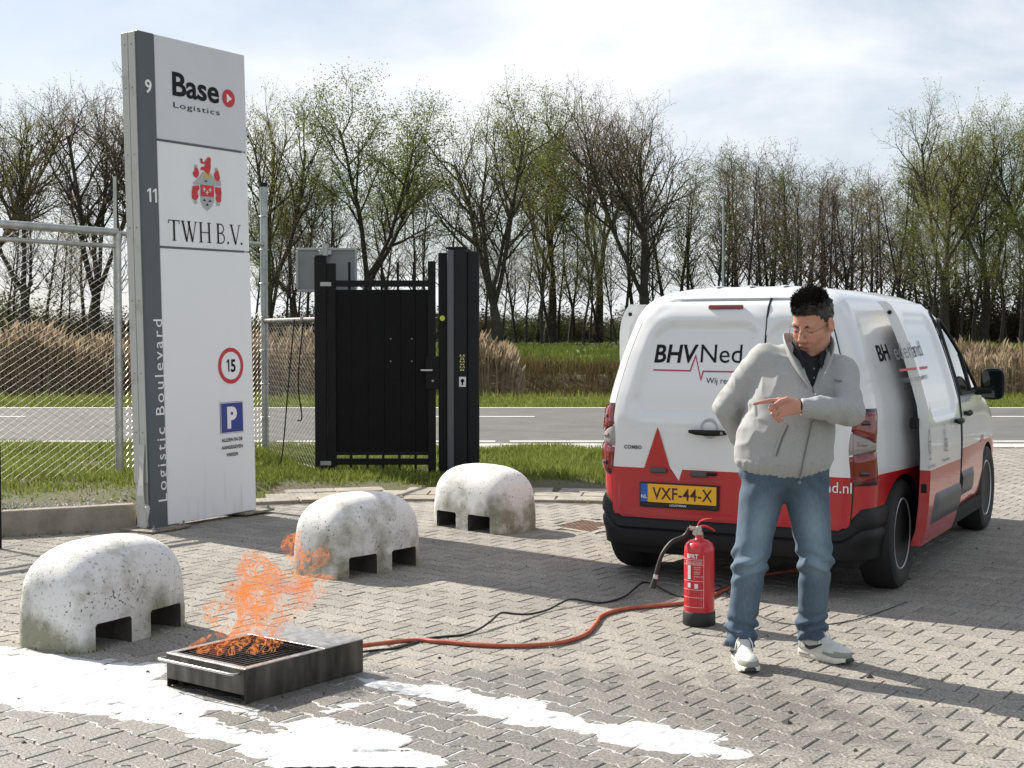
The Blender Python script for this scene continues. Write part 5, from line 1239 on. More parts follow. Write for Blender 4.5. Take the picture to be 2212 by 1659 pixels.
nz_ = ep(1412, 1262, -0.06)
hs_ = [(-0.05, -0.005, BT+0.075), tuple(ep(1478, 1158)), tuple(ep(1452, 1170, -0.02)), tuple(ep(1432, 1195, -0.04)), tuple(ep(1421, 1225, -0.05)), tuple(ep(1416, 1246, -0.06))]
MB().tube(smooth_path(hs_, 7), 0.0105, 12).build('discharge_hose', M_cable, ext, smooth=True)
MB().tube([ep(1417, 1241, -0.06), ep(1415.5, 1250, -0.06)], 0.0125, 12).build('ferrule', mat('ferrule', (0.55, 0.55, 0.55), 0.4, 0.6), ext, smooth=True)
MB().tube([ep(1415.5, 1249, -0.06), ep(1413, 1257, -0.06), ep(1410, 1270, -0.06)], [0.012, 0.015, 0.018], 12).build('nozzle', M_cable, ext, smooth=True)
# label print wrapped on the cylinder (turned to the left of the viewer)
def oncyl(x, y, dr=0.0007): 
    a = -PI/2+x/ER; return ((ER+dr)*math.cos(a), (ER+dr)*math.sin(a), y)
lw = -0.115; rw = 0.012                                              # arc range of the label
its = []
def arcline(x0, x1, y, w=0.0016):
    k = 14; its.append(([(lerp(x0, x1, i/k), y+s_) for i in range(k+1) for s_ in (-w/2, w/2)], [(2*i, 2*i+2, 2*i+3, 2*i+1) for i in range(k)], 0))
for yy in (0.345, 0.318, 0.235, 0.190, 0.150, 0.100): arcline(lw, rw, yy)
its.append((*rect2d(rw-0.0008, 0.10, rw+0.0008, 0.37), 0))
vt, ft = text2d('BFRT', 1, bold=0.03); w0 = max(v[0] for v in vt)
its.append(([(-0.082+x/w0*0.066, 0.352+y*0.030) for x, y in vt], ft, 0))
for (tx_, x, y, h_) in (('SPRAYFOAM EXTINGUISHER', -0.095, 0.333, 0.0075), ('SCHUIMBLUSSER', -0.09, 0.322, 0.012), ('Verwijder', -0.038, 0.304, 0.009), ('borgpen', -0.038, 0.294, 0.009), ('Richt op', -0.038, 0.280, 0.009), ('de vlam', -0.038, 0.270, 0.009), ('Knijp hendel', -0.038, 0.256, 0.009), ('in', -0.038, 0.246, 0.009)):
    vt, ft = text2d(tx_, h_, spacing=1.05); its.append(([(x+a_, y+b_) for a_, b_ in vt], ft, 0))
for x, y in ((-0.075, 0.290), (-0.075, 0.268), (-0.075, 0.243), (-0.075, 0.200), (-0.035, 0.197)): its.append((*rect2d(x, y, x+0.018, y+0.024), 0))
for y in (0.182, 0.176, 0.170, 0.163, 0.142, 0.136, 0.122, 0.116): its.append((*rect2d(-0.07, y, 0.0, y+0.0016), 0))
print_on('label', its, M_inkw, oncyl, ext)
# ================================================================== DELIVERY VAN
VH = R(61.5); VF = Vector((math.cos(VH), math.sin(VH), 0)); VR = Vector((VF.y, -VF.x, 0))
VO = Vector((1.527, 8.555, 0))
van = thing('delivery_van', 'white and red delivery van with side doors slid open', 'van', VO, VH)
VM = Matrix.Translation(VO) @ Matrix.Rotation(VH, 4, 'Z'); VMi = VM.inverted()
M_vw = mat('van_white_paint', (0.70, 0.71, 0.725), 0.22, coat=0.7)
M_vr = mat('van_red_wrap', (0.42, 0.011, 0.018), 0.25, coat=0.5)
M_vb = mat('bumper_plastic', (0.010, 0.010, 0.011), 0.5, bump=0.1, bscale=300, spec=0.25)
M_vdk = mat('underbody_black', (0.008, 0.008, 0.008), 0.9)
M_strip = mat('grey_rub_strip', (0.06, 0.064, 0.07), 0.45)
M_glass = mat('tinted_glass', (0.010, 0.013, 0.013), 0.03, coat=1.0)
M_seal = mat('rubber_seal', (0.012, 0.012, 0.013), 0.7)
M_lred = mat('lamp_red', (0.17, 0.003, 0.006), 0.08, coat=1.0)
M_lclr = mat('lamp_clear', (0.26, 0.22, 0.215), 0.08, coat=1.0)
M_ldark = mat('lamp_bezel', (0.03, 0.006, 0.008), 0.12, coat=0.8)
def interp(tab, z):
    if z <= tab[0][0]: return tab[0][1]
    for (a, va), (b_, vb) in zip(tab, tab[1:]):
        if z <= b_: return va+(vb-va)*(z-a)/(b_-a)
    return tab[-1][1]
TW = [(0.18, 0.80), (0.25, 0.865), (0.35, 0.898), (0.5, 0.914), (0.66, 0.921), (0.8, 0.922), (0.95, 0.915), (1.08, 0.900), (1.2, 0.868), (1.35, 0.822), (1.5, 0.768), (1.6, 0.725), (1.665, 0.685), (1.71, 0.635), (1.742, 0.57), (1.768, 0.47), (1.784, 0.33)]
TRX = [(0.18, -0.52), (0.3, -0.59), (0.45, -0.595), (0.66, -0.585), (1.0, -0.575), (1.15, -0.562), (1.4, -0.522), (1.6, -0.475), (1.665, -0.445), (1.71, -0.40), (1.742, -0.34), (1.768, -0.25), (1.784, -0.12)]
TFX = [(0.18, 3.45), (0.3, 3.58), (0.45, 3.63), (0.66, 3.62), (0.8, 3.57), (0.92, 3.46), (0.99, 3.22), (1.03, 2.95), (1.08, 2.70), (1.2, 2.53), (1.35, 2.31), (1.5, 2.07), (1.6, 1.90), (1.665, 1.77), (1.71, 1.62), (1.742, 1.45), (1.768, 1.2), (1.784, 0.9)]
RC = 0.17
def vW(z): return interp(TW, z)
def vR(z): return interp(TRX, z)
def vF(z): return interp(TFX, z)
def vFC(z): return interp([(0.18, 0.62), (0.95, 0.62), (1.08, 0.40), (1.2, 0.30), (1.6, 0.26), (1.78, 0.3)], z)
PE = 2.6
def rtap(x): return 1-0.115*sstep(0.55, -0.80, x)
def side_y(x, z):
    w = vW(z)*rtap(x); w = w*(1-0.05*sstep(1.5, 3.2, x)); f = vF(z); fc = vFC(z)
    if x > f-fc: t = min(1.0, (x-(f-fc))/fc); return w*max(0.0, 1-t**PE)**(1/PE)
    return w
def RSf(s, z):
    """right half of the plan outline at height z, s metres from the rear centre: point and normal"""
    r = vR(z); w = vW(z)*rtap(r+RC); rc = min(RC, w*0.4); L1 = w-rc
    if s < L1: return Vector((r, -s, z)), Vector((-1, 0, 0))
    a = (s-L1)/rc
    if a < PI/2: return Vector((r+rc-rc*math.cos(a), -L1-rc*math.sin(a), z)), Vector((-math.cos(a), -math.sin(a), 0))
    x = r+rc+(s-L1-rc*PI/2); return Vector((x, -side_y(x, z), z)), Vector((0, -1, 0))
# body shell: stacked plan outlines
levels = [0.18, 0.24, 0.30, 0.38, 0.46, 0.58, 0.705, 0.76, 0.82, 0.90, 0.96, 1.0, 1.03, 1.06, 1.10, 1.16, 1.22, 1.3, 1.38, 1.46, 1.54, 1.6, 1.635, 1.665, 1.69, 1.71, 1.727, 1.742, 1.756, 1.768, 1.777, 1.784]
def half_outline(z):
    r = vR(z); w = vW(z)*rtap(r+RC); rc = min(RC, w*0.4); f = vF(z); fc = vFC(z); P = []; BI = 0.03*(1 if 0.5 < z < 1.7 else 0)
    for i in range(6): P.append((r+BI*(1 if i < 5 else 0.6), -(w-rc)*i/6))
    for i in range(8): a = i/7*PI/2; P.append((r+rc-rc*math.cos(a), -(w-rc)-rc*math.sin(a)))
    x0 = r+rc; x1 = f-fc
    for i in range(1, 30): x = lerp(x0, x1, i/29); P.append((x, -side_y(x, z)))
    for i in range(1, 17):
        u = i/16*PI/2; x = x1+fc*(math.sin(u)**(2/PE)); P.append((x, -side_y(x, z) if i < 16 else 0.0))
    return P
V = []; F = []; MI = []
for z in levels:
    h = half_outline(z); full = h+[(x, -y) for x, y in h[-2:0:-1]]; V += [(x, y, z) for x, y in full]; NO = len(full)
for i in range(len(levels)-1):
    for j in range(NO): F.append((i*NO+j, i*NO+(j+1) % NO, (i+1)*NO+(j+1) % NO, (i+1)*NO+j)); MI.append(2 if levels[i+1] <= 0.30 else 1 if levels[i+1] <= 0.706 else 0)
F.append(tuple(range(NO-1, -1, -1))); MI.append(2); F.append(tuple(range((len(levels)-1)*NO, len(levels)*NO))); MI.append(0)
bb = MB(); bb.v = V; bb.f = F; bb.m = MI
body = bb.build('body', [M_vw, M_vr, M_vdk], van, smooth=True, angle=35)
cut = MB()
for x in (0, 2.785):
    for sy in (-1, 1): cut.lathe([(0.362, -0.30), (0.362, 0.30)], 40, M=Matrix.Translation((x, sy*0.86, 0.315)) @ Matrix.Rotation(PI/2, 4, 'X'))
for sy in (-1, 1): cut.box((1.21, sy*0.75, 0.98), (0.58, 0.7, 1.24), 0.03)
co = cut.build('cut', M_vdk); co.matrix_world = VM
bo = body.modifiers.new('b', 'BOOLEAN'); bo.object = co; bo.solver = 'EXACT'
bpy.context.view_layer.update(); dg = bpy.context.evaluated_depsgraph_get(); me = bpy.data.meshes.new_from_object(body.evaluated_get(dg)); body.modifiers.clear(); body.data = me; bpy.data.objects.remove(co)
if len(me.materials) < 3: [me.materials.append(q) for q in (M_vw, M_vr, M_vdk)[len(me.materials):]]
for p in me.polygons:
    c = p.center
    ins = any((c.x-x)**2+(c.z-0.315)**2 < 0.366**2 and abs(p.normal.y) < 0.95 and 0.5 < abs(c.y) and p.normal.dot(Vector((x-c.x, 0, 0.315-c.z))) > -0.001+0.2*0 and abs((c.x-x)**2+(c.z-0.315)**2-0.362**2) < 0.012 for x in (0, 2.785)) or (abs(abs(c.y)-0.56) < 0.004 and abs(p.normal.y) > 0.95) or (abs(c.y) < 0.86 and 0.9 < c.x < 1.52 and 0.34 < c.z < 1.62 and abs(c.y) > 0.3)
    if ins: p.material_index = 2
me.polygons.foreach_set('use_smooth', [True]*len(me.polygons)); me.set_sharp_from_angle(angle=R(32))
# generic skin panel: grid over (a, b) with outward offset and thickness
def skin(name, fn, na, nb, mats, parent, off, th=0.02, mfn=None, angle=40):
    V = []; Vi = []; 
    for j in range(nb+1):
        for i in range(na+1):
            p, nrm = fn(i/na, j/nb); d = off(i/na, j/nb) if callable(off) else off; V.append(p+nrm*d); Vi.append(p+nrm*(min(d, 0)-th))
    k = (na+1)*(nb+1); F = []; MIx = []
    for j in range(nb):
        for i in range(na):
            a = j*(na+1)+i; q = (a, a+1, a+na+2, a+na+1); F.append(q); F.append(tuple(t+k for t in q[::-1])); mi = mfn((i+0.5)/na, (j+0.5)/nb) if mfn else 0; MIx += [mi, mi]
    for i in range(na):
        for a in (i, nb*(na+1)+i): F.append((a, a+1, a+1+k, a+k)); MIx.append(mfn((i+0.5)/na, 0.0 if a == i else 0.999) if mfn else 0)
    for j in range(nb):
        for a in (j*(na+1), j*(na+1)+na): F.append((a, a+na+1, a+na+1+k, a+k)); MIx.append(mfn(0.0, (j+0.5)/nb) if mfn else 0)
    b_ = MB(); b_.v = [tuple(v) for v in V+Vi]; b_.f = F; b_.m = MIx
    return b_.build(name, mats, parent, smooth=True, angle=angle)
def rr_mask(x, y, x0, x1, y0, y1, rad, soft):
    """1 inside a rounded rectangle, falling to 0 over soft"""
    cx, cy = (x0+x1)/2, (y0+y1)/2; qx = abs(x-cx)-(x1-x0)/2+rad; qy = abs(y-cy)-(y1-y0)/2+rad
    d = math.hypot(max(qx, 0), max(qy, 0))+min(max(qx, qy), 0)-rad; return 1-sstep(-soft/2, soft/2, d)
# rear doors (wide left leaf, narrow right leaf)
SEAM = -0.205; Z0, Z1 = 0.415, 1.69
def wr_(z): return vW(z)*rtap(vR(z)+RC)
def rear_fn(ya, sgn):
    def fn(a, b_):
        z = lerp(Z0, Z1, b_); w = wr_(z); e = (w-RC*0.62)*sgn; 
        if b_ > 0.90: e *= 1-0.06*((b_-0.90)/0.10)**2
        y = lerp(ya, e, a); sgy = abs(y); p, nrm = RSf(sgy, z)
        return Vector((p.x, math.copysign(abs(p.y), y), z)), Vector((nrm.x, math.copysign(abs(nrm.y), y), 0))
    return fn
def rear_off(ya, sgn):
    fn = rear_fn(ya, sgn)
    def off(a, b_):
        p, _ = fn(a, b_); w = wr_(p.z)
        y0, y1 = (SEAM+0.045, w-RC-0.055) if sgn > 0 else (-(w-RC-0.055), SEAM-0.02)
        m_ = rr_mask(p.y, p.z, y0, y1, 1.015, 1.555, 0.10, 0.055)
        sh = rr_mask(p.y, p.z, y0-0.06, y1+0.06, 0.93, 1.64, 0.12, 0.05)          # broad raised frame round the pressed panel
        return 0.010+0.007*sh-0.026*m_
    return off
for nm, ya, sg, lb in (('rear_door', SEAM+0.004, 1, 'wide left rear door'), ('rear_door', SEAM-0.004, -1, 'narrow right rear door')):
    zlev = (0.705-Z0)/(Z1-Z0)
    nbz = 63; 
    d_ = skin(nm, rear_fn(ya, sg), 46 if sg > 0 else 30, nbz, [M_vw, M_vr], van, rear_off(ya, sg), 0.004, lambda a, b_: 1 if b_ < zlev else 0, 50)
    tag(d_, label=lb)
    if sg > 0: door_left = d_
    else: door_right = d_
# dark seals down the seam and round the doors
def strip(name, pts, r_, parent=van, m_=M_seal, n_=5): return MB().tube(pts, r_, n_).build(name, m_, parent, smooth=True)
strip('door_seal', [Vector((vR(z)-0.010, SEAM, z)) for z in [lerp(0.42, 1.705, i/24) for i in range(25)]], 0.0085)
for sg in (-1, 1): strip('door_gap', [rear_fn(0, sg)(1.0, i/30)[0]+rear_fn(0, sg)(1.0, i/30)[1]*0.003+Vector((0, 0.004*sg, 0)) for i in range(28)], 0.005)
# tail lamps wrapped round the corners: red, clear and red lens with slanted borders
for sg in (-1, 1):
    def lbase(a, z, sg=sg):
        t = (z-0.655)/0.42; w = wr_(z); s0 = w-RC+0.040+0.03*(t-0.5)+0.012*math.cos(t*PI*2); s1 = s0+RC*1.22-0.02*t
        p, nrm = RSf(lerp(s0, s1, a), z); return (Vector((p.x, -p.y, z)), Vector((nrm.x, -nrm.y, 0))) if sg > 0 else (p, nrm)
    def lseg(zl, zh): return lambda a, b_: lbase(a, lerp(zl(a), zh(a), b_))
    bez = skin('tail_lamp', lseg(lambda a: 0.650, lambda a: 1.080), 14, 26, M_ldark, van, lambda a, b_: 0.008*sstep(0, 0.08, min(a, 1-a, b_*2, (1-b_)*2)), 0.004)
    tag(bez, label='%s red and clear tail lamp' % ('left' if sg > 0 else 'right'))
    k0 = lambda a: 0.662+0.02*(1-math.sin(PI*min(1, a*1.2))); k1 = lambda a: 0.815+0.035*a; k2 = lambda a: 0.955-0.075*a; k3 = lambda a: 1.068-0.01*a
    for zl, zh, mm_ in ((k0, k1, M_lred), (k1, k2, M_lclr), (k2, k3, M_lred)):
        f0 = lseg(zl, zh); fz = lambda a, b_, f0=f0: f0(0.07+0.86*a, 0.03+0.94*b_)
        skin('lens', fz, 12, 8, mm_, bez, lambda a, b_: 0.010+0.010*sstep(0, 0.25, min(a, 1-a)*1.6)*sstep(0, 0.2, min(b_, 1-b_)+0.05), 0.002)
    for zz in (0.72, 0.885, 1.0):
        q = [lbase(x, zz) for x in (0.30, 0.42, 0.54)]; MB().tube([p+nn*0.016 for p, nn in q], 0.014, 8).build('bulb_reflector', M_lclr if zz == 0.885 else M_ldark, bez, smooth=True)
# rear bumper, wrapped to the arches
def bump_top(y): return 0.395+0.125*sstep(0.60, 0.74, y)
for sg in (-1, 1):
    def bfn(a, b_, sg=sg):
        zr = 0.5; w = wr_(0.5); send = (w-RC)+RC*PI/2+0.24; s = a*send
        zt = 0.40+0.125*sstep(0.66, 0.80, s); z = lerp(0.235, zt, b_); p, nrm = RSf(s, max(z, 0.30)); q = Vector((p.x, p.y, z))
        return (Vector((q.x, -q.y, z)), Vector((nrm.x, -nrm.y, 0))) if sg > 0 else (q, nrm)
    def boff(a, b_): return 0.030*math.sin(PI*min(1, 0.15+0.85*b_))**0.5-0.012*(1 if 0.55 < b_ < 0.66 else 0)
    skin('bumper', bfn, 30, 12, M_vb, van, boff, 0.02)
MB().box((-0.47, 0, 0.215), (0.16, 1.5, 0.07), 0.02).build('bumper_skirt', M_vdk, van)
# centre brake light, handle, plate lamps
def rearp(y, z, d=0.018): return Vector((vR(z)-d, y, z))
def rs(px, py, d=0.018):
    """photo point -> (y, z) on the rear face"""
    o = VMi @ Vector((0, 0, CAM_H)); dr = VMi.to_3x3() @ Vector(ray(px, py)); z = 1.0
    for _ in range(8): t = (vR(z)-d-o.x)/dr.x; p = o+dr*t; z = p.z
    return p.y, p.z
a, b_ = rs(1528, 678), rs(1604, 678)
zz = 1.655
MB().box(((vR(zz)-0.020), (a[0]+b_[0])/2, zz), (0.016, a[0]-b_[0], 0.026), 0.007).build('brake_light', M_lred, van)
y_, z_ = rs(1532, 934); hl = 0.115
hb = MB(); hb.tube([(vR(z_)-0.045, y_+hl, z_+0.004), (vR(z_)-0.052, y_+hl*0.6, z_), (vR(z_)-0.055, y_, z_-0.002), (vR(z_)-0.052, y_-hl*0.6, z_), (vR(z_)-0.045, y_-hl, z_+0.002)], [0.010, 0.016, 0.018, 0.018, 0.013], 10)
hb.build('handle', M_vb, door_left, smooth=True)
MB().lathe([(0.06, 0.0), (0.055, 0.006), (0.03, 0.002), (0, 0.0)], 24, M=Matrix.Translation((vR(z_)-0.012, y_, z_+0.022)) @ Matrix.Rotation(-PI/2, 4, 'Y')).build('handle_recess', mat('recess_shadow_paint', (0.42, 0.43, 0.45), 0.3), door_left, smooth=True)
MB().lathe([(0.009, 0), (0.009, 0.004), (0, 0.005)], 12, M=Matrix.Translation((vR(z_)-0.069, y_-hl*0.82, z_)) @ Matrix.Rotation(-PI/2, 4, 'Y')).build('lock', M_screw, door_left)
for px in ((1405, 1440, 1015), (1492, 1528, 1024)):
    a, b_ = rs(px[0], px[2]), rs(px[1], px[2]); MB().box((vR(a[1])-0.024, (a[0]+b_[0])/2, a[1]), (0.03, a[0]-b_[0], 0.030), 0.007).build('plate_lamp', M_strip, door_left)
a, b_ = rs(1528, 1024), rs(1547, 1026); MB().box((vR(a[1])-0.020, (a[0]+b_[0])/2, a[1]), (0.03, a[0]-b_[0], 0.020), 0.006).build('door_switch', M_vb, door_left)
# number plate
pc = [rs(1388, 1038), rs(1549, 1052), rs(1547, 1098), rs(1387, 1082)]
py0 = (pc[0][0]+pc[3][0])/2; py1 = (pc[1][0]+pc[2][0])/2; pzc = sum(p[1] for p in pc)/4; PWd = 0.475; PHt = 0.108; pyc = (py0+py1)/2
plx = vR(pzc)-0.032
plate = MB().box((plx+0.008, pyc, pzc-0.012), (0.016, PWd+0.018, PHt+0.04), 0.004).build('number_plate', M_seal, van)
M_py = mat('plate_yellow', (0.78, 0.42, 0.02), 0.35); M_pblue = mat('plate_blue', (0.02, 0.10, 0.42), 0.35); M_pink = mat('plate_ink', (0.045, 0.010, 0.014), 0.5)
def pfn(d): return lambda s, t: (plx-d, pyc-s, pzc+t)
print_on('plate_face', [(*rect2d(-PWd/2+0.045, -PHt/2, PWd/2, PHt/2), 0), (*rect2d(-PWd/2, -PHt/2, -PWd/2+0.045, PHt/2), 1)], [M_py, M_pblue], pfn(0.0015), plate)
vt, ft = text2d('VXF-44-X', 1, bold=0.012, spacing=1.05); vt = put(vt, 0.026, 0, 0.072); x0, x1 = min(v[0] for v in vt), max(v[0] for v in vt); vt = [(0.026+(x-(x0+x1)/2)*0.375/(x1-x0), y) for x, y in vt]
print_on('plate_number', [(vt, ft, 0)], M_pink, pfn(0.003), plate)
vt, ft = text2d('NL', 1, bold=0.02); v2, f2 = text2d('LOUWMAN', 1, bold=0.01)
print_on('plate_lettering', [(put(vt, -PWd/2+0.022, -0.022, 0.022), ft, 0), (put(v2, 0, -PHt/2-0.013, 0.013, 1.1), f2, 0)], M_inkw, pfn(0.0032), plate)
# lettering and graphics on the rear doors (s runs to the viewer's right)
def roff(y, z):                                                # follows the pressed panel of the rear doors
    return (rear_off(SEAM, 1)(min(1, max(0, (y-SEAM)/((wr_(z)-RC*0.62)-SEAM))), (z-Z0)/(Z1-Z0)) if y > SEAM else rear_off(SEAM, -1)(min(1, max(0, (SEAM-y)/(SEAM+(wr_(z)-RC*0.62)))), (z-Z0)/(Z1-Z0)))
def rprint(name, items, mats, d=0.0025): return print_on(name, items, mats, lambda s, t: (vR(t)-roff(-s, t)-d, -s, t), van)
def rpt(px, py): y, z = rs(px, py, 0.0); return (-y, z)
def rfit(s, pl, pr, ptop, **kw):
    a, b_, h_ = rpt(*pl), rpt(*pr), rpt(*ptop); vs, fs = text2d(s, 1.0, **kw); x0 = min(v[0] for v in vs); x1 = max(v[0] for v in vs); cap = max(v[1] for v in vs); y0 = min(0, 0)
    kx = (b_[0]-a[0])/(x1-x0); base = a[1]; return [(a[0]+(x-x0)*kx, base+y*(h_[1]-a[1])/cap) for x, y in vs], fs
rprint('lettering', [(*rfit('BHV', (1412, 782), (1506, 783), (1412, 744), bold=0.022, shear=0.12), 0)], [M_ink])
rprint('lettering', [(*rfit('Ned', (1512, 783), (1601, 784), (1512, 744)), 0)], [M_ink])
def rline(pts, w): return line2d([rpt(*p) for p in pts], w)
k1 = [(1410, 799), (1490, 801), (1502, 768), (1513, 820), (1518, 802), (1620, 804), (1720, 806)]
rprint('heartbeat_line', [(*rline(k1, 0.0085), 0)], [mat('print_crimson', (0.40, 0.015, 0.06), 0.5)])
a0 = rpt(1524, 828); vt, ft = text2d('Wij redden mensenlevens', 1); hh = (rpt(1524, 815)[1]-a0[1])/0.72
rprint('slogan', [([(a0[0]+x*hh, a0[1]+y*hh) for x, y in vt], ft, 0)], [M_ink])
rprint('red_spike', [(*poly2d([rpt(1392, 1014), rpt(1452, 1020), rpt(1423, 922)]), 0)], [M_vr])
rprint('white_spike', [(*poly2d([rpt(1446, 1004), rpt(1478, 1006), rpt(1468, 1038)]), 0)], [M_vw])
vt, ft = text2d('bhvnederland.nl', 1); x1 = max(v[0] for v in vt); a0 = rpt(1841, 1066); hz_2 = 0.062; w_t = 0.52
rprint('web_address', [([(a0[0]-w_t+x/x1*w_t, a0[1]+y*hz_2/0.72) for x, y in vt], ft, 0)], [M_inkw], 0.004)
vt, ft = text2d('COMBO', 1, bold=0.03, spacing=1.1); a0, b0 = rpt(1350, 968), rpt(1388, 968); x1 = max(v[0] for v in vt)
rprint('model_badge', [([(a0[0]+x/x1*(b0[0]-a0[0]), a0[1]+y*0.030) for x, y in vt], ft, 0)], [mat('badge_chrome', (0.09, 0.09, 0.095), 0.25, 0.6)], 0.004)

# ---- sides
def side_fn(x0, x1, z0, z1, sg, yo=0.0):
    def fn(a, b_):
        x = lerp(x0, x1, a); z = lerp(z0, z1, b_); return Vector((x, sg*(side_y(max(x, 0.5), z)+yo), z)), Vector((0, sg, 0))
    return fn
def slide_door(sg, xs0, yo, ytop=0.0):
    x0, x1, z0, z1 = xs0, xs0+0.90, 0.26, 1.69
    f00 = side_fn(x0, x1, z0, z1, sg, yo); fn = lambda a, b_: (f00(a, b_)[0]+Vector((0, sg*ytop*sstep(0.58, 1.0, b_), 0)), Vector((0, sg, 0))); zl = (0.705-z0)/(z1-z0)
    def off(a, b_):
        x = lerp(0, 0.9, a); z = lerp(z0, z1, b_); return 0.006-0.020*rr_mask(x, z, 0.085, 0.80, 1.02, 1.60, 0.09, 0.05)
    d = skin('sliding_door', fn, 38, 61, [M_vw, M_vr], van, off, 0.055, lambda a, b_: 1 if b_ < zl else 0, 50)
    tag(d, label='%s sliding door, pushed open' % ('right' if sg < 0 else 'left'))
    # rub strip with a slanted rear end
    def rfn(a, b_):
        xs_ = x0+0.10+0.12*(1-b_)*0; z = lerp(0.375, 0.555, b_); x = lerp(x0+0.09+0.07*b_, x1-0.004, a); return Vector((x, sg*(side_y(0.5, z)+yo+0.006), z)), Vector((0, sg, 0))
    skin('rub_strip', rfn, 20, 8, M_strip, d, lambda a, b_: 0.016*sstep(0, 0.10, a)*sstep(0, 0.2, min(b_, 1-b_)), 0.004)
    zh = 0.955; yh = sg*(side_y(0.5, zh)+yo)
    MB().tube([(x1-0.20, yh+sg*0.022, zh), (x1-0.15, yh+sg*0.034, zh-0.004), (x1-0.10, yh+sg*0.036, zh-0.002), (x1-0.055, yh+sg*0.024, zh+0.004)], [0.013, 0.020, 0.020, 0.013], 10).build('handle', M_vb, d, smooth=True)
    MB().box((x0+0.08, sg*(side_y(0.5, 1.0)+yo-0.075), 0.98), (0.22, 0.05, 0.07), 0.01).build('roller_arm', M_vdk, d)
    MB().box((x0+0.003, sg*(side_y(0.5, 0.62)+yo-0.03), 0.60), (0.012, 0.035, 0.055), 0.004).build('latch', M_vdk, d)
    strip('rubber_edge', [Vector((x1+0.002, sg*(side_y(0.5, z)+yo-0.03), z)) for z in [lerp(z0+0.02, z1-0.02, i/20) for i in range(21)]], 0.010, d)
    MB().lathe([(0.012, 0.0), (0.012, 0.01), (0, 0.012)], 12, M=Matrix.Translation((x0-0.001, sg*(side_y(0.5, 1.62)+yo+ytop*0.85-0.03), 1.625)) @ Matrix.Rotation(-PI/2, 4, 'Y')).build('rubber_plug', M_vdk, d)
    return d
doorR = slide_door(-1, -0.03, 0.115); doorL = slide_door(1, 0.10, 0.10, 0.15)
def ss(px, py, yo):
    """photo point -> (x, z) on the right side skin, yo metres outside the body"""
    o = VMi @ Vector((0, 0, CAM_H)); dr = VMi.to_3x3() @ Vector(ray(px, py)); z = 1.0; x = 1.0
    for _ in range(10): t = (-(side_y(max(0.5, x) if yo > 0 else x, z)+yo)-o.y)/dr.y; p = o+dr*t; z = p.z; x = p.x
    return x, z
DO = 0.115
def c5(x, y): return ((2150+x/2.369)*0.8508, (750+y/2.369)*0.8508)
def dprint(name, items, mats, d=0.006, parent=doorR, yo=DO):
    def f(x, z):
        ofs = (0.006-0.020*rr_mask(x+0.03, z, 0.085, 0.80, 1.02, 1.60, 0.09, 0.05)) if yo > 0 else 0.0
        return (x, -(side_y(max(x, 0.5) if yo > 0 else x, z)+yo+ofs+d), z)
    return print_on(name, items, mats, f, parent)
def sfit(s, pl, pr, ptop, yo=DO, **kw):
    a, b_, h_ = ss(*c5(*pl), yo), ss(*c5(*pr), yo), ss(*c5(*ptop), yo); vs, fs = text2d(s, 1.0, **kw); x0 = min(v[0] for v in vs); x1 = max(v[0] for v in vs); cap = max(v[1] for v in vs)
    return [(a[0]+(x-x0)/(x1-x0)*(b_[0]-a[0]), lerp(a[1], b_[1], (x-x0)/(x1-x0))+y/cap*(h_[1]-a[1])) for x, y in vs], fs
M_inkg = mat('print_dark_grey', (0.10, 0.105, 0.12), 0.5)
dprint('lettering', [(*sfit('ederland', (286, 388), (470, 360), (290, 290)), 0)], [M_inkg])
a, b_ = ss(*c5(306, 458), DO), ss(*c5(492, 425), DO)
zln = (a[1]+b_[1])/2
dprint('red_line', [(*line2d([(a[0], zln), (b_[0], zln)], 0.014), 0)], [M_red])
dprint('slogan', [(*sfit('ij redden mensenlevens', (318, 528), (500, 498), (318, 490)), 0)], [M_inkg])
# outline pictograms: extinguisher and first-aid figure
def pic(pts, w=0.007): return line2d(pts, w)
px0, pz0 = ss(*c5(490, 985), DO); px1, pz1 = ss(*c5(490, 770), DO); ph = pz1-pz0
def PQ(x, y): return (px0+x*ph, pz0+y*ph)
dprint('extinguisher_pictogram', [(*pic([PQ(-0.14, 0), PQ(0.14, 0), PQ(0.14, 0.62), PQ(0.05, 0.74), PQ(-0.05, 0.74), PQ(-0.14, 0.62), PQ(-0.14, 0)]), 0), (*pic([PQ(0, 0.74), PQ(0, 0.84), PQ(0.14, 0.95)]), 0), (*pic([PQ(0, 0.84), PQ(0.16, 0.80)]), 0), (*pic([PQ(0, 0.82), PQ(-0.18, 0.78), PQ(-0.22, 0.45), PQ(-0.20, 0.25)]), 0), (*pic([PQ(-0.1, 0.18), PQ(0.1, 0.18), PQ(0.1, 0.5), PQ(-0.1, 0.5), PQ(-0.1, 0.18)]), 0)], [M_inkg])
px0, pz0 = ss(*c5(585, 935), DO); ph = (ss(*c5(585, 765), DO)[1]-pz0)
dprint('first_aid_pictogram', [(*pic([PQ(0.1, 0), PQ(0.32, 0), PQ(0.32, 0.42), PQ(0.1, 0.42), PQ(0.1, 0)]), 0), (*ring2d(*PQ(-0.08, 0.84), 0.10*ph, 0.13*ph, 16), 0), (*pic([PQ(-0.2, 0), PQ(-0.2, 0.5), PQ(-0.14, 0.66), PQ(0.0, 0.66), PQ(0.06, 0.5), PQ(0.0, 0.3)]), 0), (*pic([PQ(-0.06, 0.3), PQ(-0.06, 0)]), 0), (*pic([PQ(0.21, 0.12), PQ(0.21, 0.30)], 0.012), 0), (*pic([PQ(0.15, 0.21), PQ(0.27, 0.21)], 0.012), 0)], [M_inkg])
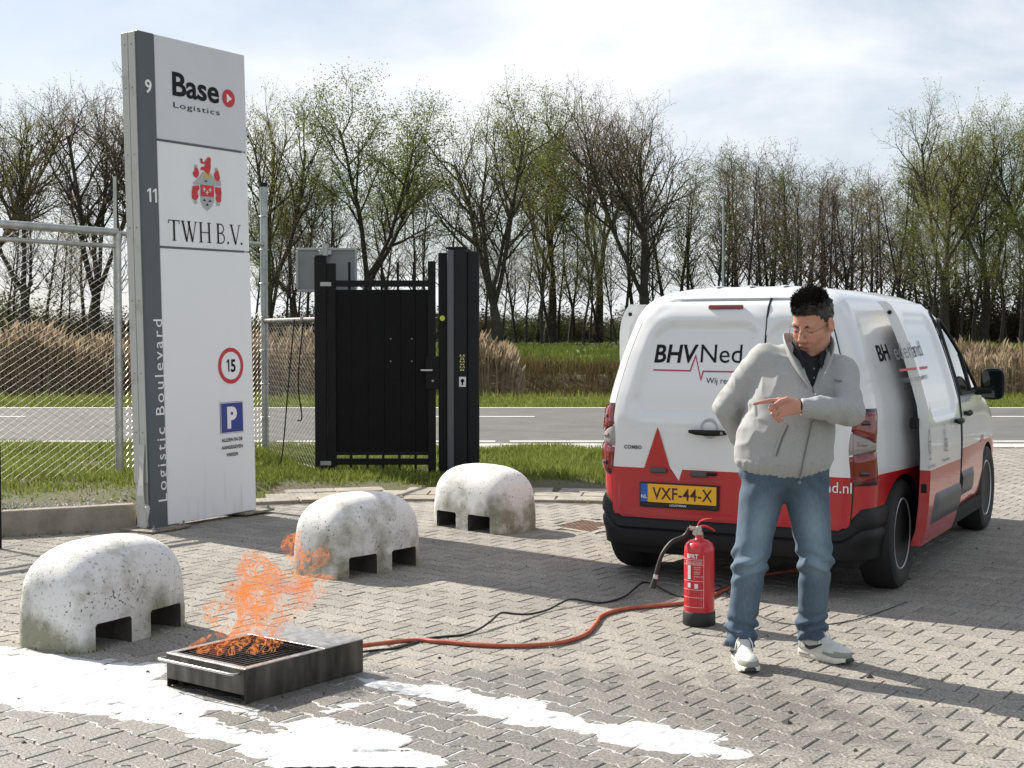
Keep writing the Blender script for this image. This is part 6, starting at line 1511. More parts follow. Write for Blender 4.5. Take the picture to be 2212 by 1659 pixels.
dprint('caption', [(*sfit('Brandpreventie', (476, 1042), (524, 1025), (476, 1022)), 0), (*sfit('Reanimatie', (568, 1000), (608, 985), (568, 982)), 0)], [M_inkg])
dprint('lettering', [(*sfit('BH', (198, 395), (262, 384), (198, 300), 0.0, bold=0.02), 0)], [M_ink], 0.003, van, 0.0)
# front door: seam lines, window, handle, strip, mirror
for sg in (-1, 1):
    fdoor = skin('front_door', side_fn(1.535, 2.52, 0.315, 1.06, sg), 24, 26, [M_vw, M_vr], van, 0.006, 0.004, lambda a, b_: 1 if b_ < (0.705-0.315)/0.745 else 0)
    tag(fdoor, label='%s front door' % ('right' if sg < 0 else 'left'))
    win = [(1.565, 1.085), (1.565, 1.50), (1.60, 1.575), (1.665, 1.60), (1.73, 1.565), (2.02, 1.335), (2.30, 1.085)]
    def wpt(x, z, d): return Vector((x, sg*(side_y(x, z)+d), z))
    b_ = MB(); nW = 10; V = []; F = []
    # fill the window outline with short vertical strips so that it follows the curved side
    def wtop(x):
        t = [(1.565, 1.52), (1.60, 1.575), (1.665, 1.60), (1.73, 1.565), (2.02, 1.335), (2.32, 1.090)]
        return interp(t, x)
    xsW = [1.565, 1.58, 1.60, 1.63, 1.665, 1.70, 1.73, 1.80, 1.88, 1.95, 2.02, 2.10, 2.20, 2.30]
    for x in xsW:
        for k in range(7): V.append(wpt(x, lerp(1.085, wtop(x), k/6), 0.006))
    for i in range(len(xsW)-1):
        for k in range(6): F.append((i*7+k, (i+1)*7+k, (i+1)*7+k+1, i*7+k+1))
    b_.add(V, F); wo_ = b_.build('side_window', M_glass, van, smooth=True); sdm = wo_.modifiers.new('s', 'SOLIDIFY'); sdm.thickness = 0.006
    edge = [wpt(x, wtop(x), 0.008) for x in xsW]+[wpt(x, 1.085, 0.008) for x in xsW[::-1]]; edge.append(edge[0])
    MB().tube(edge, 0.011, 6).build('window_seal', M_seal, wo_, smooth=True)
    MB().tube([wpt(1.97, 1.085, 0.010), wpt(1.99, 1.36, 0.010)], 0.014, 6).build('window_bar', M_seal, wo_)
    strip('door_gap', [wpt(1.53, lerp(0.32, 1.70, i/24), 0.003) for i in range(25)], 0.008)
    strip('roof_gap', [wpt(lerp(1.53, 1.72, i/8), lerp(1.70, 1.62, i/8), 0.004) for i in range(9)], 0.006)
    def rfn(a, b_, sg=sg):
        z = lerp(0.385, 0.555, b_); x = lerp(1.545, 2.10-0.07*b_, a); return Vector((x, sg*(side_y(x, z)+0.006), z)), Vector((0, sg, 0))
    skin('rub_strip', rfn, 16, 8, M_strip, fdoor, lambda a, b_: 0.016*sstep(0, 0.12, 1-a)*sstep(0, 0.2, min(b_, 1-b_)), 0.004)
    zh = 0.955; yh = sg*side_y(1.7, zh)
    MB().tube([(1.60, yh+sg*0.022, zh), (1.65, yh+sg*0.034, zh-0.004), (1.70, yh+sg*0.036, zh-0.002), (1.755, yh+sg*0.024, zh+0.004)], [0.013, 0.020, 0.020, 0.013], 10).build('handle', M_vb, fdoor, smooth=True)
    mir = MB(); c = Vector((2.26, sg*1.005, 1.135)); prof = [(0.0, 0.30), (0.03, 0.75), (0.07, 0.95), (0.11, 1.0), (0.135, 0.97)]; V = []; NA = 24
    for dx, k in prof:
        for j in range(NA):
            a_ = 2*PI*j/NA; cy, cz_ = math.cos(a_), math.sin(a_); V.append(c+Vector((0.10-dx, math.copysign(abs(cy)**0.55, cy)*0.085*k, math.copysign(abs(cz_)**0.55, cz_)*0.115*k)))
    F = [(i*NA+j, i*NA+(j+1) % NA, (i+1)*NA+(j+1) % NA, (i+1)*NA+j) for i in range(len(prof)-1) for j in range(NA)]+[tuple(range(NA-1, -1, -1)), tuple(range((len(prof)-1)*NA, len(prof)*NA))]
    mo = mir.add(V, F).build('mirror', M_vb, van, smooth=True, angle=50)
    MB().box(c+Vector((-0.037, 0, 0)), (0.004, 0.140, 0.195), 0.0015).build('mirror_glass', M_glass, mo)
    MB().box((2.28, sg*0.925, 1.085), (0.14, 0.18, 0.06), 0.02).build('mirror_arm', M_vb, mo)
    dprint_ = None
    # red spike on the front wing, fuel flap outline
    if sg < 0: print_on('red_spike', [(*poly2d([(2.36, 0.70), (2.52, 0.70), (2.42, 1.05)]), 0)], M_vr, lambda x, z: (x, -(side_y(x, z)+0.009), z), van)
# sills
for sg in (-1, 1): MB().box((1.4, sg*0.885, 0.26), (1.95, 0.07, 0.10), 0.02).build('sill', M_vdk, van)
# windscreen and front end (turned away from the camera)
def front_fn(a, b_):
    z = lerp(1.10, 1.69, b_); w = side_y(0.5, z)*0.93; y = lerp(-w*0.94, w*0.94, a); f, fc = vF(z), vFC(z); x = (f-fc)+fc*max(0, 1-(abs(y)/w)**PE)**(1/PE); return Vector((x, y, z)), Vector((0.8, 0, 0.6))
skin('windscreen', front_fn, 24, 12, M_glass, van, 0.008, 0.004)
def nose_fn(y0, y1, z0, z1):
    def fn(a, b_):
        y = lerp(y0, y1, a); z = lerp(z0, z1, b_); w = vW(z)*0.95; f, fc = vF(z), vFC(z); x = (f-fc)+fc*max(0.001, 1-(min(0.999, abs(y)/w))**PE)**(1/PE); return Vector((x, y, z)), Vector((1, 0, 0))
    return fn
skin('grille', nose_fn(-0.45, 0.45, 0.66, 0.80), 16, 4, M_vb, van, 0.012, 0.01); skin('front_bumper', nose_fn(-0.78, 0.78, 0.22, 0.46), 24, 6, M_vb, van, 0.02, 0.02)
for sg in (-1, 1): skin('headlamp', nose_fn(sg*0.50, sg*0.80, 0.68, 0.86), 10, 6, M_lclr, van, 0.012, 0.01)
# wheels
M_tyre = mat('tyre_rubber', (0.013, 0.013, 0.013), 0.75, bump=0.2, bscale=80); M_rim = mat('steel_rim_silver', (0.66, 0.67, 0.68), 0.42, 0.2)
def wheel(x, sg, lb):
    MM = Matrix.Translation((x, sg*0.785, 0.325)) @ Matrix.Rotation(-sg*PI/2, 4, 'X')
    t = MB().lathe([(0.215, -0.095), (0.28, -0.105), (0.312, -0.092), (0.325, -0.06), (0.325, 0.06), (0.312, 0.092), (0.285, 0.105), (0.235, 0.100), (0.213, 0.088)], 48, M=MM).build('wheel', M_tyre, van, smooth=True); tag(t, label=lb)
    MB().lathe([(0.213, 0.085), (0.205, 0.094), (0.196, 0.078), (0.185, 0.045), (0.16, 0.035), (0.135, 0.052), (0.10, 0.058), (0.075, 0.042), (0.0, 0.04)], 40, M=MM).build('rim', M_rim, t, smooth=True)
    MB().lathe([(0.062, 0.04), (0.060, 0.060), (0.045, 0.066), (0.0, 0.067)], 24, M=MM).build('hub_cap', M_vb, t, smooth=True)
    for k in range(12):
        a = 2*PI*k/12; MB().lathe([(0.013, 0.0), (0.0, 0.001)], 8, M=MM @ Matrix.Translation((0.16*math.cos(a), 0.16*math.sin(a), 0.0385))).build('rim_hole', M_vdk, t)
for x, nm in ((0, 'rear'), (2.785, 'front')):
    for sg in (-1, 1): wheel(x, sg, '%s %s wheel' % ('right' if sg < 0 else 'left', nm))
# shallow roof ribs
for y in (-0.42, -0.21, 0.0, 0.21, 0.42):
    def topz(yy): 
        for z in levels[::-1]:
            if vW(z) > abs(yy)+0.08: return z
        return 1.7
    zt = topz(y); MB().box((0.55, y, zt+0.001), (1.5, 0.035, 0.008), 0.003).build('roof_rib', M_vw, van)
# ================================================================== THE MAN
PX0, PY0 = 1.227, 6.27
def pw(x, y, z): return Vector((x, y, z))
def _len(q): return np.sqrt((q*q).sum(1))
def rcone(a, b, ra, rb):
    a = np.array(a, np.float32); b = np.array(b, np.float32); ba = b-a; bb_ = float((ba*ba).sum())+1e-9
    def f(P):
        q = P-a; h = np.clip(q @ ba/bb_, 0, 1); return _len(q-h[:, None]*ba)-(ra+(rb-ra)*h)
    r = max(ra, rb); return f, np.minimum(a, b)-r, np.maximum(a, b)+r
def ellip(c, r, Rm=None):
    c = np.array(c, np.float32); r = np.array(r, np.float32); Rm = np.eye(3, dtype=np.float32) if Rm is None else np.array(Rm, np.float32)
    def f(P):
        q = (P-c) @ Rm; k0 = _len(q/r); k1 = _len(q/(r*r)); return k0*(k0-1)/np.maximum(k1, 1e-6)
    m_ = float(r.max()); return f, c-m_, c+m_
def chain(pts, rads, k): return [(rcone(pts[i], pts[i+1], rads[i], rads[i+1]), k, 'u') for i in range(len(pts)-1)]
def sdf_mesh(prims, res, pad=0.03, post=None):
    """prims: [((f, lo, hi), k, 'u'|'s')] -> surface-net mesh (verts, quads)"""
    lo = np.min([p[0][1] for p in prims if p[2] == 'u'], 0)-pad; hi = np.max([p[0][2] for p in prims if p[2] == 'u'], 0)+pad
    BS = 8; n_ = np.ceil((hi-lo)/(res*BS)).astype(int); NN = n_*BS
    def ev(P):
        d = np.full(len(P), 1e3, np.float32)
        for (f, a, b), k, op in prims:
            m_ = np.all((P > a-0.10) & (P < b+0.10), 1)
            if not m_.any(): continue
            v = f(P[m_]); e = d[m_]
            if op == 'u':
                h = np.clip(0.5+0.5*(e-v)/k, 0, 1); d[m_] = e+(v-e)*h-k*h*(1-h)
            else:
                h = np.clip(0.5-0.5*(e+v)/k, 0, 1); d[m_] = e+(-v-e)*h+k*h*(1-h)
        return post(P, d) if post else d
    g = np.stack(np.meshgrid(*[np.arange(q) for q in n_], indexing='ij'), -1).reshape(-1, 3)
    cen = (lo+(g*BS+BS/2)*res).astype(np.float32); dc_ = ev(cen); nearb = np.abs(dc_) < res*BS*1.05+0.012
    D = np.empty(NN, np.float32); D[:] = np.repeat(np.repeat(np.repeat(dc_.reshape(n_), BS, 0), BS, 1), BS, 2)
    o8 = np.stack(np.meshgrid(*[np.arange(BS)]*3, indexing='ij'), -1).reshape(-1, 3); gb_ = g[nearb]
    for s in range(0, len(gb_), 600):
        q = gb_[s:s+600]; idx_ = (q[:, None, :]*BS+o8[None]).reshape(-1, 3); D[idx_[:, 0], idx_[:, 1], idx_[:, 2]] = ev((lo+idx_*res).astype(np.float32))
    sg = D < 0; c = [sg[i:NN[0]-1+i, j:NN[1]-1+j, k:NN[2]-1+k] for i in (0, 1) for j in (0, 1) for k in (0, 1)]
    tot = sum(x.astype(np.int8) for x in c); act = np.argwhere((tot > 0) & (tot < 8)); vid = np.full(tot.shape, -1, np.int32); vid[act[:, 0], act[:, 1], act[:, 2]] = np.arange(len(act))
    pos = np.zeros((len(act), 3)); cnt = np.zeros(len(act)); cor = [np.array(t) for t in ((0, 0, 0), (0, 0, 1), (0, 1, 0), (0, 1, 1), (1, 0, 0), (1, 0, 1), (1, 1, 0), (1, 1, 1))]
    cv = [D[act[:, 0]+q[0], act[:, 1]+q[1], act[:, 2]+q[2]] for q in cor]
    for a in range(8):
        for b in range(a+1, 8):
            if np.abs(cor[a]-cor[b]).sum() != 1: continue
            m_ = (cv[a] < 0) != (cv[b] < 0); t = np.where(m_, cv[a]/(cv[a]-cv[b]+1e-12), 0)
            pos += m_[:, None]*(cor[a]+(cor[b]-cor[a])*t[:, None]); cnt += m_
    V = lo+(act+pos/cnt[:, None])*res; F = []
    for ax in range(3):
        o1, o2 = (ax+1) % 3, (ax+2) % 3; sl0 = [slice(None)]*3; sl1 = [slice(None)]*3; sl0[ax] = slice(0, -1); sl1[ax] = slice(1, None)
        A, B_ = sg[tuple(sl0)], sg[tuple(sl1)]; e = np.argwhere(A != B_); e = e[(e[:, o1] > 0) & (e[:, o2] > 0) & (e[:, o1] < NN[o1]-1) & (e[:, o2] < NN[o2]-1)]
        fl = A[e[:, 0], e[:, 1], e[:, 2]]; u = np.zeros(3, int); w = np.zeros(3, int); u[o1] = 1; w[o2] = 1
        q = [e-u-w, e-w, e, e-u]; ids = np.stack([vid[x[:, 0], x[:, 1], x[:, 2]] for x in q], 1); ids[~fl] = ids[~fl][:, ::-1]; ids = ids[(ids >= 0).all(1)]; F.append(ids)
    return V, np.concatenate(F)
def vnormals(V, F):
    n_ = np.zeros_like(V); a = V[F[:, 0]]; fn = np.cross(V[F[:, 2]]-a, V[F[:, 3]]-V[F[:, 1]])
    for k in range(4): np.add.at(n_, F[:, k], fn)
    return n_/np.maximum(1e-9, np.linalg.norm(n_, axis=1))[:, None]
man = thing('person', 'man in light grey zip jacket, jeans and white trainers pointing left', 'person', (PX0, PY0, 0))
# joints
hipR, kneR, ankR = (-0.088, 0.01, 0.86), (-0.150, -0.035, 0.49), (-0.188, 0.0, 0.10)
hipL, kneL, ankL = (0.098, 0.01, 0.86), (0.146, -0.02, 0.49), (0.158, 0.125, 0.105)
pel, belly, chest, neckb = (0.0, 0.0, 0.90), (0.005, -0.015, 1.06), (0.055, 0.01, 1.27), (0.105, 0.015, 1.405)
shR, elR, wrR = (-0.085, 0.03, 1.375), (-0.232, 0.10, 1.165), (-0.135, 0.215, 0.985)
shL, elL, wrL = (0.252, 0.0, 1.325), (0.268, -0.135, 1.160), (0.02, -0.285, 1.183)
hpos = np.array((0.122, -0.034, 1.545)); yaw, pit, rol = R(-45), R(-22), R(-3); HS = 1.075
fw = Vector((math.sin(yaw)*math.cos(pit), -math.cos(yaw)*math.cos(pit), math.sin(pit))); up_ = Vector((0, 0, 1)); lf = fw.cross(up_).normalized()*-1.0
up_ = (-(fw.cross(lf))) if (-(fw.cross(lf))).z > 0 else fw.cross(lf); up_.normalize()
RQ = Matrix.Rotation(rol, 3, fw); lf = RQ @ lf; up_ = RQ @ up_
HM = np.array([list(lf), list(fw), list(up_)]).T                    # columns: person's left, forward, up
def hp(a, b, c): return tuple(hpos+HM @ (HS*np.array((a, b, c))))
def hell(c, r): return ellip(c, tuple(HS*q for q in r), HM)
def hcone(a, b, ra, rb): return rcone(a, b, ra*HS, rb*HS)
# body: one skin from head to foot
B = []
def U(p, k=0.02): B.append((p, k, 'u'))
def SUB(p, k=0.006): B.append((p, k, 's'))
U(hell(hp(0, -0.012, 0.035), (0.074, 0.096, 0.090))); U(hell(hp(0, 0.022, -0.030), (0.063, 0.064, 0.083)), 0.02); U(hell(hp(0, 0.026, -0.082), (0.059, 0.056, 0.043)), 0.02)
U(hcone(hp(-0.010, 0.066, -0.113), hp(0.010, 0.066, -0.113), 0.020, 0.020), 0.02)
for s in (-1, 1): U(hcone(hp(s*0.036, 0.052, -0.030), hp(s*0.030, 0.058, -0.045), 0.028, 0.024), 0.02); U(hcone(hp(s*0.05, 0.0, -0.075), hp(s*0.035, 0.045, -0.092), 0.016, 0.018), 0.02)
U(hcone(hp(-0.038, 0.070, 0.021), hp(0.038, 0.070, 0.021), 0.014, 0.014), 0.012)
U(hcone(hp(0, 0.082, 0.012), hp(0, 0.106, -0.034), 0.0085, 0.0125), 0.008)
for s in (-1, 1): U(hcone(hp(s*0.013, 0.092, -0.040), hp(s*0.012, 0.096, -0.038), 0.0095, 0.009), 0.006)
for s in (-1, 1): SUB(hell(hp(s*0.031, 0.094, -0.001), (0.019, 0.014, 0.013)), 0.010)
for s in (-1, 1): U(hell(hp(s*0.031, 0.0715, -0.002), (0.0145, 0.0125, 0.0115)), 0.003)
U(hcone(hp(-0.020, 0.083, -0.068), hp(0.020, 0.083, -0.068), 0.0078, 0.0078), 0.006); U(hcone(hp(-0.016, 0.081, -0.081), hp(0.016, 0.081, -0.081), 0.0085, 0.0085), 0.006)
SUB(hcone(hp(-0.022, 0.092, -0.0745), hp(0.022, 0.092, -0.0745), 0.0042, 0.0042), 0.003)
for s in (-1, 1):
    U(hell(hp(s*0.080, -0.012, -0.006), (0.009, 0.021, 0.033)), 0.006); SUB(hell(hp(s*0.090, -0.008, -0.002), (0.007, 0.011, 0.018)), 0.005)
U(rcone(hp(0, -0.032, -0.050), neckb, 0.057, 0.060), 0.03)
U(rcone(neckb, chest, 0.055, 0.085), 0.03); U(rcone((-0.03, 0.03, 1.33), (0.20, 0.02, 1.28), 0.055, 0.055), 0.04); U(rcone(chest, belly, 0.09, 0.105), 0.04); U(rcone(belly, pel, 0.105, 0.105), 0.04)
for j in ((shR, elR, wrR), (shL, elL, wrL)): B += [(rcone(j[0], j[1], 0.046, 0.040), 0.02, 'u'), (rcone(j[1], j[2], 0.040, 0.028), 0.02, 'u')]
for j in ((hipR, kneR, ankR), (hipL, kneL, ankL)): B += [(rcone(j[0], j[1], 0.078, 0.052), 0.03, 'u'), (rcone(j[1], j[2], 0.050, 0.033), 0.02, 'u')]
B += [(rcone(ankR, (-0.188, 0.0, 0.06), 0.033, 0.028), 0.02, 'u'), (rcone((-0.188, 0.0, 0.055), (-0.182, -0.13, 0.042), 0.026, 0.020), 0.02, 'u'), (rcone(ankL, (0.158, 0.128, 0.06), 0.033, 0.028), 0.02, 'u'), (rcone((0.158, 0.128, 0.055), (0.245, 0.025, 0.042), 0.026, 0.020), 0.02, 'u')]
# left hand, index finger stretched out
w = np.array((0.012, -0.290, 1.186))
U(rcone(wrL, (-0.012, -0.300, 1.188), 0.028, 0.029), 0.012)
for a, b, r0, r1 in (((-0.005, -0.302, 1.200), (-0.082, -0.318, 1.213), 0.018, 0.0145), ((-0.005, -0.302, 1.190), (-0.085, -0.322, 1.194), 0.020, 0.0145), ((-0.005, -0.302, 1.178), (-0.080, -0.322, 1.173), 0.020, 0.0140), ((-0.003, -0.300, 1.170), (-0.070, -0.317, 1.154), 0.018, 0.0130)): U(rcone(a, b, r0, r1), 0.010)
def finger(pts, rads): 
    for p in chain(pts, [q*0.90 for q in rads], 0.0020): B.append(p)
finger([(-0.082, -0.318, 1.213), (-0.122, -0.329, 1.213), (-0.158, -0.334, 1.207), (-0.192, -0.337, 1.199)], [0.0118, 0.0105, 0.0095, 0.0075])
finger([(-0.086, -0.322, 1.194), (-0.121, -0.336, 1.183), (-0.110, -0.318, 1.166), (-0.089, -0.304, 1.168)], [0.0118, 0.0110, 0.0098, 0.0085])
finger([(-0.081, -0.322, 1.172), (-0.111, -0.335, 1.157), (-0.098, -0.318, 1.141), (-0.078, -0.304, 1.146)], [0.0115, 0.0105, 0.0095, 0.0082])
finger([(-0.070, -0.317, 1.153), (-0.094, -0.328, 1.137), (-0.080, -0.313, 1.123), (-0.062, -0.301, 1.128)], [0.0105, 0.0095, 0.0085, 0.0075])
finger([(-0.012, -0.308, 1.208), (-0.050, -0.330, 1.219), (-0.080, -0.341, 1.211), (-0.103, -0.346, 1.199)], [0.0135, 0.0125, 0.0110, 0.0085])
# right hand folded behind the back
hr0 = np.array(wrR); 
U(rcone(wrR, tuple(hr0+np.array((0.075, 0.012, -0.03))), 0.027, 0.032), 0.012)
for k in range(4):
    o0 = hr0+np.array((0.080, 0.020, -0.008-0.017*k)); finger([tuple(o0), tuple(o0+np.array((0.038, 0.010, -0.010))), tuple(o0+np.array((0.058, -0.004, -0.020))), tuple(o0+np.array((0.052, -0.020, -0.026)))], [0.0115, 0.010, 0.009, 0.008])
finger([tuple(hr0+np.array((0.03, 0.03, 0.012))), tuple(hr0+np.array((0.07, 0.045, 0.018))), tuple(hr0+np.array((0.095, 0.045, 0.012)))], [0.013, 0.0115, 0.009])
V, F = sdf_mesh(B, 0.0042)
HL = (V-hpos) @ HM/HS
col = np.tile(np.array((0.50, 0.245, 0.175)), (len(V), 1))
def blend(mask, c): 
    global col
    mask = np.clip(mask, 0, 1)[:, None]; col = col*(1-mask)+np.array(c)*mask
a, b_, c_ = HL[:, 0], HL[:, 1], HL[:, 2]; face = (b_ > 0.0) & (np.abs(c_) < 0.16) & (np.abs(a) < 0.1)
nzv = np.array([mnoise.fractal(Vector(p)*38, 0.9, 2, 3) for p in V]); col = col*(1+0.10*nzv)[:, None]
blend(face*np.exp(-((c_+0.100)/0.038)**2)*0.55*(b_ > 0.0), (0.21, 0.125, 0.105))                          # stubble
blend(face*np.exp(-((c_+0.056)/0.010)**2-(a/0.026)**2)*0.35, (0.26, 0.14, 0.11))
blend(face*(b_ > 0.06)*np.exp(-((c_+0.075)/0.010)**2-(a/0.020)**2)*0.75, (0.42, 0.14, 0.12))               # lips
blend(face*(b_ > 0.055)*np.exp(-((c_+0.0745)/0.0032)**2-(a/0.021)**4)*0.9, (0.10, 0.03, 0.03))
blend(face*(np.exp(-((c_+0.025)/0.022)**2-((np.abs(a)-0.038)/0.018)**2)*0.35+np.exp(-((c_+0.034)/0.014)**2-(a/0.016)**2)*0.35), (0.55, 0.19, 0.14))
blend(face*np.exp(-((c_+0.006)/0.0040)**2-((np.abs(a)-0.031)/0.014)**4)*0.85, (0.09, 0.04, 0.035))        # lashes of the lowered lids
blend(((V[:, 0] < -0.03) & (V[:, 2] > 1.11) & (V[:, 2] < 1.25))*0.35, (0.56, 0.235, 0.185))
ms = bpy.data.materials.new('skin'); ms.use_nodes = True; n, l = ms.node_tree.nodes, ms.node_tree.links; bs_ = n['Principled BSDF']
atn = N(n, 'ShaderNodeAttribute'); atn.attribute_name = 'tone'; l.new(atn.outputs['Color'], bs_.inputs['Base Color']); bs_.inputs['Roughness'].default_value = 0.5; bs_.inputs['Subsurface Weight'].default_value = 0.08; bs_.inputs['Subsurface Radius'].default_value = (0.012, 0.005, 0.003)
body_o = np_obj('body', V, F, ms, man, smooth=True)
ca = body_o.data.attributes.new('tone', 'FLOAT_COLOR', 'POINT'); ca.data.foreach_set('color', np.concatenate([col, np.ones((len(col), 1))], 1).astype(np.float32).ravel())
# jacket
J = []
def JU(p, k=0.04): J.append((p, k, 'u'))
RT = np.array(Matrix.Rotation(R(9), 3, 'Y'))
JU(ellip((0.005, -0.01, 1.02), (0.222, 0.165, 0.20))); JU(ellip((0.045, 0.0, 1.19), (0.205, 0.148, 0.22), RT), 0.06); JU(ellip((0.0, -0.005, 0.935), (0.213, 0.155, 0.10)), 0.05)
JU(rcone((-0.06, 0.025, 1.365), (0.235, 0.01, 1.312), 0.083, 0.080), 0.05); JU(rcone((0.03, 0.03, 1.40), (0.17, 0.025, 1.395), 0.060, 0.058), 0.04)
JU(rcone(shR, elR, 0.082, 0.066), 0.022); JU(rcone(elR, (-0.165, 0.180, 1.03), 0.071, 0.056), 0.015); JU(rcone((-0.165, 0.180, 1.03), wrR, 0.056, 0.042), 0.015)
JU(rcone(shL, elL, 0.083, 0.068), 0.022); JU(rcone(elL, (0.16, -0.208, 1.170), 0.068, 0.057), 0.015); JU(rcone((0.16, -0.208, 1.170), (0.030, -0.281, 1.183), 0.058, 0.044), 0.012)
Vn0, Vn1 = np.array((0.102, 1.265)), None
def jpost(P, d):
    # flat hem, open zip neck (a V at the front)
    hem = 0.846+0.18*np.clip(np.abs(P[:, 0]-0.035)-0.02, 0, 1)**1.25*1.0
    d = np.maximum(d, hem-P[:, 2])
    t = np.clip((P[:, 2]-1.262)/0.20, 0, 1.4); xl = 0.100-0.062*t; xr = 0.104+0.095*t
    vin = np.minimum(P[:, 0]-xl, xr-P[:, 0]); vin = np.minimum(vin, (P[:, 2]-1.258)); vin = np.where(P[:, 1] < 0.0, vin, -1.0)
    d = np.maximum(d, np.minimum(vin, 0.05))
    # cuff end
    cu = (P[:, 0]-0.018)*-1.0; front = (P[:, 1] < -0.215) & (P[:, 0] < 0.08); d = np.where(front, np.maximum(d, cu), d)
    return d
V, F = sdf_mesh(J, 0.0062, post=jpost)
nr = vnormals(V, F); dsp = np.zeros(len(V))
for i, p in enumerate(V):
    x, y, z = p
    q = Vector((x*7+z*3.0, y*7, z*4.5)); f1 = mnoise.fractal(q, 0.9, 2.1, 3)
    rid = 1-abs(mnoise.noise(Vector((x*11+z*6, y*9, z*7-x*5))))*2.2
    d_ = 0.0055*f1+0.0055*max(0, rid)**2-0.004
    if p[1] < -0.16 and 1.08 < z < 1.26: d_ += 0.0055*math.sin(55*(x*0.8+z*0.5)+5*f1)*math.exp(-((x-0.20)/0.13)**2)      # sleeve creases
    if x < -0.14: d_ += 0.005*math.sin(48*(z+0.6*x)+4*f1)*math.exp(-((z-1.16)/0.09)**2)
    if z < 0.915+0.1*abs(x): d_ = 0.0015*math.sin(x*260)+0.002-0.012*0                                                     # ribbed hem
    dsp[i] = d_
V = V+nr*dsp[:, None]
M_jack = mat('grey_marl_fleece', (0.30, 0.305, 0.31), 0.95, var=(0.40, 0.405, 0.41), scale=260, detail=3, bump=0.25, bscale=420, bdist=0.002, stops=(0.3, 0.7))
jacket = np_obj('jacket', V, F, M_jack, man, smooth=True)
def jsurf(x, z, y0=-0.5):
    """front of the jacket at (x, z): nearest vertex"""
    m_ = (np.abs(V[:, 0]-x) < 0.02) & (np.abs(V[:, 2]-z) < 0.02)&(V[:, 1] < 0.02)
    if not m_.any(): return -0.15
    q = V[m_]; d = (q[:, 0]-x)**2+(q[:, 2]-z)**2; k = np.argsort(d)[:6]; return float(q[k, 1].min())
M_zip = mat('zip_grey', (0.16, 0.16, 0.165), 0.5, 0.3)
zl = [(lerp(0.102, 0.055, t)+0.010*math.sin(t*5), lerp(1.262, 0.862, t)) for t in [i/26 for i in range(27)]]
def off_arm(x, z):
    m_ = (np.abs(V[:, 0]-x) < 0.014) & (np.abs(V[:, 2]-z) < 0.014) & (V[:, 1] < 0.0) & (V[:, 1] > -0.205)
    return float(V[m_][:, 1].min()) if m_.any() else -0.15
MB().tube([(x, off_arm(x, z)-0.001, z) for x, z in zl], 0.0032, 6).build('zip', M_zip, jacket, smooth=True)
# welt pocket on the right front, chest emblem
pk_ = [(-0.072+0.052*t-0.004*math.sin(PI*t), 0.965+0.135*t) for t in [i/10 for i in range(11)]]
MB().tube([(x, off_arm(x, z)-0.002, z) for x, z in pk_], 0.0050, 6).build('pocket_welt', M_jack, jacket, smooth=True)
MB().tube([(x+0.010, off_arm(x+0.010, z)-0.0002, z-0.004) for x, z in pk_], 0.0022, 6).build('pocket_opening', M_zip, jacket, smooth=True)
MB().box((0.217, off_arm(0.217, 1.292)-0.002, 1.292), (0.034, 0.004, 0.007), 0.001, M=Matrix.Rotation(R(8), 3, 'Y')).build('chest_emblem', M_zip, jacket)
# collar: two stand-up flaps from the nape to the zip
def collar(side):
    P0 = [(0.105, 0.095, 1.452), (0.105+side*0.055, 0.078, 1.458), (0.105+side*0.085, 0.025, 1.452), (0.105+side*0.092, -0.035, 1.425), (0.105+side*0.082, -0.078, 1.385), (0.104+side*0.050, -0.118, 1.325), (0.103+side*0.010, -0.148, 1.268)]
    hs = [0.045, 0.048, 0.050, 0.052, 0.050, 0.034, 0.006]
    lo = smooth_path(P0, 5); k = len(lo); V_ = []; F_ = []
    for i, p in enumerate(lo):
        t = i/(k-1); h = interp([(j/6, hs[j]) for j in range(7)], t); out = Vector((side*0.35+0.25*side*t, 0.30-0.75*t, 0)); 
        V_ += [p+Vector((side*0.004, 0, -0.018)), p+Vector((side*0.010, -0.006*t, h*0.55))+out*0.012, p+out*0.020+Vector((0, 0, h))+out*h*0.35]
    for i in range(k-1):
        for j in range(2): F_.append((3*i+j, 3*i+3+j, 3*i+4+j, 3*i+1+j))
    o = MB().add(V_, F_).build('collar', M_jack, jacket, smooth=True, angle=0); sd_ = o.modifiers.new('s', 'SOLIDIFY'); sd_.thickness = 0.007; sd_.offset = 0; ss_ = o.modifiers.new('b', 'SUBSURF'); ss_.levels = 1; ss_.render_levels = 1
collar(-1); collar(1)
# dark polo shirt
K = []
K.append((ellip((0.045, 0.004, 1.19), (0.188, 0.128, 0.21), RT), 0.04, 'u')); K.append((rcone((-0.03, 0.025, 1.36), (0.21, 0.012, 1.312), 0.066, 0.066), 0.05, 'u')); K.append((rcone((0.105, 0.012, 1.36), (0.106, 0.006, 1.430), 0.095, 0.074), 0.03, 'u'))
V2, F2 = sdf_mesh(K, 0.007)
M_polo = mat('black_polo', (0.012, 0.012, 0.016), 0.9, bump=0.2, bscale=300)
polo = np_obj('polo_shirt', V2, F2, M_polo, man, smooth=True)
for side in (-1, 1):
    q = [(0.107+side*0.066, 0.02, 1.445), (0.107+side*0.064, -0.035, 1.430), (0.107+side*0.045, -0.078, 1.400), (0.107+side*0.030, -0.100, 1.362)]
    P_ = smooth_path(q, 4); V_ = []; k = len(P_)
    for i, p in enumerate(P_): V_ += [p+Vector((0, 0, 0.016)), p+Vector((side*0.012, -0.012, -0.018))]
    o = MB().add(V_, [(2*i, 2*i+1, 2*i+3, 2*i+2) for i in range(k-1)]).build('polo_collar', M_polo, polo, smooth=True); sd_ = o.modifiers.new('s', 'SOLIDIFY'); sd_.thickness = 0.006
